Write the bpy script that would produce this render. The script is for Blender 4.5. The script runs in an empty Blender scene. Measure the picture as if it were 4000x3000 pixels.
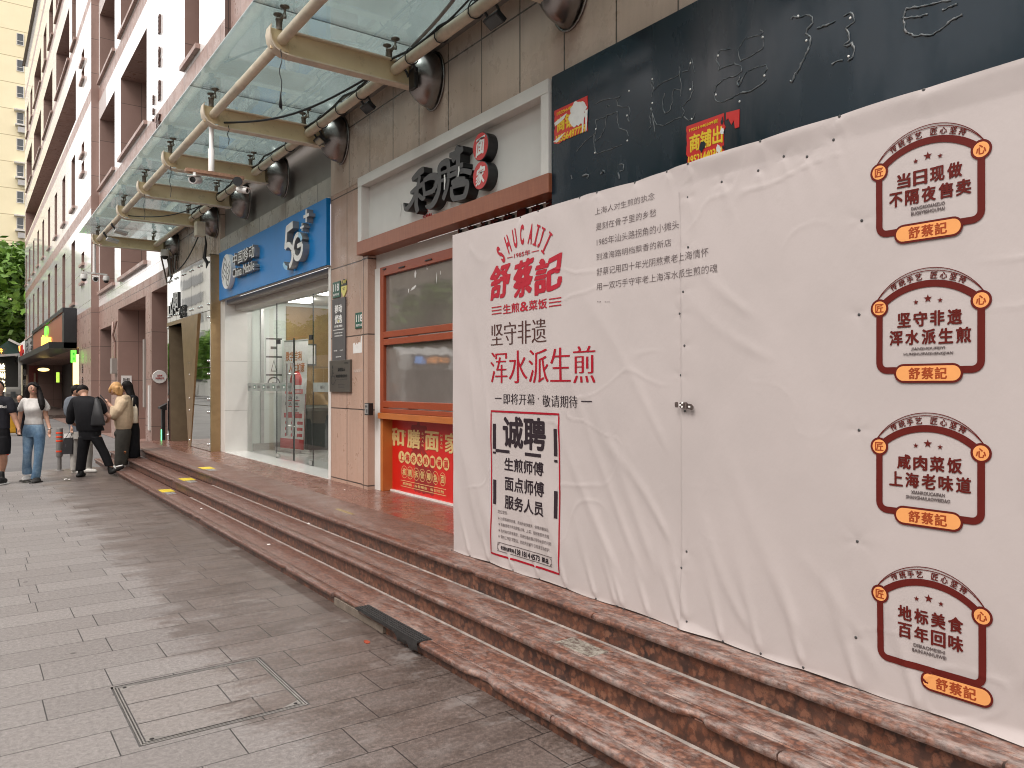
import bpy, math, random
import numpy as np
from mathutils import Vector, Matrix
random.seed(7)
rs = np.random.RandomState(5)
SC = bpy.context.scene
COL = SC.collection
R = math.radians
# ------------------------------------------------------------------ camera
EYE = 1.6
YAW = R(35.5)
S, C = math.sin(YAW), math.cos(YAW)
cam = bpy.data.cameras.new('camera')
cam.sensor_width = 36.0
cam.lens = 27.0
cam.shift_y = 5 / 4000
cam.clip_end = 600
cam.clip_start = 0.05
camo = bpy.data.objects.new('camera', cam)
COL.objects.link(camo)
camo.location = (0, 0, EYE)
camo.rotation_euler = (R(90), 0, -YAW)
SC.camera = camo
# ------------------------------------------------------------------ sky, sun, exposure
SUN_EL, SUN_AZ = R(56), R(-108)      # azimuth from +Y towards +X
w = bpy.data.worlds.new('World')
SC.world = w
w.use_nodes = True
nt = w.node_tree
bg = nt.nodes['Background']
sky = nt.nodes.new('ShaderNodeTexSky')
sky.sky_type = 'NISHITA'
sky.sun_disc = False
sky.sun_elevation = SUN_EL
sky.sun_rotation = SUN_AZ
sky.air_density = 1.0
sky.dust_density = 4.0
sky.ozone_density = 1.0
hs = nt.nodes.new('ShaderNodeHueSaturation')
hs.inputs['Saturation'].default_value = 0.10
nt.links.new(sky.outputs[0], hs.inputs['Color'])
tint = nt.nodes.new('ShaderNodeMix')
tint.data_type = 'RGBA'
tint.blend_type = 'MULTIPLY'
tint.inputs[0].default_value = 1
tint.inputs[7].default_value = (1.0, 0.945, 0.915, 1)
cloud = nt.nodes.new('ShaderNodeMix')       # an even overcast over the clear sky
cloud.data_type = 'RGBA'
cloud.inputs[0].default_value = 0.6
cloud.inputs[7].default_value = (5.4, 5.4, 5.4, 1)
nt.links.new(hs.outputs[0], cloud.inputs[6])
nt.links.new(cloud.outputs[2], tint.inputs[6])
nt.links.new(tint.outputs[2], bg.inputs['Color'])
bg.inputs['Strength'].default_value = 0.15
sl = bpy.data.lights.new('sun', 'SUN')
sl.energy = 0.9
sl.angle = R(25)
sl.color = (1.0, 0.95, 0.88)
so = bpy.data.objects.new('sun', sl)
COL.objects.link(so)
so.rotation_euler = (R(90) - SUN_EL, 0, math.pi - SUN_AZ)
so.location = (-30, 10, 40)
SC.view_settings.view_transform = 'Standard'
SC.view_settings.look = 'None'
SC.view_settings.exposure = 1.18
SC.view_settings.gamma = 1.0
SC.cycles.use_denoising = True
SC.cycles.filter_width = 1.05
SC.cycles.max_bounces = 8
SC.cycles.transparent_max_bounces = 16
SC.cycles.caustics_reflective = False
SC.cycles.caustics_refractive = False


# ------------------------------------------------------------------ measuring: where a sight line meets a real plane
def ray(u, v):
    a, b = (u - 2000) / 3000, (1505 - v) / 3000
    return (S + a * C, C - a * S, b)


def onX(u, v, X):
    r = ray(u, v)
    t = X / r[0]
    return (r[1] * t, EYE + r[2] * t)


def onZ(u, v, z):
    r = ray(u, v)
    t = (z - EYE) / r[2]
    return (r[0] * t, r[1] * t)


def at(u, v, d):
    r = ray(u, v)
    return Vector((r[0] * d, r[1] * d, EYE + r[2] * d))


# ------------------------------------------------------------------ materials
class G:
    """a small node-graph writer round one Principled BSDF"""

    def __init__(s, name, col=(.5, .5, .5), rough=.6, metal=0.0, spec=.5):
        s.m = bpy.data.materials.new(name)
        s.m.use_nodes = True
        s.t = s.m.node_tree
        s.b = s.t.nodes['Principled BSDF']
        s.set('Base Color', col)
        s.set('Roughness', rough)
        s.set('Metallic', metal)
        s.set('Specular IOR Level', spec)
        s._pos = None

    def link(s, a, b):
        s.t.links.new(a, b)

    def put(s, sock, val):
        if isinstance(val, bpy.types.NodeSocket):
            s.link(val, sock)
        elif isinstance(val, (tuple, list)):
            val = tuple(val)
            if sock.type == 'RGBA' and len(val) == 3:
                val += (1,)
            sock.default_value = val
        else:
            sock.default_value = val

    def set(s, name, val):
        s.put(s.b.inputs[name], val)

    def node(s, typ, ins=None, **kw):
        n = s.t.nodes.new('ShaderNode' + typ)
        for k, v in kw.items():
            setattr(n, k, v)
        for k, v in (ins or {}).items():
            s.put(n.inputs[k], v)
        return n

    @property
    def pos(s):
        if s._pos is None:
            s._pos = s.node('NewGeometry').outputs['Position']
        return s._pos

    def vec(s, scale=(1, 1, 1), rot=(0, 0, 0), loc=(0, 0, 0), src=None):
        return s.node('Mapping', {'Vector': src or s.pos, 'Scale': scale, 'Rotation': rot, 'Location': loc}).outputs[0]

    def axes(s, a, b, src=None):
        sp = s.node('SeparateXYZ', {0: src or s.pos}).outputs
        return s.node('CombineXYZ', {0: sp['XYZ'.index(a)], 1: sp['XYZ'.index(b)]}).outputs[0]

    def axis(s, a, src=None):
        return s.node('SeparateXYZ', {0: src or s.pos}).outputs['XYZ'.index(a)]

    def noise(s, scale, detail=4, rough=.6, vec=None, dist=0.0):
        return s.node('TexNoise', {'Vector': vec or s.pos, 'Scale': scale, 'Detail': detail, 'Roughness': rough, 'Distortion': dist}).outputs[0]

    def voro(s, scale, vec=None, feature='F1', out=0, rnd=1.0):
        n = s.node('TexVoronoi', {'Vector': vec or s.pos, 'Scale': scale, 'Randomness': rnd}, feature=feature)
        return n.outputs[out]

    def ramp(s, fac, stops, interp='LINEAR'):
        n = s.node('ValToRGB', {0: fac})
        cr = n.color_ramp
        cr.interpolation = interp
        while len(cr.elements) < len(stops):
            cr.elements.new(.5)
        for e, (p, c) in zip(cr.elements, stops):
            e.position = p
            if not isinstance(c, (tuple, list)):
                c = (c, c, c)
            e.color = tuple(c) + (1,)
        return n.outputs[0]

    def mix(s, fac, a, b, blend='MIX'):
        n = s.node('Mix', data_type='RGBA', blend_type=blend)
        for k, v in ((0, fac), (6, a), (7, b)):
            if not isinstance(v, bpy.types.NodeSocket) and k != 0 and not isinstance(v, (tuple, list)):
                v = (v, v, v)
            s.put(n.inputs[k], v)
        return n.outputs[2]

    def math(s, op, a, b=0.0, clamp=False):
        n = s.node('Math', {0: a, 1: b}, operation=op)
        n.use_clamp = clamp
        return n.outputs[0]

    def bump(s, h, strength=.3, dist=.01):
        n = s.node('Bump', {'Height': h, 'Strength': strength, 'Distance': dist})
        s.link(n.outputs[0], s.b.inputs['Normal'])

    def bricks(s, vec, w, h, mortar=.004, off=.5, c1=(.5,) * 3, c2=(.4,) * 3, cm=(.1,) * 3, smooth=.1, freq=2, bias=0.0):
        n = s.node('TexBrick', {'Vector': vec, 'Color1': c1, 'Color2': c2, 'Mortar': cm, 'Scale': 1.0, 'Mortar Size': mortar,
                                'Mortar Smooth': smooth, 'Bias': bias, 'Brick Width': w, 'Row Height': h})
        n.offset = off
        n.offset_frequency = freq
        return n.outputs


def plain(name, col, rough=.6, metal=0.0, spec=.5, var=.12, vs=6.0, bump=0.0, bs=60.0):
    g = G(name, col, rough, metal, spec)
    n = g.noise(vs, 5)
    d = tuple(c * (1 - var) for c in col)
    l = tuple(min(1, c * (1 + var)) for c in col)
    g.set('Base Color', g.ramp(n, [(.3, d), (.7, l)]))
    if bump:
        g.bump(g.noise(bs, 3), bump, .004)
    return g.m


def emit(name, col, strength):
    g = G(name, col, .4)
    g.set('Emission Color', col)
    g.set('Emission Strength', strength)
    return g.m


def glassy(name, tint=(.8, .85, .83), refl=.5, dust=.1, dustcol=(.7, .7, .68), rough=.02):
    """thin glazing: see-through with fresnel reflection and some dirt"""
    g = G(name)
    t = g.node('BsdfTransparent', {'Color': tint}).outputs[0]
    gl = g.node('BsdfGlossy', {'Color': (.95, .97, .96), 'Roughness': rough}).outputs[0]
    fr = g.node('Fresnel', {'IOR': 1.5}).outputs[0]
    f = g.math('MULTIPLY', fr, 1.0 + refl, True)
    m1 = g.node('MixShader', {0: f, 1: t, 2: gl}).outputs[0]
    d = g.node('BsdfDiffuse', {'Color': dustcol}).outputs[0]
    tr = g.node('BsdfTranslucent', {'Color': dustcol}).outputs[0]
    dd = g.node('MixShader', {0: .5, 1: d, 2: tr}).outputs[0]
    n = g.ramp(g.noise(1.3, 6, .65), [(.35, .7 * dust), (.68, dust * 1.3)])
    m2 = g.node('MixShader', {0: n, 1: m1, 2: dd}).outputs[0]
    g.link(m2, g.t.nodes['Material Output'].inputs[0])
    return g.m


MT = {}


def build_materials():
    # paving slabs: light granite with a damp, dirty band beside the steps
    def paving(name, joints):
        g = G(name, rough=.6)
        x, y = g.axis('X'), g.axis('Y')
        row = g.math('FLOOR', g.math('DIVIDE', g.math('SUBTRACT', y, .113), .297))
        jit = g.node('TexWhiteNoise', {'W': row}, noise_dimensions='1D').outputs[0]
        xs = g.math('ADD', x, g.math('MULTIPLY', jit, .62))
        v = g.node('CombineXYZ', {0: xs, 1: g.math('SUBTRACT', y, .113)}).outputs[0]
        br = g.bricks(v, .62, .297, .0032, 0.0, (.212, .197, .190), (.174, .160, .154), (.03, .027, .026), .25, 2)
        fine = g.noise(230, 3, .75)
        med = g.noise(42, 6, .82)
        base = br[0] if joints else (.20, .183, .174)
        base = g.mix(.75, base, g.ramp(fine, [(.32, .22), (.68, .9)]), 'OVERLAY')
        base = g.mix(.6, base, g.ramp(med, [(.32, .22), (.5, .5), (.68, .85)]), 'OVERLAY')
        nm = g.noise(1.0, 7, .66, vec=g.vec((1.5, 2.3, 1)))
        nm2 = g.noise(6.5, 6, .7, vec=g.vec((.8, 2.4, 1)))
        band = g.math('ADD', g.math('MULTIPLY', g.math('SUBTRACT', x, 1.05), 1.15), g.math('MULTIPLY', g.math('SUBTRACT', nm, .5), 1.9))
        band = g.math('ADD', band, g.math('MULTIPLY', g.math('SUBTRACT', nm2, .5), 1.1))
        stain = g.ramp(band, [(.0, 0.0), (.22, .55), (.7, .8), (1.0, .95)])
        wet = g.mix(1.0, base, g.ramp(med, [(.35, (.35, .275, .245)), (.65, (.66, .54, .485))]), 'MULTIPLY')
        pale = g.ramp(g.noise(2.4, 8, .72, vec=g.vec((1.0, 1.5, 1), loc=(4, 2, 0))), [(.56, 0.0), (.64, .75)])
        rim = g.ramp(x, [(.0, 0), (.70, 0), (.86, .55), (1.0, .6)]) if False else g.ramp(g.math('SUBTRACT', x, 1.25), [(.0, .55), (.75, .55), (.95, .95)])
        col = g.mix(stain, base, wet)
        blot = g.ramp(g.noise(3.2, 8, .75, vec=g.vec((.8, 1.9, 1), loc=(2, 9, 0))), [(.47, 0.0), (.58, .8)])
        col = g.mix(g.math('MULTIPLY', blot, stain), col, g.mix(1.0, col, (.62, .58, .55), 'MULTIPLY'))
        col = g.mix(g.math('MULTIPLY', g.math('MULTIPLY', pale, stain), rim), col, g.mix(.75, base, (.235, .215, .203)))
        col = g.mix(g.ramp(g.noise(.5, 4), [(.35, .0), (.75, .4)]), col, g.mix(1.0, col, (.84, .79, .76), 'MULTIPLY'))
        spots = g.ramp(g.voro(2.1, None, 'F1', 0), [(.030, .75), (.045, 0)])
        col = g.mix(spots, col, (.05, .042, .04))
        scuff = g.ramp(g.noise(1.3, 5, .7, vec=g.vec((4.5, .7, 1), rot=(0, 0, R(20)))), [(.66, 0), (.74, .35)])
        col = g.mix(scuff, col, (.10, .088, .085))
        g.set('Base Color', col)
        g.set('Roughness', g.mix(stain, .6, g.ramp(med, [(.3, .26), (.7, .5)])))
        h = g.math('MULTIPLY', fine, .3)
        if joints:
            h = g.math('ADD', g.math('MULTIPLY', br[1], -1.2), h)
        g.bump(h, .4, .004)
        MT[name] = g.m
    paving('paving', True)
    paving('paving_plain', False)
    # asphalt
    g = G('asphalt', rough=.85)
    f = g.noise(180, 3, .8)
    b = g.noise(.7, 6, .65)
    g.set('Base Color', g.mix(.6, g.ramp(b, [(.3, (.105, .10, .10)), (.7, (.165, .158, .155))]), g.ramp(f, [(.3, .3), (.7, .8)]), 'OVERLAY'))
    g.bump(f, .4, .006)
    MT['asphalt'] = g.m

    # red granite, worn on the treads, coarse on the risers
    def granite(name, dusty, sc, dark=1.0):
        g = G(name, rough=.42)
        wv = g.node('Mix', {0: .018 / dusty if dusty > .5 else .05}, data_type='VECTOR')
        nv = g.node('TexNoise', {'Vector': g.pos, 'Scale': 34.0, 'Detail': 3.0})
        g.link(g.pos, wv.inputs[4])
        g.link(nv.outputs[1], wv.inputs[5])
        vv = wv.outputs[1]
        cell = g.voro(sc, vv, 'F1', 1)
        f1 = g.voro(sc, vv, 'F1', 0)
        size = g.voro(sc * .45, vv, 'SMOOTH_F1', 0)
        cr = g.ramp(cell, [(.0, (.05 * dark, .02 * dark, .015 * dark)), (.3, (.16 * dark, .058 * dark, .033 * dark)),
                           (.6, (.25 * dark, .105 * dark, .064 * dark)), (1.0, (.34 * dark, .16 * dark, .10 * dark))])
        rim = g.ramp(f1, [(.36, 0.0), (.66, 1.0)])
        col = g.mix(rim, cr, (.028, .016, .014))
        col = g.mix(g.ramp(size, [(.2, .55), (.7, .0)]), col, g.mix(.5, col, (.30, .12, .065)))
        col = g.mix(g.ramp(g.noise(120, 3, .8), [(.52, 0.0), (.7, .7)]), col, (.03, .02, .018))
        big = g.noise(3.2, 6, .7)
        if dusty > .5:
            y = g.axis('Y')
            near = g.ramp(g.math('MULTIPLY', y, .1), [(.2, .62), (.6, .06)])
            streak = g.noise(7, 8, .8, vec=g.vec((2.0, .6, 1)))
            d = g.math('MULTIPLY', g.ramp(streak, [(.47, 0.0), (.62, 1.0)]), g.math('ADD', near, .10), True)
            red = g.ramp(g.noise(46, 5, .8, vec=g.vec((1.2, .8, 1)), dist=.6), [(.30, (.026, .014, .012)), (.46, (.09, .042, .032)), (.56, (.135, .066, .05)), (.72, (.21, .13, .105))])
            far = g.ramp(g.math('MULTIPLY', y, .1), [(.3, .45), (.9, .85)])
            col = g.mix(far, col, red)
            col = g.mix(g.ramp(g.noise(3.0, 5, .7, vec=g.vec((1.5, .5, 1))), [(.4, .0), (.7, .14)]), col, (.20, .13, .108))
            col = g.mix(g.math('MULTIPLY', d, .85), col, (.38, .325, .30))
            col = g.mix(g.ramp(g.noise(2.1, 7, .75, vec=g.vec((1.6, .5, 1), loc=(7, 3, 0))), [(.60, 0.0), (.70, .6)]), col, (.055, .034, .028))
            g.set('Roughness', g.ramp(big, [(.3, .28), (.7, .55)]))
        else:
            col = g.mix(g.ramp(big, [(.42, 0.0), (.75, .6)]), col, (.085, .05, .043))
            col = g.mix(g.ramp(g.noise(9, 6, .8, vec=g.vec((1, 1, 3))), [(.6, .0), (.8, .3)]), col, (.26, .21, .19))
        g.set('Base Color', col)
        g.bump(g.noise(80, 4), .12, .003)
        return g.m
    MT['tread'] = granite('red_granite_tread', .9, 38)
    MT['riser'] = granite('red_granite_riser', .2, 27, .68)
    g = G('platform_granite', rough=.22)
    col = g.ramp(g.noise(26, 6, .75, vec=g.vec((1.4, .55, 1))), [(.28, (.08, .034, .026)), (.5, (.17, .075, .054)), (.74, (.25, .125, .095))])
    br = g.bricks(g.axes('X', 'Y'), .9, 1.2, .003, .5, (1, 1, 1), (.9, .88, .88), (.45, .4, .4))
    col = g.mix(1.0, col, br[0], 'MULTIPLY')
    col = g.mix(g.ramp(g.noise(2.5, 6, .7), [(.5, 0.0), (.75, .35)]), col, (.30, .22, .19))
    g.set('Base Color', col)
    g.set('Roughness', g.ramp(g.noise(5, 5), [(.3, .16), (.7, .38)]))
    MT['platform'] = g.m

    # wall granite
    def wall(name, w, h, off, ly, lz, c, gl=.3, dirt=1.0):
        g = G(name, rough=gl)
        v = g.node('Mapping', {'Vector': g.axes('Y', 'Z'), 'Location': (ly, lz, 0)}).outputs[0]
        c2 = tuple(k * .88 for k in c)
        br = g.bricks(v, w, h, .0085, off, c, c2, tuple(k * .13 for k in c), .15)
        col = g.mix(.45, br[0], g.ramp(g.noise(150, 3, .8), [(.3, .35), (.7, .8)]), 'OVERLAY')
        streak = g.noise(1.0, 6, .7, vec=g.vec((2, 5.5, .55)))
        col = g.mix(g.ramp(streak, [(.45, 0.0), (.72, .42 * dirt)]), col, tuple(k * .55 for k in c))
        col = g.mix(g.ramp(g.noise(3.1, 7, .72), [(.6, 0.0), (.72, .28 * dirt)]), col, (.5, .44, .40))
        g.set('Base Color', col)
        g.set('Roughness', g.ramp(g.noise(3.5, 6, .7), [(.35, gl * .6), (.65, gl * 1.6)]))
        g.bump(g.math('MULTIPLY', br[1], -1), .4, .004)
        return g.m
    MT['wall'] = wall('brown_granite_wall', .595, .87, 0.0, .06, .0 - .42, (.51, .385, .315))
    MT['pillar'] = wall('pink_granite_pillar', .51, .89, 0.0, -9.44 + .51 * 20, -.42, (.43, .285, .22), .38)
    MT['soffit_tile'] = wall('grey_wall_tile', .62, .6, 0.0, 0, .2, (.40, .365, .325), .3)
    MT['brown2'] = wall('brown_granite_reveal', .9, 1.15, 0.0, .3, .55, (.30, .195, .165), .35, .6)
    g = G('brown_granite_return', rough=.4)
    br = g.bricks(g.node('Mapping', {'Vector': g.axes('X', 'Z'), 'Location': (.25, .55, 0)}).outputs[0], .9, 1.15, .008, 0.0, (.30, .195, .165), (.275, .18, .15), (.10, .07, .06))
    g.set('Base Color', g.mix(g.ramp(g.noise(1.2, 6, .7), [(.4, 0), (.7, .4)]), br[0], (.20, .125, .105)))
    MT['brown3'] = g.m
    g = G('white_glazed_tile', rough=.07, spec=1.0)
    g.set('IOR', 1.7)
    br = g.bricks(g.node('Mapping', {'Vector': g.axes('Y', 'Z'), 'Location': (.1, .2, 0)}).outputs[0], .68, 1.17, .008, 0.0, (.88, .865, .86), (.86, .845, .84), (.42, .38, .36))
    col = g.mix(g.ramp(g.noise(1.0, 6, .7, vec=g.vec((1, 7, .4))), [(.58, 0), (.8, .3)]), br[0], (.62, .56, .54))
    g.set('Base Color', col)
    g.bump(g.noise(.9, 2), .06, .05)
    MT['white'] = g.m
    g = G('mirror_cladding', (.80, .84, .81), .03, 1.0)
    g.bump(g.noise(1.3, 2, .5), .025, .05)
    MT['mirror'] = g.m
    MT['bronze'] = plain('bronze_panel', (.36, .24, .125), .34, .7, var=.12)
    MT['bronze_dark'] = plain('dark_bronze', (.17, .125, .075), .4, .4)
    MT['white_paint'] = plain('white_paint', (.66, .64, .61), .5, var=.06, vs=3)
    MT['white_panel'] = plain('white_panel', (.60, .585, .56), .55, var=.05, vs=2.2)
    MT['white_stone'] = plain('white_stone', (.68, .66, .63), .2, var=.05, vs=2)
    MT['grey_panel'] = plain('grey_panel', (.26, .235, .215), .55, var=.08, vs=1.5)
    MT['grey_metal'] = plain('grey_metal', (.42, .41, .40), .4, .6)
    MT['steel'] = plain('stainless', (.55, .54, .53), .22, 1.0, var=.05)
    g = G('cherry_wood', rough=.38)
    gr = g.noise(5, 6, .7, vec=g.vec((9, 1, 14)))
    gr2 = g.noise(9, 4, .6, vec=g.vec((5, 5, .6)))
    g.set('Base Color', g.mix(.5, g.ramp(gr2, [(.3, (.22, .065, .032)), (.7, (.34, .115, .055))]), g.ramp(gr, [(.3, (.24, .075, .035)), (.7, (.31, .10, .05))])))
    MT['cherry'] = g.m
    MT['red_frame'] = plain('red_brown_frame', (.29, .055, .018), .35, var=.08)
    MT['orange_wood'] = plain('orange_wood', (.42, .13, .03), .4, var=.1, vs=4)
    MT['red_poster'] = plain('red_poster', (.55, .012, .008), .3, var=.05)
    MT['gold_print'] = plain('gold_print', (.62, .45, .19), .45, var=.04)
    MT['blue'] = plain('blue_sign', (.004, .20, .54), .35, spec=.25, var=.03)
    MT['navy'] = None
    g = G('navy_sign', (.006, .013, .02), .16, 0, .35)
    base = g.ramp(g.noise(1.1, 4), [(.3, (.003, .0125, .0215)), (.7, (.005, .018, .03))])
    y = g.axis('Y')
    pale_band = g.math('SUBTRACT', 1.0, g.math('MULTIPLY', g.math('ABSOLUTE', g.math('SUBTRACT', y, 3.05)), 2.6), True)  # paler, uneven upright band mixed into the board's base colour
    pale_band = g.math('MULTIPLY', pale_band, g.ramp(g.noise(1.6, 5, .65, vec=g.vec((1, 2.4, .35))), [(.38, .1), (.62, 1.0)]))
    g.set('Base Color', g.mix(pale_band, base, (.046, .046, .052)))
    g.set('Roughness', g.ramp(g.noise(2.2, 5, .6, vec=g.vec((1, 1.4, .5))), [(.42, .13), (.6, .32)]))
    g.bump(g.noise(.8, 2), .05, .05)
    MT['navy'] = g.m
    MT['letter_white'] = plain('letter_white', (.72, .71, .69), .35, var=.03)
    MT['letter_side'] = plain('letter_side', (.33, .31, .29), .4, .5, var=.1)
    MT['letter_grey'] = plain('letter_charcoal', (.055, .053, .054), .42, var=.12, vs=20)
    MT['letter_black'] = plain('letter_black', (.013, .013, .014), .35)
    MT['letter_brown'] = plain('letter_brown', (.10, .055, .045), .4, .3)
    MT['red_disc'] = plain('red_disc', (.50, .018, .018), .35, var=.04)
    g = G('glue_trace', (.20, .22, .23), .3)
    g.set('Base Color', g.ramp(g.noise(30, 4), [(.35, (.03, .045, .055)), (.7, (.20, .205, .21))]))
    MT['glue'] = g.m
    MT['cream'] = None
    g = G('cream_paint', rough=.5)
    n1 = g.noise(2.2, 6, .65)
    n2 = g.noise(14, 6, .7)
    c = g.ramp(n1, [(.3, (.60, .465, .265)), (.7, (.70, .575, .37))])
    c = g.mix(g.ramp(n2, [(.56, .0), (.74, .5)]), c, (.27, .19, .11))
    g.set('Base Color', c)
    g.bump(n2, .25, .004)
    MT['cream'] = g.m
    MT['cream_pale'] = plain('cream_paint_pale', (.66, .565, .44), .5, var=.14, vs=9)
    MT['dome'] = plain('dull_steel', (.27, .245, .235), .27, 1.0, var=.15, vs=5)
    MT['clamp'] = plain('weathered_clamp', (.17, .145, .12), .45, .6, var=.3, vs=30)
    MT['cable'] = plain('cable_black', (.014, .014, .015), .5)
    MT['cable_grey'] = plain('cable_grey', (.22, .21, .20), .5)
    MT['canopy_glass'] = glassy('canopy_glass', (.80, .905, .915), .5, .20, (.62, .70, .70), .03)
    MT['clear_glass'] = glassy('shop_glass', (.94, .97, .95), .0, .035, (.60, .66, .60), .01)
    g = G('window_glass', (.05, .06, .065), .04, 0, .8)
    MT['window'] = g.m
    g = G('filmed_glass', (.135, .12, .108), .04, 0, .75)
    g.set('IOR', 1.85)
    g.set('Base Color', g.ramp(g.noise(1.6, 5), [(.3, (.145, .125, .112)), (.7, (.20, .176, .16))]))
    g.bump(g.noise(2.2, 2), .05, .03)
    MT['film'] = g.m
    g = G('upper_glass', (.07, .13, .16), .06, 0, .8)
    MT['upper_glass'] = g.m
    MT['dark'] = plain('dark_interior', (.018, .016, .015), .7)
    MT['shop_dark'] = plain('shop_dark', (.03, .027, .024), .35)
    MT['black'] = plain('black_plastic', (.012, .012, .013), .4)
    MT['black_metal'] = plain('black_metal', (.02, .02, .022), .4, .3)
    MT['rubber'] = plain('black_rubber', (.022, .021, .021), .6, var=.4, vs=40)
    MT['concrete'] = plain('old_concrete', (.15, .12, .095), .85, var=.25, vs=16, bump=.5)
    MT['steel_trim'] = plain('cover_trim', (.27, .255, .24), .4, .3, var=.2, vs=12)
    MT['yellow'] = plain('yellow_sticker', (.62, .47, .03), .5, var=.12, vs=25)
    MT['yellow_paint'] = plain('yellow_paint', (.55, .32, .02), .6, var=.15)
    MT['paper'] = plain('paper_white', (.70, .68, .66), .7, var=.06, vs=20)
    MT['green_plate'] = plain('green_plate', (.008, .085, .055), .3)
    MT['plate_grey'] = plain('plate_grey', (.085, .078, .08), .4)
    MT['plaque'] = plain('metal_plaque', (.13, .115, .10), .38, .6, var=.12, vs=4)
    MT['plate_yellow'] = plain('plate_yellow', (.62, .55, .16), .4)
    MT['leaf'] = None
    g = G('leaves', rough=.5)
    g.set('Base Color', g.ramp(g.noise(.9, 5, .7), [(.3, (.05, .125, .014)), (.5, (.115, .235, .026)), (.72, (.22, .36, .05))]))
    g.set('Transmission Weight', 0.0)
    g.set('Subsurface Weight', 0.0)
    MT['leaf'] = g.m
    MT['bark'] = plain('bark', (.07, .055, .045), .9, var=.3, vs=8)
    g = G('tower_wall', rough=.7)
    br = g.bricks(g.node('Mapping', {'Vector': g.axes('X', 'Z')}).outputs[0], 40, 3.0, .045, 0.0, (.82, .735, .50), (.79, .705, .475), (.45, .37, .22))
    g.set('Base Color', g.mix(g.ramp(g.noise(.5, 6, .7), [(.45, 0), (.75, .35)]), br[0], (.68, .59, .38)))
    MT['tower'] = g.m
    MT['tower_frame'] = plain('tower_window_frame', (.62, .60, .56), .5)
    # people
    for k, c, r in (('skin', (.47, .265, .185), .5), ('skin_tan', (.40, .215, .145), .5), ('hair_black', (.010, .008, .008), .62),
                    ('hair_blond', (.52, .30, .13), .45), ('cloth_white', (.56, .54, .52), .85), ('cloth_black', (.013, .013, .015), .8),
                    ('cloth_navy', (.022, .022, .028), .8), ('cloth_cream', (.52, .40, .275), .85), ('cloth_olive', (.065, .062, .055), .85),
                    ('cloth_bluegrey', (.14, .155, .18), .85), ('cloth_light', (.38, .36, .335), .85), ('red_trim', (.6, .025, .012), .7),
                    ('shoe_white', (.55, .53, .50), .6), ('shoe_black', (.012, .012, .012), .5), ('sole', (.03, .028, .027), .7),
                    ('tote', (.56, .49, .38), .8), ('suitcase', (.62, .32, .02), .4), ('lips', (.32, .09, .075), .4)):
        MT[k] = plain(k, c, r, spec=.12 if 'cloth' in k or 'hair' in k else .4, var=.16, vs=9, bump=.25 if 'cloth' in k else 0, bs=45)
    g = G('denim', rough=.85)
    n = g.noise(4.5, 6, .7)
    g.set('Base Color', g.ramp(n, [(.3, (.055, .115, .20)), (.5, (.13, .225, .34)), (.72, (.30, .42, .53))]))
    g.bump(g.noise(25, 4), .4, .01)
    MT['denim'] = g.m
    MT['orange_red'] = plain('reflective_band', (.75, .06, .015), .35, var=.05)
    MT['bollard'] = plain('bollard_grey', (.22, .21, .205), .45, .2)
    # banner cloth and inks
    g = G('banner_cloth', rough=.52)
    g.set('Base Color', g.mix(g.ramp(g.noise(1.4, 5, .6), [(.4, 0), (.7, 1)]), (.46, .41, .40), (.425, .38, .37)))
    n1 = g.noise(7, 5, .65, vec=g.vec((1, 1.6, 1), rot=(R(35), 0, 0)))
    g.bump(n1, .10, .02)
    g.set('Sheen Weight', .05)
    MT['banner'] = g.m
    for k, c in (('ink_red', (.36, .018, .032)), ('ink_deepred', (.32, .008, .02)), ('ink_maroon', (.105, .012, .009)), ('ink_brown', (.07, .03, .026)),
                 ('ink_black', (.026, .017, .022)), ('ink_grey', (.12, .095, .095)), ('ink_orange', (.74, .33, .115)), ('ink_rust', (.30, .055, .018))):
        MT[k] = plain(k, c, .5, spec=.2, var=.05)
    MT['white_print'] = plain('white_print', (.74, .73, .71), .5, var=.02)
    MT['tan'] = plain('tan_panel', (.30, .17, .06), .4, var=.08)
    MT['pale_wall'] = plain('pale_interior', (.62, .66, .62), .6, var=.03, vs=1)
    MT['lit_orange'] = emit('lit_orange', (1.0, .42, .06), 1.6)
    MT['lit_green'] = emit('lit_green', (.12, 1.0, .05), .9)
    MT['lit_warm'] = emit('lit_warm', (1.0, .68, .22), 1.5)
    MT['lit_white'] = emit('lit_white', (1.0, .86, .55), 1.8)


build_materials()


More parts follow.
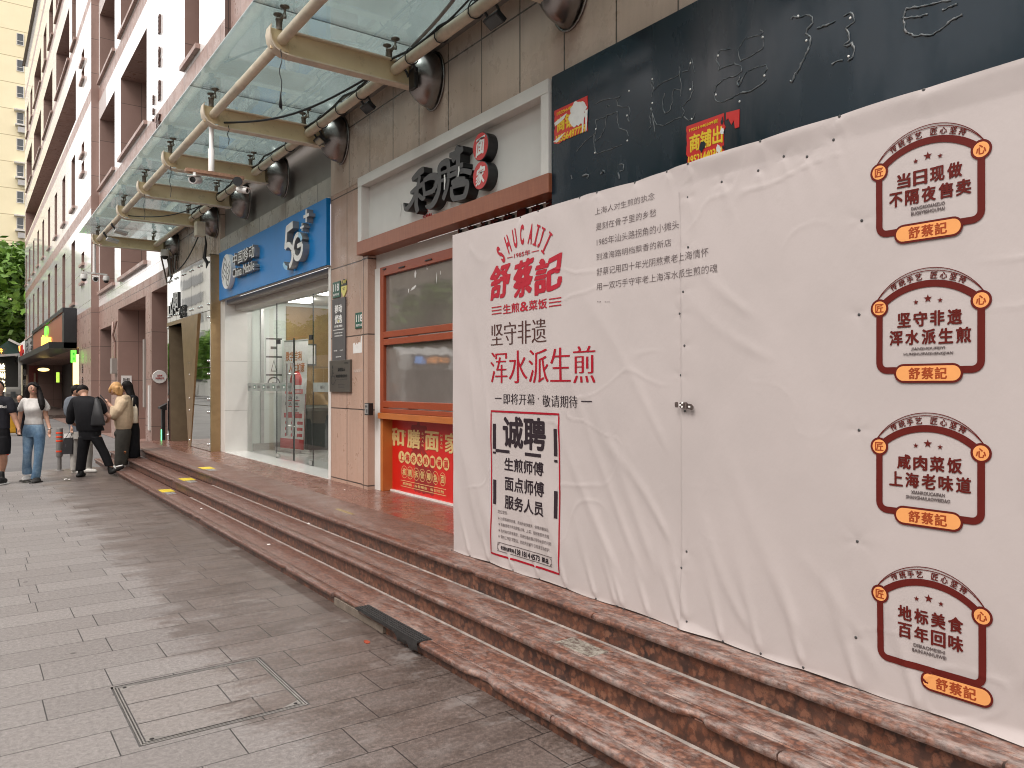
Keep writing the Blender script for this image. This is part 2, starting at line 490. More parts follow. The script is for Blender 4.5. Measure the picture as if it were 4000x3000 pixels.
# ------------------------------------------------------------------ meshes
class MB:
    """gathers shapes and links them as ONE mesh object"""

    def __init__(s):
        s.v, s.f, s.m, s.s = [], [], [], []
        s.mats = []

    def mi(s, m):
        m = MT[m] if isinstance(m, str) else m
        if m not in s.mats:
            s.mats.append(m)
        return s.mats.index(m)

    def add(s, verts, faces, m, smooth=False):
        o = len(s.v)
        s.v.extend(tuple(p) for p in verts)
        k = s.mi(m)
        for f in faces:
            s.f.append(tuple(i + o for i in f))
            s.m.append(k)
            s.s.append(smooth)
        return s

    def quad(s, a, b, c, d, m):
        return s.add((a, b, c, d), ((0, 1, 2, 3),), m)

    def box(s, x0, x1, y0, y1, z0, z1, m, M=None):
        p = [Vector((x, y, z)) for x in (x0, x1) for y in (y0, y1) for z in (z0, z1)]
        if M is not None:
            p = [M @ q for q in p]
        return s.add(p, ((0, 1, 3, 2), (4, 6, 7, 5), (0, 4, 5, 1), (2, 3, 7, 6), (0, 2, 6, 4), (1, 5, 7, 3)), m)

    def bar(s, a, b, w, h, m, up=(0, 0, 1)):
        a, b = Vector(a), Vector(b)
        d = (b - a)
        L = d.length
        d.normalize()
        sd = d.cross(Vector(up))
        if sd.length < 1e-5:
            sd = d.cross(Vector((1, 0, 0)))
        sd.normalize()
        u = sd.cross(d)
        M = Matrix.Translation(a) @ Matrix((sd, d, u)).transposed().to_4x4()
        return s.box(-w / 2, w / 2, 0, L, -h / 2, h / 2, m, M)

    def prism(s, poly, a, b, fn, m, m_side=None, smooth_side=False):
        """poly in 2-D, swept from a to b; fn(p, q, t) -> world"""
        n = len(poly)
        pts = [fn(p[0], p[1], a) for p in poly] + [fn(p[0], p[1], b) for p in poly]
        s.add(pts, (tuple(range(n)), tuple(range(2 * n - 1, n - 1, -1))), m)
        s.add(pts, [(i, i + n, (i + 1) % n + n, (i + 1) % n) for i in range(n)], m_side or m, smooth_side)
        return s

    def tube(s, pts, r, m, n=10, caps=True, smooth=True):
        pts = [Vector(p) for p in pts]
        k = len(pts)
        rr = r if isinstance(r, (list, tuple)) else [r] * k
        vs, fs = [], []
        pu = None
        for i, p in enumerate(pts):
            d = (pts[min(i + 1, k - 1)] - pts[max(i - 1, 0)])
            d.normalize()
            if pu is None:
                pu = d.cross(Vector((0, 0, 1)))
                if pu.length < .1:
                    pu = d.cross(Vector((1, 0, 0)))
            u = (pu - d * pu.dot(d))
            u.normalize()
            pu = u
            q = d.cross(u)
            for j in range(n):
                a = 2 * math.pi * j / n
                vs.append(p + (u * math.cos(a) + q * math.sin(a)) * rr[i])
        for i in range(k - 1):
            for j in range(n):
                fs.append((i * n + j, i * n + (j + 1) % n, (i + 1) * n + (j + 1) % n, (i + 1) * n + j))
        s.add(vs, fs, m, smooth)
        if caps:
            s.add(vs[:n], (tuple(range(n - 1, -1, -1)),), m)
            s.add(vs[-n:], (tuple(range(n)),), m)
        return s

    def lathe(s, prof, o, ax, m, n=16, ref=(0, 0, 1), sq=1.0, smooth=True):
        """prof: (radius, along) pairs about axis ax through o; sq squeezes the second cross axis"""
        ax = Vector(ax).normalized()
        u = Vector(ref)
        u = u - ax * u.dot(ax)
        if u.length < 1e-3:
            u = Vector((1, 0, 0)) - ax * ax.x
        u.normalize()
        q = ax.cross(u)
        o = Vector(o)
        vs, fs = [], []
        for r, h in prof:
            for j in range(n):
                a = 2 * math.pi * j / n
                vs.append(o + ax * h + u * math.cos(a) * r + q * math.sin(a) * r * sq)
        for i in range(len(prof) - 1):
            for j in range(n):
                fs.append((i * n + j, i * n + (j + 1) % n, (i + 1) * n + (j + 1) % n, (i + 1) * n + j))
        s.add(vs, fs, m, smooth)
        s.add(vs[:n], (tuple(range(n - 1, -1, -1)),), m)
        s.add(vs[-n:], (tuple(range(n)),), m)
        return s

    def ball(s, c, rad, m, n=12, k=8, rot=None):
        vs, fs = [], []
        c = Vector(c)
        for i in range(k + 1):
            a = math.pi * i / k
            for j in range(n):
                b = 2 * math.pi * j / n
                p = Vector((rad[0] * math.sin(a) * math.cos(b), rad[1] * math.sin(a) * math.sin(b), rad[2] * math.cos(a)))
                vs.append(c + (rot @ p if rot else p))
        for i in range(k):
            for j in range(n):
                fs.append((i * n + j, (i + 1) * n + j, (i + 1) * n + (j + 1) % n, i * n + (j + 1) % n))
        return s.add(vs, fs, m, True)

    def grid(s, P, m, smooth=True):
        """P: array (a, b, 3)"""
        a, b = P.shape[:2]
        fs = [(i * b + j, i * b + j + 1, (i + 1) * b + j + 1, (i + 1) * b + j) for i in range(a - 1) for j in range(b - 1)]
        return s.add(P.reshape(-1, 3).tolist(), fs, m, smooth)

    def text(s, txt, fn, m, fit=None, bold=0.0, style='sans', lift=.0002, res=3, depth=0.0, m_side=None, warp=None, refine=0.0):
        """flat or raised lettering. fn(x, y, out) -> world. fit=(x0, x1, y0, y1) is the box the ink fills."""
        vs, fs = glyphs(txt, res, -.014 if style == 'song' else -.007 if style == 'light' else 0.0)
        if not len(vs):
            return s
        if warp:
            vs = warp(vs.copy())
        if style == 'song':
            sh = [(k, 0) for k in (-.026, -.013, 0, .013, .026)]
        elif style == 'brush':
            sh = [(math.cos(a) * bold, math.sin(a) * bold) for a in [i * math.pi / 4 + .3 for i in range(8)]]
            sh += [(k * bold * 1.5, k * bold * .8) for k in (-1, 1)] + [(0, 0)]
        elif bold:
            sh = [(math.cos(a) * bold, math.sin(a) * bold) for a in [i * math.pi / 4 for i in range(8)]] + [(0, 0)]
        else:
            sh = [(0, 0)]
        ex = max(abs(k[0]) for k in sh)
        ey = max(abs(k[1]) for k in sh)
        x0, x1, y0, y1 = vs[:, 0].min() - ex, vs[:, 0].max() + ex, vs[:, 1].min() - ey, vs[:, 1].max() + ey
        if fit:
            sx, sy = (fit[1] - fit[0]) / (x1 - x0), (fit[3] - fit[2]) / (y1 - y0)
            ox, oy = fit[0] - x0 * sx, fit[2] - y0 * sy
        else:
            sx = sy = 1
            ox = oy = 0
        if refine:
            vs, fs = split_long(vs[:, :2] * (sx, sy), fs, refine)
            vs = vs / (sx, sy)
        for k, (dx, dy) in enumerate(sh):
            X = (vs[:, 0] + dx) * sx + ox
            Y = (vs[:, 1] + dy) * sy + oy
            top = np.stack(np.broadcast_arrays(*fn(X, Y, depth + lift * k)), -1).tolist()
            s.add(top, fs, m)
            if depth:
                n = len(X)
                bot = np.stack(np.broadcast_arrays(*fn(X, Y, 0.0)), -1).tolist()
                es = {(f[i], f[(i + 1) % len(f)]) for f in fs for i in range(len(f))}
                be = [e for e in es if (e[1], e[0]) not in es]
                s.add(top + bot, [(b_, a_, a_ + n, b_ + n) for a_, b_ in be], m_side or m)
        return s

    def build(s, name, parent=None, bevel=0.0, angle=None):
        me = bpy.data.meshes.new(name)
        me.from_pydata(s.v, [], s.f)
        for m in s.mats:
            me.materials.append(m)
        me.polygons.foreach_set('material_index', s.m)
        me.polygons.foreach_set('use_smooth', s.s)
        me.update()
        if angle:
            me.set_sharp_from_angle(angle=R(angle))
        o = bpy.data.objects.new(name, me)
        COL.objects.link(o)
        if bevel:
            b = o.modifiers.new('bevel', 'BEVEL')
            b.width = bevel
            b.segments = 2
            b.limit_method = 'ANGLE'
        if parent:
            o.parent = parent
            o.matrix_parent_inverse = parent.matrix_basis.inverted()
        return o


_gl = {}


def glyphs(txt, res=3, off=0.0):
    k = (txt, res, off)
    if k not in _gl:
        cu = bpy.data.curves.new('lettering', 'FONT')
        cu.body = txt
        cu.resolution_u = res
        cu.offset = off
        cu.fill_mode = 'FRONT'
        o = bpy.data.objects.new('lettering', cu)
        me = bpy.data.meshes.new_from_object(o)
        vs = np.array([tuple(v.co) for v in me.vertices]).reshape(-1, 3)
        fs = [tuple(p.vertices) for p in me.polygons]
        bpy.data.objects.remove(o)
        bpy.data.curves.remove(cu)
        bpy.data.meshes.remove(me)
        _gl[k] = (vs, fs)
    return _gl[k]


def split_long(vs, fs, L):
    """halve the longest edge of every triangle longer than L, so that lettering can follow a wavy cloth"""
    vs = [tuple(p) for p in vs]
    todo, out, mid = [t for f in fs for t in [(f[0], f[i], f[i + 1]) for i in range(1, len(f) - 1)]], [], {}
    while todo:
        t = todo.pop()
        d = [math.dist(vs[t[i]], vs[t[(i + 1) % 3]]) for i in range(3)]
        i = d.index(max(d))
        if d[i] <= L:
            out.append(t)
            continue
        a, b, c = t[i], t[(i + 1) % 3], t[(i + 2) % 3]
        k = (min(a, b), max(a, b))
        if k not in mid:
            mid[k] = len(vs)
            vs.append(((vs[a][0] + vs[b][0]) / 2, (vs[a][1] + vs[b][1]) / 2))
        todo += [(a, mid[k], c), (mid[k], b, c)]
    return np.array(vs), out


def wallmap(X):
    """lettering on a wall that faces the street (-X): x runs to the right, along -Y"""
    return lambda x, y, o: (X - o, -x, y)


def endmap(Y):
    """lettering on a face that looks down the street (-Y): x runs along +X"""
    return lambda x, y, o: (x, Y - o, y)


def tag(o, label=None, cat=None, group=None, kind=None):
    for k, v in (('label', label), ('category', cat), ('group', group), ('kind', kind)):
        if v:
            o[k] = v
    return o


def thing(name, label, cat, loc=(0, 0, 0), group=None):
    o = bpy.data.objects.new(name, None)
    COL.objects.link(o)
    o.location = loc
    o.empty_display_size = .1
    bpy.context.view_layer.update() if False else None
    return tag(o, label, cat, group)


def copy_tree(o, off, parent=None):
    c = o.copy()
    COL.objects.link(c)
    if parent:
        c.parent = parent
    else:
        c.location = o.location + Vector(off)
    for ch in list(o.children):
        copy_tree(ch, off, c)
    return c


def vnoise(x, y, seed=0):
    """smooth 2-D value noise, numpy"""
    r = np.random.RandomState(seed).rand(64, 64)
    xi, yi = np.floor(x).astype(int), np.floor(y).astype(int)
    fx, fy = x - xi, y - yi
    fx, fy = fx * fx * (3 - 2 * fx), fy * fy * (3 - 2 * fy)
    a, b = r[xi % 64, yi % 64], r[(xi + 1) % 64, yi % 64]
    c, d = r[xi % 64, (yi + 1) % 64], r[(xi + 1) % 64, (yi + 1) % 64]
    return (a * (1 - fx) + b * fx) * (1 - fy) + (c * (1 - fx) + d * fx) * fy
# ================================================================== ground
mb = MB()
mb.quad((-160, -60, -.012), (160, -60, -.012), (160, 260, -.012), (-160, 260, -.012), 'asphalt')
tag(mb.build('road'), kind='structure')
mb = MB()
CV = (.63, 1.415, 3.722, 4.545)     # the inspection cover is let into the paving
for x0, x1, y0, y1 in ((-3.5, CV[0], -4, 16.95), (CV[1], 2.24, -4, 16.95), (CV[0], CV[1], -4, CV[2]), (CV[0], CV[1], CV[3], 16.95)):
    mb.quad((x0, y0, 0), (x1, y0, 0), (x1, y1, 0), (x0, y1, 0), 'paving')
mb.quad((-3.5, 16.95, 0), (2.24, 16.95, 0), (2.24, 16.95, -.012), (-3.5, 16.95, -.012), 'concrete')
mb.box(-3.62, -3.5, -4, 16.95, -.012, .0, 'concrete')
tag(mb.build('pavement'), kind='structure')
mb = MB()
mb.box(2.9, 4.9, 43, 63, -.012, .17, 'paving')
tag(mb.build('shop_terrace'), kind='structure')

# inspection cover
t = thing('inspection_cover', 'rectangular paved inspection cover with steel edge in the pavement foreground', 'manhole cover', (CV[0], CV[2], 0))
x0, x1, y0, y1 = CV
mb = MB()
mb.quad((x0, y0, -.014), (x1, y0, -.014), (x1, y1, -.014), (x0, y1, -.014), 'dark')
for a, b in ((.010, .016), (.023, .029)):
    mb.box(x0 + a, x0 + b, y0 + a, y1 - a, -.014, .0015, 'steel_trim')
    mb.box(x1 - b, x1 - a, y0 + a, y1 - a, -.014, .0015, 'steel_trim')
    mb.box(x0 + b, x1 - b, y0 + a, y0 + b, -.014, .0006, 'steel_trim')
    mb.box(x0 + b, x1 - b, y1 - b, y1 - a, -.014, .0006, 'cable_grey')
mb.build('edge_frame', t)
e = .036
mb = MB()
# four inlaid slab strips with a stepped break, leaving dark gaps
ys = [y0 + e, y0 + .21, y0 + .49, y0 + .68, y1 - e]
br = [.56, .60, .40, .60]
br = [.58, .47, .62]
rows = [(y0 + e, y0 + .255, x0 + .57), (y0 + .255, y0 + .53, x0 + .47), (y0 + .53, y1 - e, x0 + .585)]
for i, (ya, yb, xb) in enumerate(rows):
    for xa, xc in ((x0 + e, xb - .003), (xb + .003, x1 - e)):
        c1 = .10
        poly = [(xa, ya + .003), (xc, ya + .003), (xc, yb - .003), (xa, yb - .003)]
        if i == 0 and xa < x0 + .1:
            poly = [(xa + .10, ya + .003), (xc, ya + .003), (xc, yb - .003), (xa, yb - .003), (xa, ya + .055)]
        if i == 0 and xc > x1 - .1:
            poly = [(xa, ya + .003), (xc - .09, ya + .003), (xc, ya + .05), (xc, yb - .003), (xa, yb - .003)]
        if i == 2 and xa < x0 + .1:
            poly = [(xa, ya + .003), (xc, ya + .003), (xc, yb - .003), (xa + .09, yb - .003), (xa, yb - .05)]
        mb.add([(p[0], p[1], .0) for p in poly], (tuple(range(len(poly))),), 'paving_plain')
mb.build('slab_inlay', t)
for cx, cy, sx, sy in ((x0 + e, y0 + e, 1, 1), (x1 - e, y0 + e, -1, 1), (x0 + e, y1 - e, 1, -1)):
    mb = MB()
    pl = [(cx, cy, .001), (cx + sx * .097, cy, .001), (cx, cy + sy * .052, .001)]
    mb.add(pl, ((0, 1, 2) if sx * sy > 0 else (2, 1, 0),), 'steel_trim')
    mb.lathe([(.010, 0), (.010, .0022), (.003, .0022)], (cx + sx * .024, cy + sy * .014, .001), (0, 0, 1), 'dark', 8)
    mb.build('corner_plate', t)

# ================================================================== steps and platform
t_steps = thing('granite_steps', 'three long worn red granite steps rising from the pavement to the shops', 'steps', (2.2, 4, 0))


def step_run(xr, zt, zb, xb, ya, yb, joints, chips, tread='tread', cuts=()):
    ys = set(np.arange(ya, yb, .045).round(4).tolist()) | {ya, yb}
    for j in joints:
        ys |= {j - .004, j - .0015, j + .0015, j + .004}
    for c in cuts:
        ys |= {c[0] - .004, c[0], c[1], c[1] + .004}
    ys = sorted(y for y in ys if ya <= y <= yb)
    prof_t, prof_r = [], []
    nz = rs.rand(4096) - .5
    for k, y in enumerate(ys):
        o = .024 + nz[k] * .0022
        dz = nz[k + 900] * .0012
        for cy, cw, cd in chips:
            d = abs(y - cy) / cw
            if d < 1:
                q = (1 - d * d) * (.75 + .5 * nz[k + 300])
                o -= cd * q
                dz -= cd * .35 * q
        if any(abs(y - j) < .002 for j in joints):
            o = -.006
            dz = -.006
        for c0, c1 in cuts:
            if c0 <= y <= c1:
                o = .003
        x = xr - o
        g1, g2 = xr + .052, xr + .070
        prof_t.append([(xb, y, zt), (g2 + .004, y, zt), (g2, y, zt - .0035), (g2 - .004, y, zt), (g1 + .004, y, zt), (g1, y, zt - .0035), (g1 - .004, y, zt),
                       (x + .014, y, zt + dz * .3), (x + .004, y, zt - .003 + dz), (x, y, zt - .012 + dz), (x, y, zt - .024), (x + .005, y, zt - .033), (xr + .014, y, zt - .036)])
        prof_r.append([(xr + .012, y, zt - .036), (xr + .012, y, zb)])
    m1 = MB()
    m1.grid(np.array(prof_t), tread)
    # pale line of old grout and dust where the tread meets the next riser
    a = MB()
    a.grid(np.array(prof_r), 'riser', False)
    for yy, fl in ((ya, 0), (yb, 1)):
        a.quad((xr, yy, zb), (xr, yy, zt - .036), (xb, yy, zt - .036), (xb, yy, zb), 'riser')
        m1.quad((xr - .02, yy, zt), (xr - .02, yy, zt - .034), (xb, yy, zt - .034), (xb, yy, zt), tread)
    return m1, a


YN = -2.5
runs = [
    (2.2, .091, -.005, 2.48, 17.85, (1.35, 2.75, 6.9, 8.6, 10.4, 12.3, 14.2), [(3.34, .14, .034), (6.35, .07, .02), (9.25, .12, .03), (9.6, .1, .022), (12.2, .06, .02)], ((4.86, 5.31),)),
    (2.48, .235, .091, 2.76, 17.85, (.9, 1.75, 4.55, 7.35, 9.2, 11.1, 13.2, 15.4), [(2.17, .09, .045), (7.9, .06, .018), (12.0, .10, .026), (5.4, .05, .01)], ()),
    (2.76, .377, .235, 3.28, 18.4, (1.1, 3.1, 5.05, 6.15, 8.6, 10.3, 12.2, 14.1, 16.0), [(4.33, .06, .03), (6.4, .05, .02), (1.9, .08, .012)], ()),
]
for xr, zt, zb, xb, yb, joints, chips, cuts in runs:
    m1, a = step_run(xr, zt, zb, xb, YN, yb, joints, chips, cuts=cuts)
    tr = m1.build('step_tread', t_steps, angle=50)
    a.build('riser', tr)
    if zb > 0:
        gl_ = MB()
        ys_ = np.arange(YN, 11, .12)
        gl_.grid(np.array([[(xr - .010 - .006 * rs.rand(), y, zb + .0007), (xr + .011, y, zb + .0007)] for y in ys_]), plain('grout_line', (.30, .26, .235), .85, var=.4, vs=14), False)
        gl_.build('grout_line', tr)
mb = MB()
mb.quad((3.28, YN, .377), (6.2, YN, .377), (6.2, 18.4, .377), (3.28, 18.4, .377), 'platform')
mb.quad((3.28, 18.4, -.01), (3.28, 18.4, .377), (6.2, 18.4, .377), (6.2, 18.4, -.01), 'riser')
mb.build('platform_top', t_steps)
mb = MB()       # cement bedding laid bare where the nosing is gone
mb.box(2.190, 2.2115, 4.5, 5.30, .004, .056, 'concrete')
mb.build('bare_bedding', t_steps)
mb = MB()
for k in range(5):
    x = 2.165 + k * .019
    mb.box(x, x + .012, 3.99, 4.85, .0925, .0985, 'rubber')
mb.box(2.162, 2.262, 3.985, 4.86, .0915, .0935, 'rubber')
P = []
for k in range(24):
    y = 3.985 + .875 * k / 23
    d = .012 + .02 * rs.rand() + (.05 if k < 8 else 0)
    P.append([(2.160, y, .096), (2.158 + .004 * rs.rand(), y, .09 - d * .4), (2.165 + .01 * rs.rand(), y, max(.006, .09 - d * .75))])
mb.grid(np.array(P), 'rubber', False)
tag(mb.build('nosing_strip'), 'torn black ribbed rubber strip over the edge of the lowest step', 'rubber strip')

# stickers on the steps
for (u, v), z, lab in (((650, 1916.5), .0930, 'yellow floor sticker on the lowest step'), ((731, 1872), .2370, 'yellow floor sticker on the middle step'),
                       ((807, 1828), .3790, 'yellow floor sticker on the top step before the shops')):
    x, y = onZ(u, v, z)
    t = thing('floor_sticker', lab, 'sticker', (x, y, z), 'floor stickers on the steps')
    mb = MB()
    mb.box(x - .085, x + .085, y - .16, y + .16, z - .001, z + .0008, 'yellow')
    mb.build('yellow_square', t)
    mb = MB()
    mb.box(x - .07, x + .0, y - .44, y - .19, z - .001, z + .0006, 'cable_grey')
    mb.box(x + .01, x + .05, y - .42, y - .2, z - .001, z + .0006, 'grey_metal')
    mb.build('worn_square', t)
x, y = onZ(2265, 2528, .2365)
mb = MB()
g = G('worn_label', rough=.6)
n = g.noise(28, 5, .8, vec=g.vec((1.5, .8, 1)))
g.set('Base Color', g.ramp(n, [(.42, (.09, .06, .05)), (.5, (.20, .18, .15)), (.62, (.30, .275, .24))]))
mb.box(x - .055, x + .075, y - .14, y + .14, .2345, .2368, g.m)
tag(mb.build('worn_label'), 'worn silver rectangular label stuck on the middle step near the banner', 'sticker')
mb = MB()
x, y = onZ(1330, 1992, .379)
mb.box(x - .02, x + .02, y - .3, y + .1, .377, .3784, plain('faded_tape', (.27, .20, .075), .5, var=.3, vs=40))
tag(mb.build('faded_tape'), 'faded yellowish tape mark on the platform before the noodle shop', 'tape')
# litter
for i, (u, v, z, s, m, lab, c) in enumerate((
        (262, 1877, .0, .05, 'paper', 'crumpled white paper packet lying on the pavement by the walkers', 'litter'),
        (1433, 2509, .0, .028, None, 'small red leaf lying on the dark pavement', 'leaf'),
        (1051, 2128, .092, .022, 'paper', 'small pale paper scrap on the lowest step', 'litter'),
        (1207, 2046, .236, .020, 'paper', 'small white paper scrap on the middle step', 'litter'),
        (787, 1988, .092, .018, 'paper', 'cigarette end on the lowest step near the yellow sticker', 'litter'),
        (1346, 1914, .378, .012, 'paper', 'tiny white speck of paper on the platform by the pillar', 'litter'))):
    x, y = onZ(u, v, z)
    mb = MB()
    m = m or plain('red_leaf', (.30, .05, .02), .6)
    if i == 0:
        P = np.array([[(x + (a - 2) * s * .45, y + (b - 1.5) * s * .5, z + .012 + .02 * rs.rand()) for b in range(4)] for a in range(5)])
        mb.grid(P, m, False)
    else:
        pl = [(x + s * math.cos(a) * (.6 + .4 * rs.rand()), y + 1.4 * s * math.sin(a) * (.6 + .4 * rs.rand()), z + .002 + .006 * rs.rand()) for a in [k * 1.047 for k in range(6)]]
        mb.add(pl + [(p[0], p[1], z + .001) for p in pl], [tuple(range(6))] + [(k, (k + 1) % 6, (k + 1) % 6 + 6, k + 6) for k in range(6)], m)
    tag(mb.build('litter' if c == 'litter' else 'fallen_leaf'), lab, c)


# ================================================================== walls with openings
def wall_open(mb, X, y0, y1, z0, z1, holes, bands, m_rev, m_rev2=None):
    """street wall at X; bands = [(z, material)...] from below; holes = (ya, yb, za, zb, depth)"""
    ys = sorted({y0, y1} | {h[i] for h in holes for i in (0, 1)})
    zs = sorted({z0, z1} | {h[i] for h in holes for i in (2, 3)} | {b[0] for b in bands if z0 < b[0] < z1})
    for za, zb in zip(zs, zs[1:]):
        zm = (za + zb) / 2
        m = [b[1] for b in bands if b[0] <= zm][-1]
        run = None
        for ya, yb in list(zip(ys, ys[1:])) + [(None, None)]:
            solid = ya is not None and not any(h[0] < (ya + yb) / 2 < h[1] and h[2] < zm < h[3] for h in holes)
            if solid:
                run = [run[0] if run else ya, yb]
            elif run:
                a, b = run
                mb.quad((X, b, za), (X, a, za), (X, a, zb), (X, b, zb), m)
                run = None
    for ya, yb, za, zb, d in holes:
        r2 = m_rev2 or m_rev
        mb.quad((X, yb, za), (X, yb, zb), (X + d, yb, zb), (X + d, yb, za), r2)     # far reveal, faces the camera
        mb.quad((X, ya, zb), (X, ya, za), (X + d, ya, za), (X + d, ya, zb), r2)
        mb.quad((X, ya, zb), (X + d, ya, zb), (X + d, yb, zb), (X, yb, zb), m_rev)
        mb.quad((X, ya, za), (X, yb, za), (X + d, yb, za), (X + d, ya, za), m_rev)


def window(parent, X, ya, yb, za, zb, d, sill=True, mull=1, tr=0.0, glass='window', fm='grey_metal'):
    xp = X + d - .02
    mb = MB()
    mb.quad((xp, yb, za), (xp, ya, za), (xp, ya, zb), (xp, yb, zb), glass)
    o = mb.build('window', parent)
    f = MB()
    w_ = .05
    f.box(xp - .05, xp - .004, ya, ya + w_, za, zb, fm)
    f.box(xp - .05, xp - .004, yb - w_, yb, za, zb, fm)
    f.box(xp - .048, xp - .004, ya + w_, yb - w_, za, za + w_, fm)
    f.box(xp - .048, xp - .004, ya + w_, yb - w_, zb - w_, zb, fm)
    for k in range(1, mull + 1):
        y = ya + (yb - ya) * k / (mull + 1)
        f.box(xp - .046, xp - .004, y - .025, y + .025, za + w_, zb - w_, fm)
    if tr:
        f.box(xp - .044, xp - .004, ya + w_, yb - w_, zb - tr - .025, zb - tr + .025, fm)
    f.build('frame', o)
    if sill:
        s_ = MB()
        s_.box(X - .09, X + .1, ya - .08, yb + .08, za - .09, za + .004, 'brown2')
        s_.build('sill', o)
    return o


# ------------------------------------------------------------------ the long white tiled office block
OB = thing('office_block', 'long white tiled office block with deep brown window recesses along the street', 'building', (3.7, 29.2, 0))
bands2 = [(0, 'brown2'), (3.86, 'brown2'), (4.24, 'white'), (7.55, 'brown2'), (8.0, 'white'), (11.15, 'brown2'), (11.6, 'white'), (14.5, 'brown2'), (14.85, 'white'), (18.0, 'brown2'), (18.4, 'white'), (21.6, 'brown2'), (22.0, 'white')]
rows2 = [(4.7, 7.2), (8.17, 10.5), (11.75, 14.0), (15.1, 17.4), (18.7, 20.9)]
colsA, colsB = (25.85, 28.95), (20.85, 24.75)
h2, wn2 = [], []
for za, zb in rows2:
    for c in (colsA, colsB, (15.6, 16.8)):
        if c[0] < 18.4 and za < 5:
            continue
        h2.append((c[0], c[1], za, zb, .75))
gh = [(21.0, 25.2, 0, 3.84, 1.5), (26.5, 28.9, 0, 3.46, .8), (18.5, 20.24, 0, 3.86, 1.6)]
mb = MB()
wall_open(mb, 3.7, 18.4, 29.2, 0, 24, [h for h in h2 if h[0] > 18.4] + gh, bands2, 'brown2', 'brown3')
wall_open(mb, 3.7, 13.8, 18.4, 5.25, 24, [h for h in h2 if h[0] < 18.4], bands2, 'brown2', 'brown3')
for ya, yb, za, zb, d in gh:
    mb.quad((3.7 + d, yb, za), (3.7 + d, ya, za), (3.7 + d, ya, zb), (3.7 + d, yb, zb), 'brown2' if yb < 26 else 'shop_dark')
mb.quad((3.7, 18.4, 0), (3.7, 18.4, 5.25), (3.9, 18.4, 5.25), (3.9, 18.4, 0), 'brown3')
# front section, a step nearer the street
h1, wn1 = [], []
for k in range(9):
    a = 33.8 + 3.5 * k
    h1 += [(a, a + 1.2, 4.78, 7.2, .55), (a, a + 1.2, 8.5, 10.5, .55)]
h1 += [(33.5, 63.2, 11.72, 13.65, 1.5)]
h1 += [(a, b, 14.85, 16.95, .8) for a, b in ((33.5, 34.8), (35.8, 41.2), (43.1, 48.2), (49.9, 55.2), (57.0, 62.0))]
h1 += [(a, b, 18.5, 20.4, .7) for a, b in ((33.6, 34.6), (36.3, 41.4), (42.8, 44.9), (46.4, 48.2), (49.9, 54.9), (56.5, 58.3), (60, 62))]
h1 += [(31.0, 31.8, z, z + .42, .3) for z in (5.3, 5.95, 9.2, 9.88, 12.55, 13.2)]
g1 = [(32.6, 63.2, 0, 3.02, 2.2)]
g1 += [(31.3, 31.75, z, z + .3, .25) for z in (2.05, 1.6, 1.0)]
wall_open(mb, 3.47, 29.2, 63.8, 0, 24, h1 + g1, bands2, 'brown2', 'brown3')
mb.quad((3.47, 29.2, 0), (3.47, 29.2, 24), (3.7, 29.2, 24), (3.7, 29.2, 0), 'brown3')
mb.quad((3.47, 63.8, 0), (3.47, 63.8, 24), (14, 63.8, 24), (14, 63.8, 0), 'brown3')
mb.quad((5.67, 63.2, 0), (5.67, 32.6, 0), (5.67, 32.6, 3.02), (5.67, 63.2, 3.02), 'shop_dark')
mb.quad((3.3, 13, 24), (14, 13, 24), (14, 63.8, 24), (3.3, 63.8, 24), 'concrete')
mb.build('wall', OB)
for ya, yb, za, zb, d in h2:
    window(OB, 3.7, ya, yb, za, zb, d, True, 2 if yb - ya > 2 else 0, .7)
for ya, yb, za, zb, d in h1:
    if yb - ya > 20:
        window(OB, 3.47, ya, yb, za, zb, d, False, 19, .55)
    elif yb - ya < .9:
        window(OB, 3.47, ya, yb, za, zb, d, True, 0)
    else:
        window(OB, 3.47, ya, yb, za, zb, d, True, 1 if yb - ya > 2 else 0, .6)
for ya, yb, za, zb, d in g1[1:]:
    mb = MB()
    mb.quad((3.70, yb, za), (3.70, ya, za), (3.70, ya, zb), (3.70, yb, zb), 'dark')
    for k in range(3):
        z = za + .05 + k * .09
        mb.box(3.45, 3.6, ya, yb, z, z + .02, 'grey_panel')
    mb.build('louvre', OB)
mb = MB()
for k in range(3):
    mb.box(4.44, 4.5, 26.5, 28.9, 1.1 * k + .1, 1.1 * k + .18, 'black_metal')
for y in (26.55, 27.3, 28.1, 28.85):
    mb.box(4.43, 4.5, y - .04, y + .04, 0, 3.4, 'black_metal')
mb.quad((4.49, 28.9, 0), (4.49, 26.5, 0), (4.49, 26.5, 3.46), (4.49, 28.9, 3.46), 'window')
mb.build('glazed_door', OB)
mb = MB()
mb.box(3.56, 3.62, 20.15, 20.32, .0, 0, 'concrete') if False else None
mb.box(3.655, 3.70, 20.93, 21.12, 1.05, 2.75, 'grey_panel')     # worn upright strip on the pillar edge
mb.box(3.66, 3.70, 20.35, 20.5, .5, 1.6, 'white_stone')
mb.build('pillar_trim', OB)
mb = MB()
mb.box(3.56, 3.70, 25.35, 25.75, 1.95, 2.4, 'grey_panel')
mb.build('meter_box', OB)
mb = MB()
mb.tube([(3.66, 25.9, 3.5), (3.60, 25.6, 3.1), (3.66, 25.55, 2.9), (3.66, 25.55, 2.2)], .03, 'brown3')
mb.tube([(3.66, 25.2, 3.5), (3.60, 25.5, 3.1), (3.66, 25.55, 2.9)], .03, 'brown3')
mb.build('drain_pipe', OB)
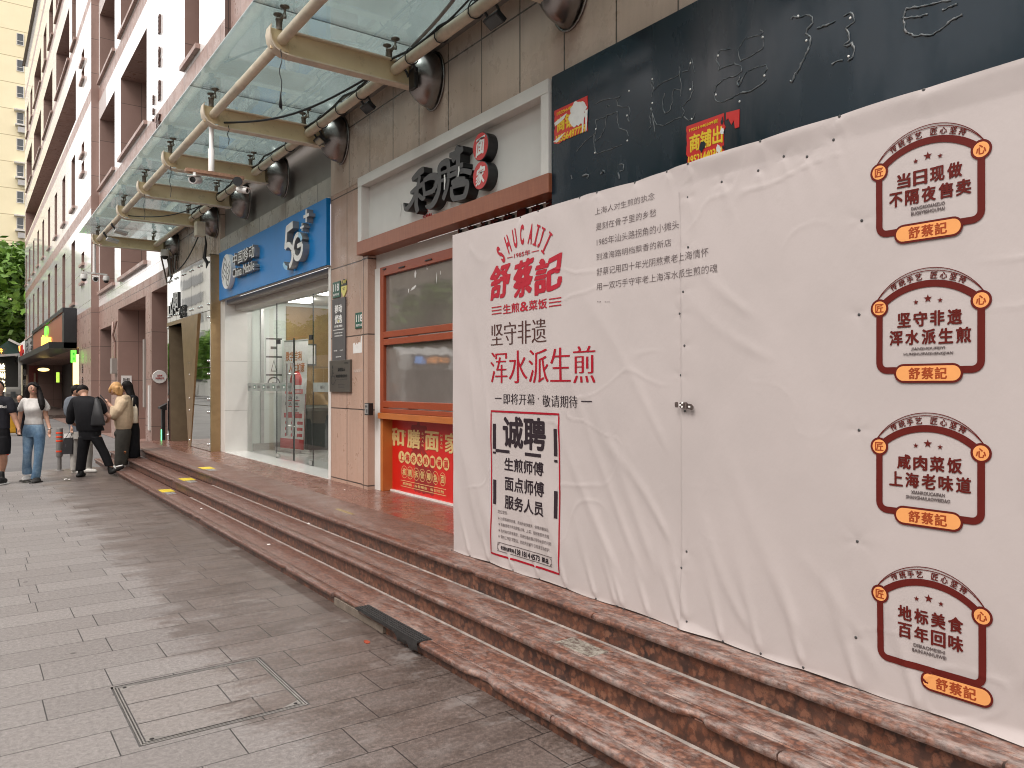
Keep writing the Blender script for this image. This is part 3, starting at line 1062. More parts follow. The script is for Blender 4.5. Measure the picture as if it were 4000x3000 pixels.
# raised characters running down the tiles
mb = MB()
for ch, (ua, va, ub, vb) in (('国', (623, 54, 638, 133)), ('客', (622, 177, 638, 264)), ('博', (621, 310, 638, 397)),
                             ('音', (600, 364, 613, 415)), ('像', (600, 415, 613, 455)), ('室', (600, 455, 611, 483)), ('化', (612, 445, 638, 497))):
    ya, z1 = onX(ua, va, 3.7)
    yb, z0 = onX(ub, vb, 3.7)
    mb.text(ch, wallmap(3.695), 'letter_brown', (-ya + .05, -yb - .25, z0 + .12, z1 - .08), .012, depth=.035, m_side='letter_brown')
mb.build('raised_lettering', OB)

# ------------------------------------------------------------------ the nearer building over the shops
NB = thing('shop_building', 'brown granite building above the glass canopy and the shops', 'building', (3.86, 9, 0))
mb = MB()
mb.box(3.86, 4.3, -4, 9.44, 4.04, 5.6, 'wall')
mb.box(3.86, 4.3, 9.442, 14.72, 5.05, 5.6, 'wall')
mb.box(3.86, 4.3, 14.72, 18.35, 4.02, 5.6, 'wall')
mb.box(3.95, 4.3, -4, 4.9, .377, 4.04, 'white_panel')
mb.build('wall', NB)
mb = MB()
mb.box(3.86, 4.6, 8.46, 9.44, .377, 4.037, 'pillar')
mb.box(3.845, 4.0, 8.30, 8.459, .377, 3.12, 'pillar')
mb.build('pillar', NB)
mb = MB()
mb.box(3.862, 4.0, 9.442, 14.72, 4.03, 4.30, 'soffit_tile')
mb.build('tile_course', NB)
mb = MB()
mb.box(3.95, 4.3, 9.442, 14.72, 4.302, 5.048, 'grey_panel')
mb.build('fascia_panel', NB)
hu = []
for k in range(7):
    y = -2.6 + 2.3 * k
    for za, zb in ((6.2, 9.0), (9.8, 12.6), (13.4, 16.2), (17, 19.8)):
        hu.append((y, y + 1.5, za, zb, .12))
mb = MB()
wall_open(mb, 3.86, -4, 13.8, 5.6, 24, hu, [(0, 'white_panel')], 'brown2')
mb.quad((3.3, -4, 24), (14, -4, 24), (14, 13, 24), (3.3, 13, 24), 'concrete')
mb.quad((3.86, -4, 0), (14, -4, 0), (14, -4, 24), (3.86, -4, 24), 'wall')
mb.box(3.80, 3.86, 12.3, 13.8, 5.6, 24, 'brown2')
mb.build('upper_wall', NB)
for ya, yb, za, zb, d in hu:
    window(NB, 3.86, ya, yb, za, zb, d, False, 1, .8, 'upper_glass', 'white_paint')

# ================================================================== glass canopy
CN = thing('glass_canopy', 'long glass canopy on cream steel beams over the shop fronts', 'canopy', (3.86, 9, 4.6))
BY = [4.62, 6.76, 9.07, 11.2, 13.05, 15.0, 18.2]


def xz(x, z, y):
    return (x, y, z)


def dome(y, X=3.86, z=4.68):
    mb = MB()
    vs, fs = [], []
    n, k = 20, 9
    for i in range(k + 1):
        a = (math.pi / 2) * i / k
        for j in range(n):
            b = 2 * math.pi * j / n
            dz = math.sin(b)
            h = .27 * (1.12 if dz < 0 else .95)
            wv = .20 * (1 - .28 * max(0, -dz) ** 2)
            vs.append((X - .30 * math.sin(a) ** .9, y + wv * math.cos(b) * math.cos(a) ** .8, z + h * dz * math.cos(a) ** .8))
    for i in range(k):
        for j in range(n):
            fs.append((i * n + j, (i + 1) * n + j, (i + 1) * n + (j + 1) % n, i * n + (j + 1) % n))
    mb.add(vs, fs, 'dome', True)
    mb.tube([(X - .012, y + .215 * math.cos(b), z + (.30 if math.sin(b) < 0 else .265) * math.sin(b) * (1 if math.sin(b) > 0 else 1.02)) for b in [2 * math.pi * q / 24 for q in range(25)]], .012, 'dome', 6, False)
    return mb.build('wall_mount', CN)


for y in BY:
    mb = MB()
    x0, x1, zb, zt = 2.36, 3.72, 4.545, 4.745
    mb.box(x0, x1, y - .012, y + .012, zb, zt, 'cream')
    mb.box(x0 - .02, x1 + .02, y - .055, y + .055, zt, zt + .016, 'cream_pale')
    mb.box(x0 - .02, x1 + .05, y - .055, y + .055, zb - .016, zb, 'cream_pale')
    # rounded nose plate
    nose = []
    for k in range(9):
        a = math.pi * .5 - math.pi * .62 * k / 8
        nose.append((x0 + .05 - .20 * math.cos(a) * .9, zb + .1 - .115 + .23 * (math.sin(a) + .93) / 1.93))
    nose = [(2.40, 4.53), (2.30, 4.535), (2.225, 4.57), (2.185, 4.63), (2.175, 4.70), (2.185, 4.765)]
    inn = [(p[0] + .012, p[1] + .010) for p in nose]
    mb.prism(nose + inn[::-1], y - .06, y + .06, xz, 'cream_pale', smooth_side=True)
    mb.box(2.20, 2.37, y - .009, y + .009, 4.575, 4.76, 'cream')
    mb.build('beam', CN, bevel=.003)
    dome(y)
    for xc in (2.28, 3.36):
        mb = MB()
        mb.lathe([(.028, 0), (.028, .085), (.034, .087), (.034, .10), (.022, .104)], (xc, y, 4.758), (0, 0, 1), 'clamp', 10)
        for s_ in (-1, 1):
            mb.tube([(xc, y, 4.845), (xc + .01, y + s_ * .05, 4.852), (xc + .02, y + s_ * .085, 4.872)], [.017, .015, .014], 'clamp', 8)
            mb.lathe([(.016, -.03), (.016, .0), (.010, .004), (.010, .05), (.018, .054), (.042, .064), (.042, .074), (.03, .078)], (xc + .02, y + s_ * .088, 4.866), (0, 0, 1), 'clamp', 12)
        mb.build('glass_clamp', CN)
ends = BY + [19.25]
for i in range(len(BY) - 1):
    for x_, z_, r_ in ((2.30, 4.668, .047), (3.41, 4.668, .050)):
        mb = MB()
        a, b = BY[i] + .014, BY[i + 1] - .014
        L = b - a
        mb.tube([(x_, a, z_), (x_, a + .03, z_), (x_, a + .031, z_), (x_, a + L * .52, z_), (x_, a + L * .521, z_), (x_, a + L * .56, z_), (x_, a + L * .561, z_), (x_, b, z_)],
                [r_ * .9, r_ * .9, r_, r_, r_ * 1.05, r_ * 1.05, r_, r_], 'cream_pale', 16)
        mb.build('pipe', CN)
for x_, r_ in ((2.30, .047), (3.41, .05)):
    mb = MB()
    mb.tube([(x_, 2.2, 4.668), (x_, BY[0] - .014, 4.668)], r_, 'cream_pale', 16)
    mb.build('pipe', CN)
gy = [2.0] + [BY[0] - .0] + BY[1:] + [19.25]
for a, b in zip(gy, gy[1:]):
    mb = MB()
    mb.box(2.05, 3.66, a + .006, b - .006, 4.945, 4.957, 'canopy_glass')
    mb.build('glass_panel', CN)
mb = MB()
for y in BY:
    mb.box(2.05, 3.66, y - .0055, y + .0055, 4.946, 4.956, 'cable')
mb.build('joint_seal', CN)
mb = MB()
mb.box(3.665, 3.86, 2, 18.35, 4.95, 4.975, 'cable_grey')
mb.build('wall_flashing', CN)
# stub at the far end
mb = MB()
mb.tube([(3.62, 18.2, 4.55), (3.90, 18.2, 4.55)], .13, 'cream_pale', 14)
mb.build('end_stub', CN)

# cables and lamps along the inner pipe
cab = MB()
for j in range(3):
    pts = []
    y = 2.5
    while y < 15.0:
        pts.append((3.43 + .05 * j - .05 + .02 * rs.randn() * .6, y, 4.735 + .02 * j + .018 * rs.randn()))
        y += .3
    cab.tube(pts, .012 - .002 * j, 'cable' if j != 1 else 'cable_grey', 6)
for y in np.arange(3.1, 15.5, .55):
    c = [(3.41 + .066 * math.cos(a), y + .02 * math.sin(2 * a), 4.68 + .075 * math.sin(a)) for a in [2 * math.pi * k / 12 for k in range(13)]]
    cab.tube(c, .006, 'cable', 5, False)
tag(cab.build('cable_run'), 'black cables tied along the inner canopy pipe', 'cables')
for (a, b, sag, r, lab) in (((2.42, 9.05, 4.60), (3.40, 7.3, 4.78), .14, .012, 'thick black cable drooping from a beam nose to the inner pipe'),
                            ((2.36, 15.0, 4.60), (3.40, 13.4, 4.70), .12, .009, 'thin dark cable drooping below the far canopy beams'),
                            ((3.42, 6.4, 4.78), (2.9, 3.2, 5.35), .25, .016, 'grey cable looping above the nearest canopy beam'),
                            ((3.46, 6.5, 4.78), (3.15, 3.2, 5.42), .30, .009, 'black cable looping above the nearest canopy beam')):
    a, b = Vector(a), Vector(b)
    mb = MB()
    mb.tube([a.lerp(b, k / 14) - Vector((0, 0, sag * math.sin(math.pi * k / 14))) for k in range(15)], r, 'cable' if 'black' in lab or 'dark' in lab else 'cable_grey', 7)
    tag(mb.build('hanging_cable'), lab, 'cable')
for i, (y, L, lab) in enumerate(((6.76, .42, 'thin wire with a knotted loop hanging from the nearest canopy beam'), (9.07, .22, 'short bent wire hanging from the second canopy beam'),
                                 (11.2, .42, 'thin wire hanging from the third canopy beam'), (13.05, .40, 'thin wire hanging from the fourth canopy beam'))):
    mb = MB()
    p = Vector((2.27 if i != 1 else 2.45, y - .07, 4.56))
    pts = [p + Vector((.01 * math.sin(k), .012 * math.sin(k * 1.7), -L * k / 10)) for k in range(11)]
    mb.tube(pts, .0045, 'cable', 5)
    if i == 0:
        for q in range(4):
            e = pts[-1]
            mb.tube([e + Vector((0, 0, .04)), e + Vector((.012 * (q - 1.5), .02 * (q - 1.5), -.04)), e + Vector((.014 * (q - 1.5), .018 * (q - 1.5), -.11)), e + Vector((.004 * q, .004, -.06))], .004, 'cable', 5)
    tag(mb.build('hanging_wire'), lab, 'wire')
for y, lab in ((5.15, 'black floodlight clipped under the inner canopy pipe nearest the navy sign'), (6.55, 'flat black box lamp beside the nearest steel wall mount'), (7.55, 'black floodlight clipped under the inner pipe above the noodle shop sign'), (8.9, 'black floodlight beside the second steel wall mount')):
    t = thing('floodlight', lab, 'floodlight', (3.45, y, 4.6), 'floodlights along the inner canopy pipe')
    mb = MB()
    if y == 6.55:
        mb.box(3.49, 3.53, y - .06, y + .06, 4.44, 4.64, 'black')
    else:
        M = Matrix.Translation((3.50, y, 4.56)) @ Matrix.Rotation(R(35), 4, 'Y')
        mb.box(-.05, .05, -.10, .10, -.022, .022, 'black', M)
        mb.box(-.04, .04, -.09, .09, -.026, -.022, 'window', M)
    mb.build('lamp_body', t, bevel=.008)
    mb = MB()
    mb.tube([(3.42, y - .08, 4.70), (3.48, y - .08, 4.62), (3.5, y - .08, 4.58)], .012, 'black', 6)
    mb.tube([(3.42, y + .08, 4.70), (3.48, y + .08, 4.62), (3.5, y + .08, 4.58)], .012, 'black', 6)
    mb.build('bracket', t)
for y, lab in ((16.1, 'grey floodlight under the front canopy pipe, nearer of the two by the far end'), (17.1, 'grey floodlight under the front canopy pipe, closest to the far end')):
    t = thing('floodlight', lab, 'floodlight', (2.3, y, 4.6), 'floodlights on the front canopy pipe')
    mb = MB()
    M = Matrix.Translation((2.36, y, 4.50)) @ Matrix.Rotation(R(12), 4, 'Y')
    mb.box(-.06, .16, -.1, .1, -.025, .03, 'grey_metal', M)
    mb.build('lamp_body', t, bevel=.008)
    mb = MB()
    mb.tube([(2.3, y, 4.7), (2.25, y, 4.62), (2.32, y, 4.53)], .02, 'black', 6)
    mb.build('bracket', t)
t = thing('junction_box', 'cream junction box with two white plates hung under the fifth canopy beam', 'junction box', (3.45, 14.7, 4.4))
mb = MB()
mb.box(3.40, 3.56, 14.55, 14.72, 4.30, 4.56, 'cream_pale')
mb.build('box_body', t, bevel=.01)
mb = MB()
mb.tube([(3.6, 14.75, 4.35), (3.62, 14.75, 4.2), (3.60, 14.8, 3.95), (3.64, 14.75, 3.85), (3.62, 14.75, 3.75)], [.01, .02, .035, .03, .008], 'cable', 7)
mb.build('cable_tail', t)


# ------------------------------------------------------------------ cameras
def cctv(t, p, d, s=1.0, ball=False):
    p = Vector(p)
    mb = MB()
    if ball:
        mb.lathe([(.055 * s, .06 * s), (.06 * s, .0), (.055 * s, -.03 * s)], p, (0, 0, 1), 'letter_white', 14)
        mb.ball(p + Vector((0, 0, -.035 * s)), (.045 * s,) * 3, 'black', 12, 8)
    else:
        d = Vector(d).normalized()
        mb.lathe([(.04 * s, -.10 * s), (.05 * s, -.09 * s), (.05 * s, .11 * s), (.043 * s, .12 * s), (.036 * s, .105 * s)], p, d, 'letter_white', 14)
        mb.lathe([(.034 * s, .106 * s), (.012 * s, .112 * s)], p, d, 'black', 12)
        mb.bar(p + Vector((0, 0, .05 * s)) - d * .09 * s, p + Vector((0, 0, .05 * s)) + d * .15 * s, .1 * s, .008, 'letter_white')
    return mb.build('camera_head', t)


t = thing('camera_pole', 'white drop pole with a rusty crossbar carrying two cameras under the canopy', 'camera pole', (2.3, 9.14, 4.6))
mb = MB()
mb.tube([(2.3, 9.14, 4.62), (2.3, 9.14, 4.30), (2.3, 9.14, 4.299), (2.3, 9.14, 4.04)], [.026, .026, .034, .034], 'letter_white', 12)
mb.build('pole', t)
mb = MB()
mb.box(2.02, 2.66, 9.10, 9.18, 4.0, 4.035, plain('rusty_bar', (.34, .2, .13), .7, var=.35, vs=30))
mb.build('crossbar', t)
cctv(t, (2.11, 9.05, 3.90), (-.5, -.8, -.25), .95)
mb = MB()
mb.tube([(2.11, 9.12, 4.0), (2.11, 9.1, 3.92)], .018, 'letter_white')
mb.build('bracket', t)
cctv(t, (2.62, 9.05, 3.86), (.5, -.8, -.2), .7)
mb = MB()
mb.tube([(2.60, 9.14, 4.0), (2.60, 9.13, 3.92)], .018, 'black')
mb.lathe([(.05, 0), (.055, .03)], (2.56, 9.03, 3.94), (-.2, -1, 0), 'black', 12)
mb.build('bracket', t)
t = thing('camera_pole', 'white drop pole with three small cameras at the far end of the canopy', 'camera pole', (2.25, 18.2, 4.5))
mb = MB()
mb.tube([(2.22, 18.2, 4.56), (2.22, 18.2, 3.96)], .03, 'letter_white', 10)
mb.build('pole', t)
mb = MB()
mb.bar((1.99, 18.14, 3.95), (2.47, 18.3, 3.95), .04, .03, 'letter_white')
mb.build('crossbar', t)
cctv(t, (2.02, 18.1, 3.84), 0, 1.1, True)
cctv(t, (2.23, 18.08, 3.82), (-.1, -1, -.2), 1.15)
cctv(t, (2.45, 18.25, 3.85), 0, 1.1, True)
t = thing('security_camera', 'white dome camera fixed to the stub at the far end of the canopy', 'camera', (3.5, 18.0, 4.5))
cctv(t, (3.56, 18.02, 4.46), 0, 1.5, True)
# loose conduits under the canopy end
mb = MB()
for k in range(5):
    x = 3.62 + .05 * k
    mb.tube([(x, 18.15 - .05 * k, 4.45), (x + .02 * rs.randn(), 18.1, 4.2), (x + .01, 18.1 - .06 * k, 3.98)], .022 if k % 2 else .014, 'cable_grey' if k % 2 else 'clamp', 7)
tag(mb.build('conduit_bundle'), 'bundle of grey conduits running down to the mirrored shop front', 'conduits')
for (a, b, r, lab) in (((3.5, 18.1, 4.42), (3.66, 18.28, 3.86), .018, 'slanting steel stay under the last canopy beam'),
                       ((3.74, 15.6, 4.62), (3.70, 17.6, 4.03), .012, 'slack dark cable from the wall to the mirrored shop front')):
    mb = MB()
    a, b = Vector(a), Vector(b)
    mb.tube([a.lerp(b, k / 8) + Vector((0, 0, -.12 * math.sin(math.pi * k / 8) if 'slack' in lab else 0)) for k in range(9)], r, 'clamp' if 'stay' in lab else 'cable', 7)
    tag(mb.build('stay_cable' if 'cable' in lab else 'steel_stay'), lab, 'cable' if 'cable' in lab else 'stay')
# ================================================================== phone shop front
SF = thing('glass_shopfront', 'glass shop front with white stone jambs and double glass doors under the blue sign', 'shop front', (4.27, 12, .377))
mb = MB()
mb.box(3.862, 4.4, 14.42, 14.70, .377, 3.148, 'white_stone')
for z in (1.14, 2.04):
    mb.box(3.8615, 4.27, 14.4185, 14.70, z - .004, z + .004, 'grey_panel')
mb.build('stone_jamb', SF, bevel=.004)
mb = MB()
mb.box(3.855, 3.96, 9.444, 9.52, .377, 3.148, 'white_stone')
mb.box(3.96, 4.4, 9.444, 9.50, .377, 3.148, 'white_stone')
mb.build('stone_jamb', SF, bevel=.004)
mb = MB()
mb.box(3.90, 4.25, 9.52, 14.42, 3.07, 3.146, 'grey_panel')
mb.box(4.05, 4.36, 9.52, 14.42, 2.975, 3.068, 'white_panel')
mb.build('lintel', SF)
mb = MB()
mb.box(3.862, 6.6, 9.52, 14.42, .372, .383, plain('white_floor', (.66, .66, .64), .10, var=.04, vs=1))
mb.build('floor', SF)
GX = 4.27
for a, b in ((12.80, 14.42), (9.52, 11.14)):
    mb = MB()
    mb.quad((GX, b, .385), (GX, a, .385), (GX, a, 2.975), (GX, b, 2.975), 'clear_glass')
    mb.build('fixed_pane', SF)
mb = MB()
mb.quad((GX, 12.79, 2.36), (GX, 11.15, 2.36), (GX, 11.15, 2.975), (GX, 12.79, 2.975), 'clear_glass')
mb.box(GX - .002, GX + .014, 11.138, 11.148, .385, 2.975, 'black_metal')
mb.box(GX - .002, GX + .014, 12.792, 12.80, .385, 2.975, 'black_metal')
mb.build('transom_pane', SF)
for a, b, hy in ((11.98, 12.79, 12.10), (11.15, 11.96, 11.84)):
    d = MB()
    d.quad((GX, b - .005, .40), (GX, a + .005, .40), (GX, a + .005, 2.35), (GX, b - .005, 2.35), 'clear_glass')
    o = d.build('glass_door', SF)
    h = MB()
    h.tube([(GX - .06, hy, .80), (GX - .06, hy, 1.95)], .017, 'steel', 12)
    for z in (.95, 1.78):
        h.tube([(GX - .06, hy, z), (GX, hy, z)], .01, 'steel', 8)
    h.build('handle', o)
    h = MB()
    for ya in ((b - .13, b - .005) if hy > 12 else (a + .005, a + .13),):
        h.box(GX - .012, GX + .024, ya[0], ya[1], .395, .46, 'steel')
        h.box(GX - .012, GX + .024, ya[0], ya[1], 2.29, 2.36, 'black_metal')
    y_ = a if hy > 12 else b
    h.box(GX - .004, GX + .016, y_ - .006, y_ + .006, .40, 2.35, 'black')
    h.build('door_clamp', o)
# the printed strip across the glass at hand height
strip = MB()
for a, b in ((12.0, 14.40), (9.54, 11.12)):
    strip.box(GX - .003, GX - .001, a, b, 1.50, 1.64, glassy('strip_film', (.75, .78, .76), 0, .45, (.62, .65, .62), .2))
    y = a + .1
    i = 0
    while y < b - .2:
        if i % 2:
            strip.box(GX - .005, GX - .0035, y, y + .12, 1.535, 1.605, 'green_plate')
            strip.box(GX - .006, GX - .005, y + .025, y + .095, 1.55, 1.585, 'white_print')
        else:
            strip.lathe([(.028, 0), (.028, .002), (.02, .002)], (GX - .0035, y + .13, 1.57), (-1, 0, 0), 'plate_grey', 12)
            strip.text('移动', wallmap(GX - .0035), 'plate_grey', (-(y + .09), -y, 1.545, 1.60), depth=.001)
        y += .26
        i += 1
strip.build('glass_strip', SF)
# inside
IN = thing('shop_interior', 'pale shop interior with tan back wall seen through the glass doors', 'interior', (6.4, 12, .377))
mb = MB()
mb.quad((4.35, 14.4, .38), (6.6, 14.4, .38), (6.6, 14.4, 3.3), (4.35, 14.4, 3.3), 'pale_wall')
mb.quad((6.6, 9.54, .38), (6.6, 14.4, .38), (6.6, 14.4, 3.3), (6.6, 9.54, 3.3), 'pale_wall')
mb.quad((4.35, 9.54, .38), (6.6, 9.54, .38), (6.6, 9.54, 3.3), (4.35, 9.54, 3.3), 'pale_wall')
mb.quad((4.35, 9.54, 3.15), (6.6, 9.54, 3.15), (6.6, 14.4, 3.15), (4.35, 14.4, 3.15), 'white_panel')
mb.build('room_wall', IN)
mb = MB()
mb.box(4.36, 6.5, 14.37, 14.398, .385, .52, 'grey_panel')
mb.box(4.50, 4.56, 14.36, 14.398, .52, 3.1, 'grey_metal')
mb.build('skirting', IN)
mb = MB()
mb.box(4.98, 6.5, 14.35, 14.39, 1.22, 3.1, 'tan')
mb.box(4.98, 6.5, 14.345, 14.35, 1.95, 1.96, 'shop_dark')
mb.build('back_panel', IN)
for yy in (10.6, 12.0, 13.4):
    mb = MB()
    mb.box(4.40, 5.1, yy - .14, yy + .14, 3.09, 3.14, emit('shop_lamp', (1.0, .97, .92), 11.0))
    tag(mb.build('ceiling_lamp'), ('ceiling lamp strip inside the phone shop, nearest the right pane', 'ceiling lamp strip inside the phone shop, above the glass doors', 'ceiling lamp strip inside the phone shop, nearest the left pane')[int((yy - 10.6) / 1.4 + .5)], 'lamp', 'ceiling lamps in the phone shop')
t = thing('counter', 'black shop counter behind the red advertising roll-up', 'counter', (6.3, 12, .38))
mb = MB()
mb.box(5.2, 6.4, 13.85, 14.33, .385, 1.12, 'black')
mb.box(5.16, 6.44, 13.81, 14.34, 1.12, 1.17, 'letter_grey')
mb.build('cabinet', t, bevel=.01)
t = thing('picture_frame', 'framed pale document hung on the tan panel inside the phone shop', 'picture frame', (5.45, 14.34, 2.2))
mb = MB()
mb.box(5.36, 5.56, 14.325, 14.345, 1.98, 2.40, 'plate_grey')
mb.box(5.385, 5.535, 14.32, 14.325, 2.01, 2.37, 'paper')
mb.build('frame', t)
t = thing('wall_notice', 'no smoking notice on the left inner wall of the phone shop', 'notice', (5.5, 14.39, 1.9))
mb = MB()
mb.box(4.600, 4.902, 14.385, 14.398, 1.45, 2.5, 'white_print')
for z in (2.48, 2.14, 1.8):
    mb.box(4.600, 4.902, 14.382, 14.386, z - .02, z + .01, 'plate_grey')
mb.build('board', t)
mb = MB()
mb.lathe([(.12, 0), (.12, .004), (.098, .004), (.098, 0)], (4.748, 14.384, 1.64), (0, -1, 0), 'plate_grey', 24)
mb.lathe([(.094, 0), (.094, .006)], (4.748, 14.384, 1.64), (0, -1, 0), 'white_print', 24)
mb.box(4.710, 4.787, 14.374, 14.377, 1.625, 1.655, 'plate_grey')
mb.add([(4.688, 14.379, 1.86), (4.809, 14.379, 1.86), (4.748, 14.379, 2.08), (4.704, 14.378, 1.875), (4.792, 14.378, 1.875), (4.748, 14.378, 2.05)], ((0, 1, 2), ), 'plate_grey')
mb.add([(4.704, 14.377, 1.875), (4.792, 14.377, 1.875), (4.748, 14.377, 2.05)], ((0, 1, 2), ), 'white_print')
mb.box(4.688, 4.809, 14.379, 14.382, 2.28, 2.33, 'plate_grey', None)
mb.build('pictogram', t)
# roll-up banner standing inside
t = thing('rollup_banner', 'white and red roll-up banner standing just inside the glass doors', 'roll-up banner', (4.9, 13.7, .39))
M = Matrix.Translation((4.86, 13.72, .385)) @ Matrix.Rotation(R(12), 4, 'Z') @ Matrix.Rotation(R(2.5), 4, 'Y')


def rollmap(x, y, o):
    P = [M @ Vector((-q, -p, r)) for p, q, r in zip(np.ravel(x), np.ravel(np.broadcast_to(o, np.shape(x))), np.ravel(y))]
    P = np.array(P)
    return P[:, 0], P[:, 1], P[:, 2]


mb = MB()
mb.box(-.004, .0, -.4, .4, .06, 2.02, 'paper', M)
mb.box(-.0055, -.004, -.4, -.372, .06, 1.2, 'lips', M)
mb.box(-.0055, -.004, -.4, .4, .06, .24, 'red_disc', M)
mb.text('数字吉利', rollmap, 'orange_wood', (-.32, .22, 1.66, 1.84), .02, depth=.006)
mb.text('人生如意', rollmap, 'orange_wood', (-.20, .32, 1.45, 1.63), .02, depth=.006)
mb.lathe([(.20, 0), (.20, .002), (.05, .002)], M @ Vector((-.0045, -.05, 1.28)), M.to_3x3() @ Vector((-1, 0, 0)), 'red_disc', 24)
mb.box(-.008, -.0065, -.4, .4, 1.06, 1.22, 'paper', M)
for z, s in ((1.06, .30), (.62, .30)):
    mb.box(-.0105, -.009, -s, s, z, z + .085, 'red_disc', M)
mb.text('0元享·权益随行', rollmap, 'white_print', (-.25, .25, 1.08, 1.125), depth=.012)
for i, z in enumerate((.94, .83, .72)):
    mb.text(('一流服务', '精选套餐', '到家')[i], rollmap, 'ink_black', (-.28 if i < 2 else -.05, .16, z + .02, z + .075), depth=.006)
    mb.box(-.0075, -.0065, -.2, .2, z - .012, z + .006, 'red_disc', M)
for i in range(3):
    z = .27 + .11 * i
    for k in range(3):
        yy = .22 - .2 * k
        mb.lathe([(.034, 0), (.034, .002), (.02, .002)], M @ Vector((-.0045, yy, z + .04)), M.to_3x3() @ Vector((-1, 0, 0)), 'red_disc', 12)
    mb.box(-.007, -.0055, -.33, -.2, z + .015, z + .07, 'red_disc', M)
mb.build('printed_sheet', t)
mb = MB()
mb.box(-.09, .09, -.44, .44, 0, .06, 'grey_metal', M)
mb.box(-.012, .008, -.4, .4, 2.02, 2.05, 'grey_metal', M)
mb.build('base_case', t, bevel=.01)
t = thing('a_frame_board', 'white A-frame board leaning inside the right shop pane', 'sign board', (4.5, 9.9, .39))
mb = MB()
M2 = Matrix.Translation((4.42, 9.95, .385)) @ Matrix.Rotation(R(14), 4, 'X')
mb.box(-.0, .03, -.02, .25, 0, .75, 'grey_metal', M2)
mb.box(-.003, 0, .0, .23, .05, .70, 'paper', M2)
mb.box(-.005, -.003, .03, .2, .15, .4, 'red_disc', M2)
mb.build('board', t)
t = thing('coat_stand_panel', 'pale free-standing panel behind the right fixed pane', 'panel', (5.2, 10.7, .39))
mb = MB()
mb.box(5.1, 5.16, 10.3, 11.05, .385, 1.75, 'white_panel')
mb.box(5.09, 5.10, 10.32, 11.03, 1.35, 1.62, 'blue')
mb.box(5.05, 5.2, 11.05, 11.12, .385, 1.9, 'black_metal')
mb.build('panel', t)

# ------------------------------------------------------------------ blue sign
BS = thing('blue_shop_sign', 'long blue fascia sign with raised white logo and lettering', 'shop sign', (3.8, 12, 3.15))
mb = MB()
mb.box(3.80, 3.86, 9.45, 14.56, 3.15, 4.018, 'blue')
mb.box(3.812, 3.862, 9.44, 14.57, 3.135, 3.149, 'grey_panel')
mb.box(3.83, 3.862, 9.44, 14.57, 4.019, 4.03, 'white_panel')
mb.build('sign_panel', BS, bevel=.003)


def sgn(u0, v0, u1, v1, X, z0, z1, ku=.3014, kv=.3014, ou=860, ov=750):
    """horizontal extent of a word from the photograph, its height from the sign"""
    return (-onX(ou + ku * u0, ov + kv * v0, X)[0], -onX(ou + ku * u1, ov + kv * v1, X)[0], z0, z1)


XS = 3.80
mb = MB()
mb.text('中国移动', wallmap(XS), 'letter_white', sgn(228, 900, 513, 800, XS, 3.62, 3.83), .012, depth=.085, m_side='letter_side')
mb.text('China Mobile', wallmap(XS), 'letter_white', sgn(228, 1100, 513, 1030, XS, 3.42, 3.575), .008, depth=.085, m_side='letter_side')
mb.build('raised_lettering', BS)
mb = MB()
lx0, lx1 = sgn(78, 0, 200, 0, XS, 0, 0)[:2]
lc, lr = (lx0 + lx1) / 2, (lx1 - lx0) / 2
zc, zr = 3.585, .30
fn = wallmap(XS)


def pt(fn, x, y, o):
    return Vector(tuple(float(k) for k in fn(x, y, o)))


# white disc with dark waved bands
ring = [(lc + lr * math.cos(a), zc + zr * math.sin(a)) for a in [2 * math.pi * k / 40 for k in range(40)]]
mb.add([pt(fn, x, y, .08) for x, y in ring] + [pt(fn, x, y, 0) for x, y in ring],
       [tuple(range(39, -1, -1))] + [(k, (k + 1) % 40, (k + 1) % 40 + 40, k + 40) for k in range(40)], 'letter_white')
mb.build('logo_disc', BS)
mb = MB()


def ribbon(mb, pts, w, fn, m, o, close=False):
    """a flat stroke of width w along 2-D points, laid on a surface"""
    n = len(pts)
    L, Rr = [], []
    for i, p in enumerate(pts):
        a = pts[(i - 1) % n] if close or i else p
        b = pts[(i + 1) % n] if close or i < n - 1 else p
        dx, dy = b[0] - a[0], b[1] - a[1]
        d = math.hypot(dx, dy) or 1
        ww = w[i] if isinstance(w, (list, tuple)) else w
        L.append((p[0] - dy / d * ww / 2, p[1] + dx / d * ww / 2))
        Rr.append((p[0] + dy / d * ww / 2, p[1] - dx / d * ww / 2))
    P = np.array(L + Rr)
    W = np.stack(np.broadcast_arrays(*fn(P[:, 0], P[:, 1], o)), -1).tolist()
    mb.add(W, [(i + n, (i + 1) % n + n, (i + 1) % n, i) for i in range(n if close else n - 1)], m)


for k, (dy, e) in enumerate(((.155, .82), (.055, .98), (-.055, .98), (-.155, .82))):
    pts = [(-e, -.30 + dy / zr * .55), (-.30, .34 + dy / zr), (-.02, .12 + dy / zr), (.18, -.30 + dy / zr), (.36, -.36 + dy / zr), (e, .30 + dy / zr * .55)]
    q = []
    for a, b in zip(pts, pts[1:]):
        q += [(a[0] + (b[0] - a[0]) * t_ / 5, a[1] + (b[1] - a[1]) * t_ / 5) for t_ in range(5)]
    q = [p for p in q + [pts[-1]] if p[0] ** 2 + p[1] ** 2 < .95]
    ribbon(mb, [(lc + p[0] * lr, zc + p[1] * zr) for p in q], .022, fn, 'letter_black', .0815 + .0004 * k)
mb.build('logo_wave', BS)
# 5G with its crossing loop, and two plus signs
mb = MB()
gx0, gx1 = sgn(910, 0, 1155, 0, XS, 0, 0)[:2]
gw = gx1 - gx0


def gpt(a, b):
    return (gx0 + gw * a, 3.30 + .56 * b)


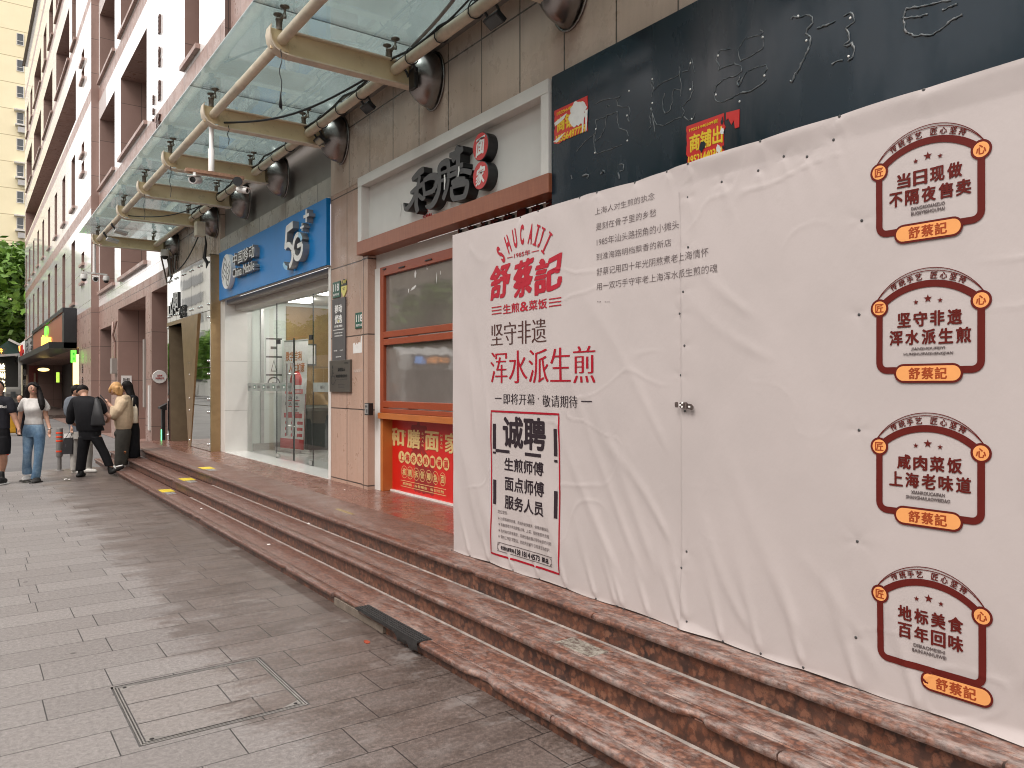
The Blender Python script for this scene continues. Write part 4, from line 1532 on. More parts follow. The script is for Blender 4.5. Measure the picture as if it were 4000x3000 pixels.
def stroke3d(mb, pts, w, dep, m='letter_white', ms='letter_side', lift=0):
    n = len(pts)
    fr = MB()
    ribbon(mb, pts, w, fn, m, dep + lift)
    L, Rr = [], []
    for i, p in enumerate(pts):
        a, b = pts[max(i - 1, 0)], pts[min(i + 1, n - 1)]
        dx, dy = b[0] - a[0], b[1] - a[1]
        d = math.hypot(dx, dy) or 1
        L.append((p[0] - dy / d * w / 2, p[1] + dx / d * w / 2))
        Rr.append((p[0] + dy / d * w / 2, p[1] - dx / d * w / 2))
    loop = L + Rr[::-1]
    N = len(loop)
    mb.add([pt(fn, x, y, dep + lift) for x, y in loop] + [pt(fn, x, y, 0) for x, y in loop], [(k, (k + 1) % N, (k + 1) % N + N, k + N) for k in range(N)], ms)


def arc(cx, cy, rx, ry, a0, a1, n=16):
    return [gpt(cx + rx * math.cos(R(a0 + (a1 - a0) * k / n)), cy + ry * math.sin(R(a0 + (a1 - a0) * k / n))) for k in range(n + 1)]


stroke3d(mb, [gpt(.47, .95), gpt(.12, .90)], .10, .09)
stroke3d(mb, [gpt(.145, .95), gpt(.06, .42)], .075, .09, lift=.0006)
stroke3d(mb, arc(.20, .20, .24, .30, 128, 60, 8) + [gpt(.44, .36), gpt(.56, .22)] + arc(.74, .30, .22, .24, 215, 375, 14), .075, .09, lift=.0012)
stroke3d(mb, arc(.20, .20, .26, .28, 25, -70, 10), .07, .09, lift=.0018)
stroke3d(mb, [gpt(.96, .38), gpt(.72, .36)], .06, .09, lift=.0024)
stroke3d(mb, arc(.74, .30, .24, .34, 195, 80, 12), .07, .09, lift=.003)
pale = plain('pale_blue', (.25, .52, .74), .35)
stroke3d(mb, arc(.20, .20, .26, .28, 268, 205, 8), .06, .09, pale, lift=.0036)
stroke3d(mb, arc(.74, .30, .24, .34, 78, 28, 8), .07, .09, pale, lift=.0042)
for (u0, u1), z, sz in (((1122, 1168), 3.735, .055), ((1163, 1235), 3.86, .085)):
    a0, a1 = sgn(u0, 0, u1, 0, XS, 0, 0)[:2]
    cx = (a0 + a1) / 2
    stroke3d(mb, [(a0, z), (a1, z)], sz * .5, .09, lift=.0004)
    stroke3d(mb, [(cx, z - sz), (cx, z + sz)], sz * .5, .09, lift=.001)
mb.build('raised_numerals', BS)

# ================================================================== mirrored shop front
ME = thing('mirrored_entrance', 'mirror clad shop entrance with bronze splayed doorway beyond the phone shop', 'shop front', (3.68, 16.5, .377))
XM = 3.68
dA, dB = 16.42, 18.05            # doorway
joint = [14.72, 15.45, 16.15, 16.78, 17.45, 18.05, 18.35]


def mpanel(ya, yb, za, zb):
    mb = MB()
    g_ = .006
    mb.box(XM, XM + .012, ya + g_, yb - g_, za + g_, zb - g_, 'mirror')
    for y in (ya + .1, yb - .1):
        for z in (za + .12, zb - .12):
            mb.lathe([(.022, 0), (.022, .02), (.014, .026)], (XM, y, z), (-1, 0, 0), 'steel', 10)
    mb.build('mirror_panel', ME)


for a, b in zip(joint, joint[1:]):
    mpanel(a, b, 2.98, 4.0)
mpanel(14.72, 16.34, 1.93, 2.98)
mpanel(14.72, 16.34, 1.22, 1.93)
mpanel(14.72, 16.34, .385, 1.22)
mpanel(18.2, 18.35, .385, 2.98)
mb = MB()
# bronze flank beside the doorway, a leaning wedge, and the box sides
mb.box(XM + .012, 3.86, 14.70, 14.7195, .377, 4.0, 'bronze')
mb.box(XM + .002, XM + .0116, 14.72, 18.36, 3.98, 4.02, 'bronze_dark')
mb.box(XM + .012, 3.86, 14.72, 18.36, 3.96, 4.02, 'bronze_dark')
mb.box(XM + .0125, XM + .03, 14.725, 16.34, .377, 3.95, 'bronze_dark')
mb.box(XM + .0125, XM + .03, 16.34, 18.36, 2.98, 3.95, 'bronze_dark')
mb.box(XM - .012, XM + .3, 16.905, 18.36, 2.90, 2.978, 'bronze')
mb.build('bronze_trim', ME)
mb = MB()
for sgnn, o in ((1, 0),):
    p = [(XM - .03, 15.50, 2.978), (XM - .03, 16.90, 2.978), (XM - .008, 16.36, .38), (XM - .008, 16.18, .38)]
    q = [(XM + .0118, v[1], v[2]) for v in p]
    mb.add(p + q, ((0, 1, 2, 3), (0, 3, 7, 4), (1, 5, 6, 2), (0, 4, 5, 1), (3, 2, 6, 7)), 'bronze')
p = [(XM, 16.90, 2.90), (XM, 16.36, .38), (XM + 1.2, 16.36, .38), (XM + 1.2, 16.90, 2.90)]
mb.add(p, ((0, 1, 2, 3),), 'bronze_dark')
p = [(XM, 18.2, 2.90), (XM, 18.02, .38), (XM + 1.2, 17.9, .38), (XM + 1.2, 18.1, 2.90)]
mb.add(p, ((0, 1, 2, 3),), 'bronze_dark')
mb.add([(XM + 1.2, 18.2, .38), (XM + 1.2, 16.2, .38), (XM + 1.2, 16.2, 2.9), (XM + 1.2, 18.2, 2.9)], ((0, 1, 2, 3),), 'bronze_dark')
mb.add([(XM, 18.2, 2.90), (XM, 16.40, 2.90), (XM + 1.2, 16.40, 2.90), (XM + 1.2, 18.2, 2.90)], ((0, 1, 2, 3),), 'bronze_dark')
mb.build('splayed_doorway', ME)
mb = MB()
zz = 3.10
for ch, (u0, u1), s_ in (('山', (664, 680), .30), ('火', (674, 692), .42), ('烟', (684, 700), .36)):
    y0 = onX(u0, 1220, XM)[0]
    y1 = onX(u1, 1220, XM)[0]
    mb.text(ch, wallmap(XM), 'letter_white', (-y0, -y1, zz, zz + s_), .01, depth=.03, m_side='letter_black')
    zz += .06
mb.text('小馆', wallmap(XM), 'letter_black', (-17.1, -16.6, 3.0, 3.25), .0, depth=.03)
mb.build('raised_lettering', ME)

# ================================================================== noodle shop: sign
NS = thing('noodle_shop_sign', 'white boxed fascia sign with charcoal brush lettering above a cherry wood beam', 'shop sign', (3.8, 6.6, 3.13))
YA, YB = 4.80, 8.43
mb = MB()
mb.box(3.88, 3.94, YA + .10, YB - .10, 3.285, 3.93, 'white_panel')
mb.build('sign_panel', NS)
mb = MB()
mb.box(3.775, 3.90, YA, YB, 3.93, 4.04, 'white_paint')
mb.box(3.777, 3.90, YA, YA + .10, 3.285, 3.9295, 'white_paint')
mb.box(3.777, 3.90, YB - .10, YB, 3.285, 3.9295, 'white_paint')
mb.build('box_frame', NS, bevel=.004)
mb = MB()
mb.box(3.765, 3.96, YA - .02, YB + .005, 3.13, 3.284, 'cherry')
mb.build('wood_beam', NS, bevel=.004)


def sg5(u0, u1, X):
    return (-onX(1300 + .5426 * u0, 700, X)[0], -onX(1300 + .5426 * u1, 700, X)[0])


def brushwarp(k):
    def f(v):
        x, y = v[:, 0].copy(), v[:, 1].copy()
        v[:, 0] = x + .16 * (y - .4) * (1 if k else .8) + .03 * np.sin(9 * y + k)
        v[:, 1] = y + .10 * (x - .5) + .035 * np.sin(7 * x + 2 * k)
        return v
    return f


XL = 3.88
XF = XL - .10


def bp(u, v):
    y, z = onX(1500 + .3616 * u, 350 + .3616 * v, XF)
    return (-y, z)


def brush(mb, strokes, lift0):
    """thick and thin brush strokes cut as raised letters"""
    for k, st in enumerate(strokes):
        q = []
        for i in range(len(st) - 1):
            s4 = [np.array(st[min(max(i + j, 0), len(st) - 1)], float) for j in (-1, 0, 1, 2)]
            for j in range(6):
                t_ = j / 6
                q.append(.5 * (2 * s4[1] + (s4[2] - s4[0]) * t_ + (2 * s4[0] - 5 * s4[1] + 4 * s4[2] - s4[3]) * t_ ** 2 + (3 * s4[1] - s4[0] - 3 * s4[2] + s4[3]) * t_ ** 3))
        q.append(np.array(st[-1], float))
        P = [bp(a[0], a[1]) for a in q]
        W = [max(a[2], 8) * .00118 for a in q]
        L, Rr = [], []
        for i, p in enumerate(P):
            a, b = P[max(i - 1, 0)], P[min(i + 1, len(P) - 1)]
            dx, dy = b[0] - a[0], b[1] - a[1]
            d = math.hypot(dx, dy) or 1
            w_ = W[i] * (.80 if i in (0, len(P) - 1) else 1)
            L.append((p[0] - dy / d * w_ / 2, p[1] + dx / d * w_ / 2))
            Rr.append((p[0] + dy / d * w_ / 2, p[1] - dx / d * w_ / 2))
        dep = .10 + lift0 + k * .0006
        n = len(P)
        f_ = wallmap(XL)
        top = [pt(f_, x, y, dep) for x, y in L + Rr]
        bot = [pt(f_, x, y, 0) for x, y in L + Rr]
        mb.add(top, [(i + n, i + 1 + n, i + 1, i) for i in range(n - 1)], 'letter_grey')
        loop = list(range(n)) + list(range(2 * n - 1, n - 1, -1))
        m_ = len(loop)
        mb.add([top[i] for i in loop] + [bot[i] for i in loop], [(i, (i + 1) % m_, (i + 1) % m_ + m_, i + m_) for i in range(m_)], 'letter_black')


for nm_, sts in (('raised_character', ([(430, 862, 56), (375, 900, 64), (300, 975, 40)], [(285, 1118, 30), (350, 1066, 44), (440, 1005, 44)], [(388, 930, 48), (358, 1090, 56), (348, 1240, 64), (366, 1325, 60)],
                                       [(345, 1105, 40), (300, 1220, 50), (235, 1292, 40), (212, 1225, 14)], [(372, 1135, 36), (415, 1175, 42), (448, 1160, 28)],
                                       [(425, 985, 40), (432, 1070, 44), (444, 1150, 46)], [(430, 985, 40), (505, 940, 56), (570, 950, 64), (560, 1040, 54), (515, 1115, 44)], [(440, 1130, 36), (500, 1108, 40), (555, 1085, 34)])),
                 ('raised_character', ([(640, 790, 56), (598, 850, 54), (606, 960, 50), (592, 1100, 62), (545, 1215, 62), (490, 1268, 44), (450, 1258, 16)], [(640, 792, 54), (692, 790, 62), (700, 900, 50), (684, 1050, 54), (640, 1190, 50)],
                                       [(620, 905, 26), (690, 875, 28)], [(615, 990, 26), (680, 960, 28)], [(812, 612, 66), (785, 690, 76), (742, 775, 50)], [(712, 712, 40), (790, 690, 56), (862, 632, 46)],
                                       [(812, 640, 60), (806, 800, 62), (800, 1000, 50)], [(705, 870, 34), (790, 838, 44), (862, 812, 40)], [(700, 945, 34), (790, 900, 42), (870, 878, 40), (955, 900, 46)],
                                       [(735, 1010, 36), (810, 972, 40), (885, 965, 34)], [(738, 1050, 44), (742, 1140, 50), (770, 1192, 44)], [(745, 1052, 42), (835, 1018, 52), (905, 1012, 60), (898, 1100, 56), (872, 1165, 52)], [(760, 1178, 46), (830, 1168, 42), (885, 1150, 44)]))):
    mb = MB()
    brush(mb, sts, 0 if len(sts) < 10 else .004)
    mb.build(nm_, NS)
mb = MB()
a, b = sg5(652, 712, XL)
mb.text('HE', wallmap(XL), 'red_disc', (a, a + (b - a) * .6, 3.385, 3.425), .0, depth=.008)
mb.text('SHAN', wallmap(XL), 'red_disc', (a, b, 3.315, 3.36), .0, depth=.008)
mb.build('small_lettering', NS)
for ch, zc_ in (('面', 3.745), ('家', 3.485)):
    a, b = sg5(1015, 1105, XL - .11)
    cx = (a + b) / 2
    mb = MB()
    mb.lathe([(.127, 0), (.127, .10), (.123, .104)], (XL, -cx, zc_), (-1, 0, 0), 'letter_black', 36)
    mb.lathe([(.122, .1045), (.122, .1055)], (XL, -cx, zc_), (-1, 0, 0), 'red_disc', 36)
    o = mb.build('sign_disc', NS, angle=40)
    mb = MB()
    mb.text(ch, wallmap(XL), 'white_print', (cx - .075, cx + .078, zc_ - .088, zc_ + .088), .022, 'brush', depth=.107, warp=brushwarp(2))
    mb.build('lettering', o)
# tape scraps left on the sign
for i, (p0, p1, w_) in enumerate((((1.0, 0), (0, 0), 0),)):
    pass
mb = MB()
for (u0, v0), (u1, v1), w_ in (((805, 705), (803, 812), .022), ((908, 645), (902, 720), .02), ((492, 915), (478, 1030), .012)):
    X = XL - .112 if u0 > 600 else XL - .004
    p, q = onX(1300 + .5426 * u0, 300 + .5426 * v0, X), onX(1300 + .5426 * u1, 300 + .5426 * v1, X)
    ribbon(mb, [(-p[0], p[1]), (-(p[0] * .6 + q[0] * .4) + .01, p[1] * .6 + q[1] * .4), (-q[0], q[1])], [w_, w_ * 1.4, w_ * .6], wallmap(X), 'paper', .002)
tag(mb.build('tape_scrap'), 'torn white tape scraps hanging on the charcoal brush lettering', 'tape')
# small raised characters under the beam
mb = MB()
x = -6.45
for k, ch in enumerate('上海必吃的一碗面'):
    mb.text(ch, wallmap(3.955), 'ink_maroon', (x, x + .13, 3.0, 3.122), .03, depth=.035, m_side='letter_black')
    x += .205
tag(mb.build('lintel_lettering'), 'row of small dark red characters on the white lintel under the cherry beam', 'lettering')

# ------------------------------------------------------------------ noodle shop: window and counter
NW = thing('shop_window', 'red framed shop window with two filmed panes beside the hoarding', 'window', (3.94, 6.5, 1.25))
XW = 3.93
y0, y1 = 4.2, 8.15
mb = MB()
mb.box(3.955, 4.3, y0, y1 + .30, 2.965, 3.128, 'white_paint')
mb.box(3.935, 4.3, y1 + .001, 8.299, .377, 2.964, 'white_paint')
mb.build('white_surround', NW)
mb = MB()
mb.box(XW, XW + .07, y1 - .085, y1, 1.285, 2.963, 'red_frame')
mb.box(XW, XW + .07, y0, y1 - .0855, 2.86, 2.963, 'red_frame')
mb.box(XW, XW + .07, y0, y1 - .0855, 2.145, 2.215, 'red_frame')
mb.box(XW, XW + .07, y0, y1 - .0855, 2.06, 2.130, 'red_frame')
mb.box(XW, XW + .07, y0, y1 - .0855, 1.345, 1.42, 'red_frame')
mb.box(XW - .01, XW + .07, y0, y1 - .0855, 1.285, 1.335, 'red_frame')
mb.box(XW - .012, XW, y1 - .16, y1 - .085, 2.925, 2.94, 'letter_black')
for y in (7.6, 7.0, 6.2):
    mb.box(XW - .012, XW, y - .07, y + .07, 2.895, 2.91, 'letter_black')
mb.build('frame', NW, bevel=.004)
for za, zb in ((2.215, 2.86), (1.42, 2.06)):
    mb = MB()
    mb.quad((XW + .04, y1 - .085, za), (XW + .04, y0, za), (XW + .04, y0, zb), (XW + .04, y1 - .085, zb), 'film')
    mb.build('window_pane', NW)
mb = MB()
for (u, v), (w_, h_), a_ in (((585, 235), (.05, .10), .2), ((575, 310), (.16, .035), .25), ((648, 200), (.03, .07), .1), ((700, 258), (.02, .13), .05), ((720, 230), (.012, .05), 0), ((548, 325), (.03, .05), .6)):
    p = onX(1200 + .7233 * u, 900 + .7233 * v, XW + .04)
    pts = [(-p[0] + math.cos(q) * w_ / 2 * (.6 + .5 * rs.rand()) , p[1] + math.sin(q) * h_ / 2 * (.6 + .5 * rs.rand()) + math.cos(q) * w_ / 2 * a_) for q in [k * .7 for k in range(9)]]
    W = [(XW + .0385, -a, b) for a, b in pts]
    mb.add(W, (tuple(range(9)),), 'paper')
tag(mb.build('paper_scrap'), 'white scraps of torn paper stuck to the upper filmed window pane', 'paper scraps')
mb = MB()
mb.box(3.90, 4.09, y0, y1, 1.215, 1.283, 'orange_wood')
mb.box(3.935, 4.07, y1 - .06, y1 - .001, .378, 1.214, 'orange_wood')
mb.build('counter_surround', NW, bevel=.003)
mb = MB()
mb.box(4.06, 4.09, y0, y1 - .0605, .395, 1.214, 'red_poster')
mb.box(4.03, 4.058, y0, y1 - .0605, .376, .395, 'white_stone')
CP = mb.build('counter_panel', NW)
mb = MB()
PX = 4.06
pm = wallmap(PX)


def pu(u, v):
    p = onX(1200 + .7233 * u, 900 + .7233 * v, PX)
    return -p[0], p[1]


def disc(mb, cx, cy, rx, ry, fn, m, o, n=24):
    P = np.array([(cx + rx * math.cos(2 * math.pi * k / n), cy + ry * math.sin(2 * math.pi * k / n)) for k in range(n)])
    mb.add(np.stack(np.broadcast_arrays(*fn(P[:, 0], P[:, 1], o)), -1).tolist(), (tuple(range(n - 1, -1, -1)),), m)


for ch, u0, u1 in (('和', 450, 520), ('膳', 545, 607), ('面', 642, 708), ('家', 750, 815)):
    a, b = pu(u0, 1130)[0], pu(u1, 1130)[0]
    mb.text(ch, pm, 'gold_print', (a - .02, b + .02, .90, 1.11), .022, 'brush', depth=.002, lift=.0003)
shade = plain('poster_emblem', (.27, .012, .012), .4)
mb.text('家', pm, shade, (pu(560, 0)[0], pu(650, 0)[0], .78, 1.2), .05, depth=.0006, lift=.00005)
mb.text('膳', pm, shade, (pu(575, 0)[0], pu(690, 0)[0], .42, .75), .05, depth=.0006, lift=.00005)
for i, (ch, u) in enumerate(zip('上海必吃的一碗面', (511, 543, 575, 608, 643, 678, 715, 752))):
    cx = pu(u, 0)[0]
    rr = (pu(u + 17, 0)[0] - cx)
    disc(mb, cx, .785, rr, .068, pm, 'gold_print', .003)
    mb.text(ch, pm, 'red_disc', (cx - rr * .62, cx + rr * .62, .745, .825), .02, depth=.0045)
for i, (ch, u) in enumerate(zip('和膳拆骨鲫鱼面', (526, 557, 590, 623, 658, 694, 733))):
    cx = pu(u, 0)[0]
    rr = (pu(u + 16, 0)[0] - cx)
    ribbon(mb, [(cx + rr * math.cos(2 * math.pi * k / 24), .62 + .068 * math.sin(2 * math.pi * k / 24)) for k in range(24)], .006, pm, 'gold_print', .003, True)
    mb.text(ch, pm, 'gold_print', (cx - rr * .62, cx + rr * .62, .58, .66), .01, depth=.0045)
a, b = pu(506, 0)[0], pu(752, 0)[0]
ribbon(mb, [(a, .455), (b, .455), (b, .52), (a, .52)], .006, pm, 'gold_print', .003, True)
mb.text('招牌面 · 拆骨鲫鱼 · 每日现熬', pm, 'gold_print', (a + .05, b - .05, .472, .503), depth=.003)
for k, (wd, u, v) in enumerate((('HE', 530, 1120), ('SHAN', 624, 1130), ('MIAN', 726, 1150))):
    for i, ch in enumerate(wd):
        x, z = pu(u, v)
        mb.text(ch, pm, 'gold_print', (x - .018, x + .018, 1.06 - .042 * i, 1.085 - .042 * i), depth=.003)
mb.build('printed_lettering', CP)

# key box on the pillar corner
t = thing('key_box', 'small grey keypad box on the pillar corner beside the red window', 'key box', (3.84, 8.36, 1.35))
mb = MB()
p = onX(1448, 1598, 3.84)
mb.box(3.79, 3.845, p[0] - .06, p[0] + .06, p[1] - .07, p[1] + .07, 'letter_black')
mb.box(3.784, 3.7905, p[0] - .045, p[0] + .045, p[1] - .055, p[1] + .06, 'grey_metal')
mb.box(3.782, 3.785, p[0] - .03, p[0] + .03, p[1] + .02, p[1] + .045, 'plate_grey')
mb.box(3.782, 3.785, p[0] - .03, p[0] + .0, p[1] - .04, p[1] + .0, 'plate_grey')
mb.build('box_body', t, bevel=.006)

# ------------------------------------------------------------------ plates on the pillar
XP = 3.86


def pp(u, v):
    p = onX(1280 + .404 * u, 1080 + .404 * v, XP)
    return -p[0], p[1]


def plate(name, lab, cat, u0, v0, u1, v1, m, th=.012, group=None):
    a, zt = pp(u0, v0)
    b, zb = pp(u1, v1)
    t = thing(name, lab, cat, (XP, -(a + b) / 2, (zt + zb) / 2), group)
    mb = MB()
    mb.box(XP - th, XP, -b, -a, zb, zt, m)
    mb.build('plate_body', t, bevel=.003)
    return t, a, b, zb, zt, wallmap(XP - th)


for lab, q in (('green house number plate 118, upper one at the left pillar edge', (54, 62, 128, 198)), ('green house number plate 118, lower one near the pillar corner', (274, 355, 357, 495))):
    t, a, b, z0, z1, fn_ = plate('house_number', lab, 'number plate', *q, 'green_plate', .012, 'house number plates')
    mb = MB()
    w_, h_ = b - a, z1 - z0
    mb.text('118', fn_, 'white_print', (a + .13 * w_, b - .13 * w_, z0 + .40 * h_, z1 - .13 * h_), .02, depth=.001)
    mb.text('南丹东路', fn_, 'white_print', (a + .13 * w_, b - .13 * w_, z0 + .12 * h_, z0 + .28 * h_), .01, depth=.001)
    mb.build('lettering', t)
t = thing('shield_plate', 'yellow and black shield shaped plate beside the upper house number', 'plate', (XP, 9.2, 2.85))
a, z1 = pp(135, 33)
b, z0 = pp(190, 195)
cx, w_ = (a + b) / 2, (b - a) / 2
zm = z0 + (z1 - z0) * .62
mb = MB()
up = [(cx + w_ * math.cos(R(k)), zm + (z1 - zm) * math.sin(R(k))) for k in range(0, 181, 15)]
lo = [(cx - w_, zm), (cx - w_ * .95, zm - .06), (cx, z0), (cx + w_ * .95, zm - .06), (cx + w_, zm)]
fn_ = wallmap(XP - .001)
for poly, m in ((up, 'letter_black'), (lo, 'plate_yellow')):
    W = [pt(fn_, x, y, .009) for x, y in poly]
    B_ = [pt(fn_, x, y, 0) for x, y in poly]
    n = len(poly)
    mb.add(W + B_, [tuple(range(n))] + [(k, k + n, (k + 1) % n + n, (k + 1) % n) for k in range(n)], m)
mb.build('plate_body', t)
mb = MB()
mb.text('安盾', wallmap(XP - .001), 'plate_yellow', (cx - .015, cx + w_ * .8, zm + .03, zm + .075), .01, depth=.011)
ribbon(mb, [(cx - w_ * .5 + .022 * math.cos(k), zm + .052 + .028 * math.sin(k)) for k in np.arange(0, 6.2, .5)], .008, wallmap(XP - .001), 'plate_yellow', .011, True)
mb.box(XP - .0125, XP - .0105, -(cx + .03), -(cx - .03), zm - .03, zm - .022, 'letter_black')
mb.box(XP - .0125, XP - .0105, -(cx + .02), -(cx - .02), zm - .05, zm - .043, 'letter_black')
mb.build('lettering', t)
t, a, b, z0, z1, fn_ = plate('notice_plate', 'tall rounded dark grey notice plate with white lettering on the pillar', 'notice', 57, 225, 182, 815, 'plate_grey', .02)
w_, h_ = b - a, z1 - z0
mb = MB()
mb.text('移动', fn_, 'white_print', (a + .22 * w_, b - .22 * w_, z1 - .235 * h_, z1 - .10 * h_), .035, depth=.001)
mb.text('优选', fn_, 'white_print', (a + .22 * w_, b - .22 * w_, z1 - .40 * h_, z1 - .265 * h_), .035, depth=.001)
disc(mb, (a + b) / 2 + .01, z1 - .365 * h_, .028, .018, fn_, 'plate_yellow', .003)
mb.text('好手机 要移动', fn_, 'white_print', (a + .2 * w_, b - .2 * w_, z1 - .465 * h_, z1 - .425 * h_), .01, depth=.001)
ribbon(mb, [(a + .1 * w_, z1 - .50 * h_), (b - .1 * w_, z1 - .50 * h_)], .008, fn_, 'white_print', .001)
for k, tx in enumerate(('营业时间 9:00-18:00', '欢迎进店咨询')):
    mb.text(tx, fn_, 'white_print', (a + .2 * w_, b - .2 * w_, z1 - (.565 + .045 * k) * h_, z1 - (.54 + .045 * k) * h_), .006, depth=.001)
mb.text('服务热线 10086', fn_, 'white_print', (a + .3 * w_, b - .3 * w_, z0 + .06 * h_, z0 + .08 * h_), depth=.001)
mb.text('官方客服', fn_, 'white_print', (a + .14 * w_, a + .40 * w_, z0 + .16 * h_, z0 + .18 * h_), depth=.001)
mb.text('公众号', fn_, 'white_print', (b - .40 * w_, b - .14 * w_, z0 + .16 * h_, z0 + .18 * h_), depth=.001)
mb.build('lettering', t)
t, a, b, z0, z1, fn_ = plate('access_plaque', 'square brushed metal plaque with a wheelchair symbol on the pillar', 'plaque', 38, 815, 236, 1118, 'plaque', .03)
w_, h_ = b - a, z1 - z0
mb = MB()
fx = lambda p: [(a + w_ * .16 + q[0] * w_ * .19, z0 + h_ * .38 + q[1] * h_ * .34) for q in p]
ribbon(mb, fx([(.02, .95), (.0, .35), (.55, .35), (.75, -.1), (.95, -.05)]), .016, fn_, 'letter_black', .0015)
ribbon(mb, fx([(.02, .65), (.45, .62)]), .014, fn_, 'letter_black', .002)
ribbon(mb, fx([(.15 + .52 * math.cos(k), .0 + .42 * math.sin(k)) for k in np.arange(2.0, 6.1, .3)]), .013, fn_, 'letter_black', .0025)
disc(mb, fx([(0, 1.2)])[0][0], fx([(0, 1.2)])[0][1], .016, .022, fn_, 'letter_black', .002)
mb.text('温馨提示', fn_, 'letter_black', (a + .42 * w_, a + .78 * w_, z0 + .64 * h_, z0 + .76 * h_), .02, depth=.001)
mb.text('如需帮助请致电', fn_, 'letter_black', (a + .32 * w_, a + .88 * w_, z0 + .45 * h_, z0 + .55 * h_), .02, depth=.001)
mb.text('TO CALL FOR HELP PLEASE', fn_, 'letter_grey', (a + .32 * w_, a + .88 * w_, z0 + .38 * h_, z0 + .41 * h_), .0, depth=.001)
mb.text('联系电话', fn_, 'letter_grey', (a + .45 * w_, a + .75 * w_, z0 + .21 * h_, z0 + .25 * h_), .0, depth=.001)
mb.text('10086', fn_, 'letter_grey', (a + .45 * w_, a + .75 * w_, z0 + .13 * h_, z0 + .17 * h_), .0, depth=.001)
mb.text('中国移动', fn_, 'letter_black', (a + .72 * w_, a + .92 * w_, z0 + .87 * h_, z0 + .93 * h_), .0, depth=.001)
mb.build('lettering', t)
# torn paper on the pillar
for (pts, lab) in (([(246, 650), (262, 640), (270, 668), (280, 640), (292, 662), (300, 635), (318, 640), (326, 575), (335, 570), (340, 640), (336, 735), (247, 745)], 'torn white paper remnant on the pillar below the lower house number'),
                   ([(252, 905), (300, 895), (348, 900), (345, 920), (290, 925), (256, 928)], 'faint pale paper residue low on the pillar beside the metal plaque'),
                   ([(308, 60), (316, 40), (322, 180), (319, 285), (313, 280)], 'long pale scrape running down the pillar above the lower house number')):
    P = [pp(*q) for q in pts]
    mb = MB()
    n = len(P)
    fn_ = wallmap(XP)
    mb.add([pt(fn_, x, y, .002) for x, y in P] + [pt(fn_, x, y, 0) for x, y in P], [tuple(range(n - 1, -1, -1))] + [(k, (k + 1) % n, (k + 1) % n + n, k + n) for k in range(n)],
           'paper' if 'torn' in lab else plain('residue', (.42, .32, .27), .8, var=.2, vs=30))
    tag(mb.build('paper_remnant'), lab, 'paper remnant')

# ================================================================== navy sign with the ghost of old letters
NV = thing('navy_sign_board', 'glossy dark navy sign board with glue traces of removed letters above the hoarding', 'shop sign', (3.8, 2, 2.4))
mb = MB()
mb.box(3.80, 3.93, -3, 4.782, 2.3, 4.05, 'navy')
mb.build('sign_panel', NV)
mb = MB()
XN = 3.80


def nv(u, v, k=.5877, ou=2100, ov=0):
    p = onX(ou + k * u, ov + k * v, XN)
    return p


traces = [
    [(385, 690), (420, 670), (500, 655), (550, 640), (525, 665), (530, 700), (580, 715), (610, 705), (618, 740), (600, 790), (612, 808)],
    [(388, 800), (440, 780), (462, 765), (535, 740), (530, 800), (545, 855), (590, 870), (605, 905)],
    [(388, 800), (395, 850), (382, 900), (388, 940), (420, 910), (445, 860), (462, 770)],
    [(375, 900), (378, 960), (385, 1005), (400, 1020), (450, 1005), (500, 985), (560, 962)], [(262, 1003), (310, 950), (385, 880)], [(460, 720), (468, 695), (480, 705)],
    [(760, 640), (765, 580), (755, 545), (770, 540), (775, 598), (830, 550), (870, 530), (945, 495), (950, 430)], [(945, 500), (960, 560), (950, 640)],
    [(950, 600), (915, 590), (900, 600), (895, 680), (880, 735), (850, 755), (835, 730), (830, 680), (845, 620)], [(960, 480), (1000, 470), (1025, 390), (1040, 450), (1045, 480)],
    [(1030, 540), (1030, 600), (1010, 660), (960, 710), (975, 740), (960, 775), (910, 795), (835, 835), (790, 828), (765, 760), (755, 715)], [(755, 720), (748, 790), (755, 840), (740, 865)], [(765, 770), (782, 880)],
    [(975, 775), (1000, 800), (1030, 790), (1050, 750)],
    [(1280, 325), (1215, 335), (1195, 360), (1188, 400), (1210, 435), (1205, 465), (1250, 440), (1310, 425), (1350, 440), (1360, 470), (1330, 500), (1240, 525), (1190, 570), (1172, 630), (1185, 670), (1215, 680), (1290, 655), (1345, 620)],
    [(1385, 245), (1370, 270), (1335, 330), (1335, 370), (1350, 405), (1420, 370), (1500, 320), (1495, 290), (1505, 265)], [(1385, 260), (1440, 240), (1480, 235), (1500, 215), (1480, 200)],
    [(1400, 470), (1480, 440), (1520, 430), (1528, 455), (1505, 495)], [(1385, 480), (1360, 530), (1335, 575), (1330, 545), (1345, 510)], [(1350, 620), (1420, 605), (1490, 560), (1520, 530)],
    [(1690, 125), (1700, 110), (1740, 118), (1790, 100), (1825, 115), (1835, 150), (1800, 190), (1785, 225), (1820, 250), (1810, 300), (1780, 370), (1750, 440), (1720, 490), (1690, 545), (1680, 535)],
    [(2040, 105), (2080, 85), (2105, 100), (2110, 140), (2070, 175), (2050, 190), (2070, 220), (2075, 270), (2035, 300), (2060, 305), (2090, 285), (2110, 330), (2090, 390), (2065, 405)],
    [(1960, 430), (1990, 405), (2030, 400)], [(1860, 190), (1930, 165), (1980, 140)],
    [(305, 1170), (340, 1160), (330, 1185)], [(420, 1160), (435, 1130), (450, 1150)], [(545, 1090), (575, 1095), (570, 1130), (550, 1140)], [(535, 1150), (545, 1190)], [(225, 1170), (230, 1190)]]
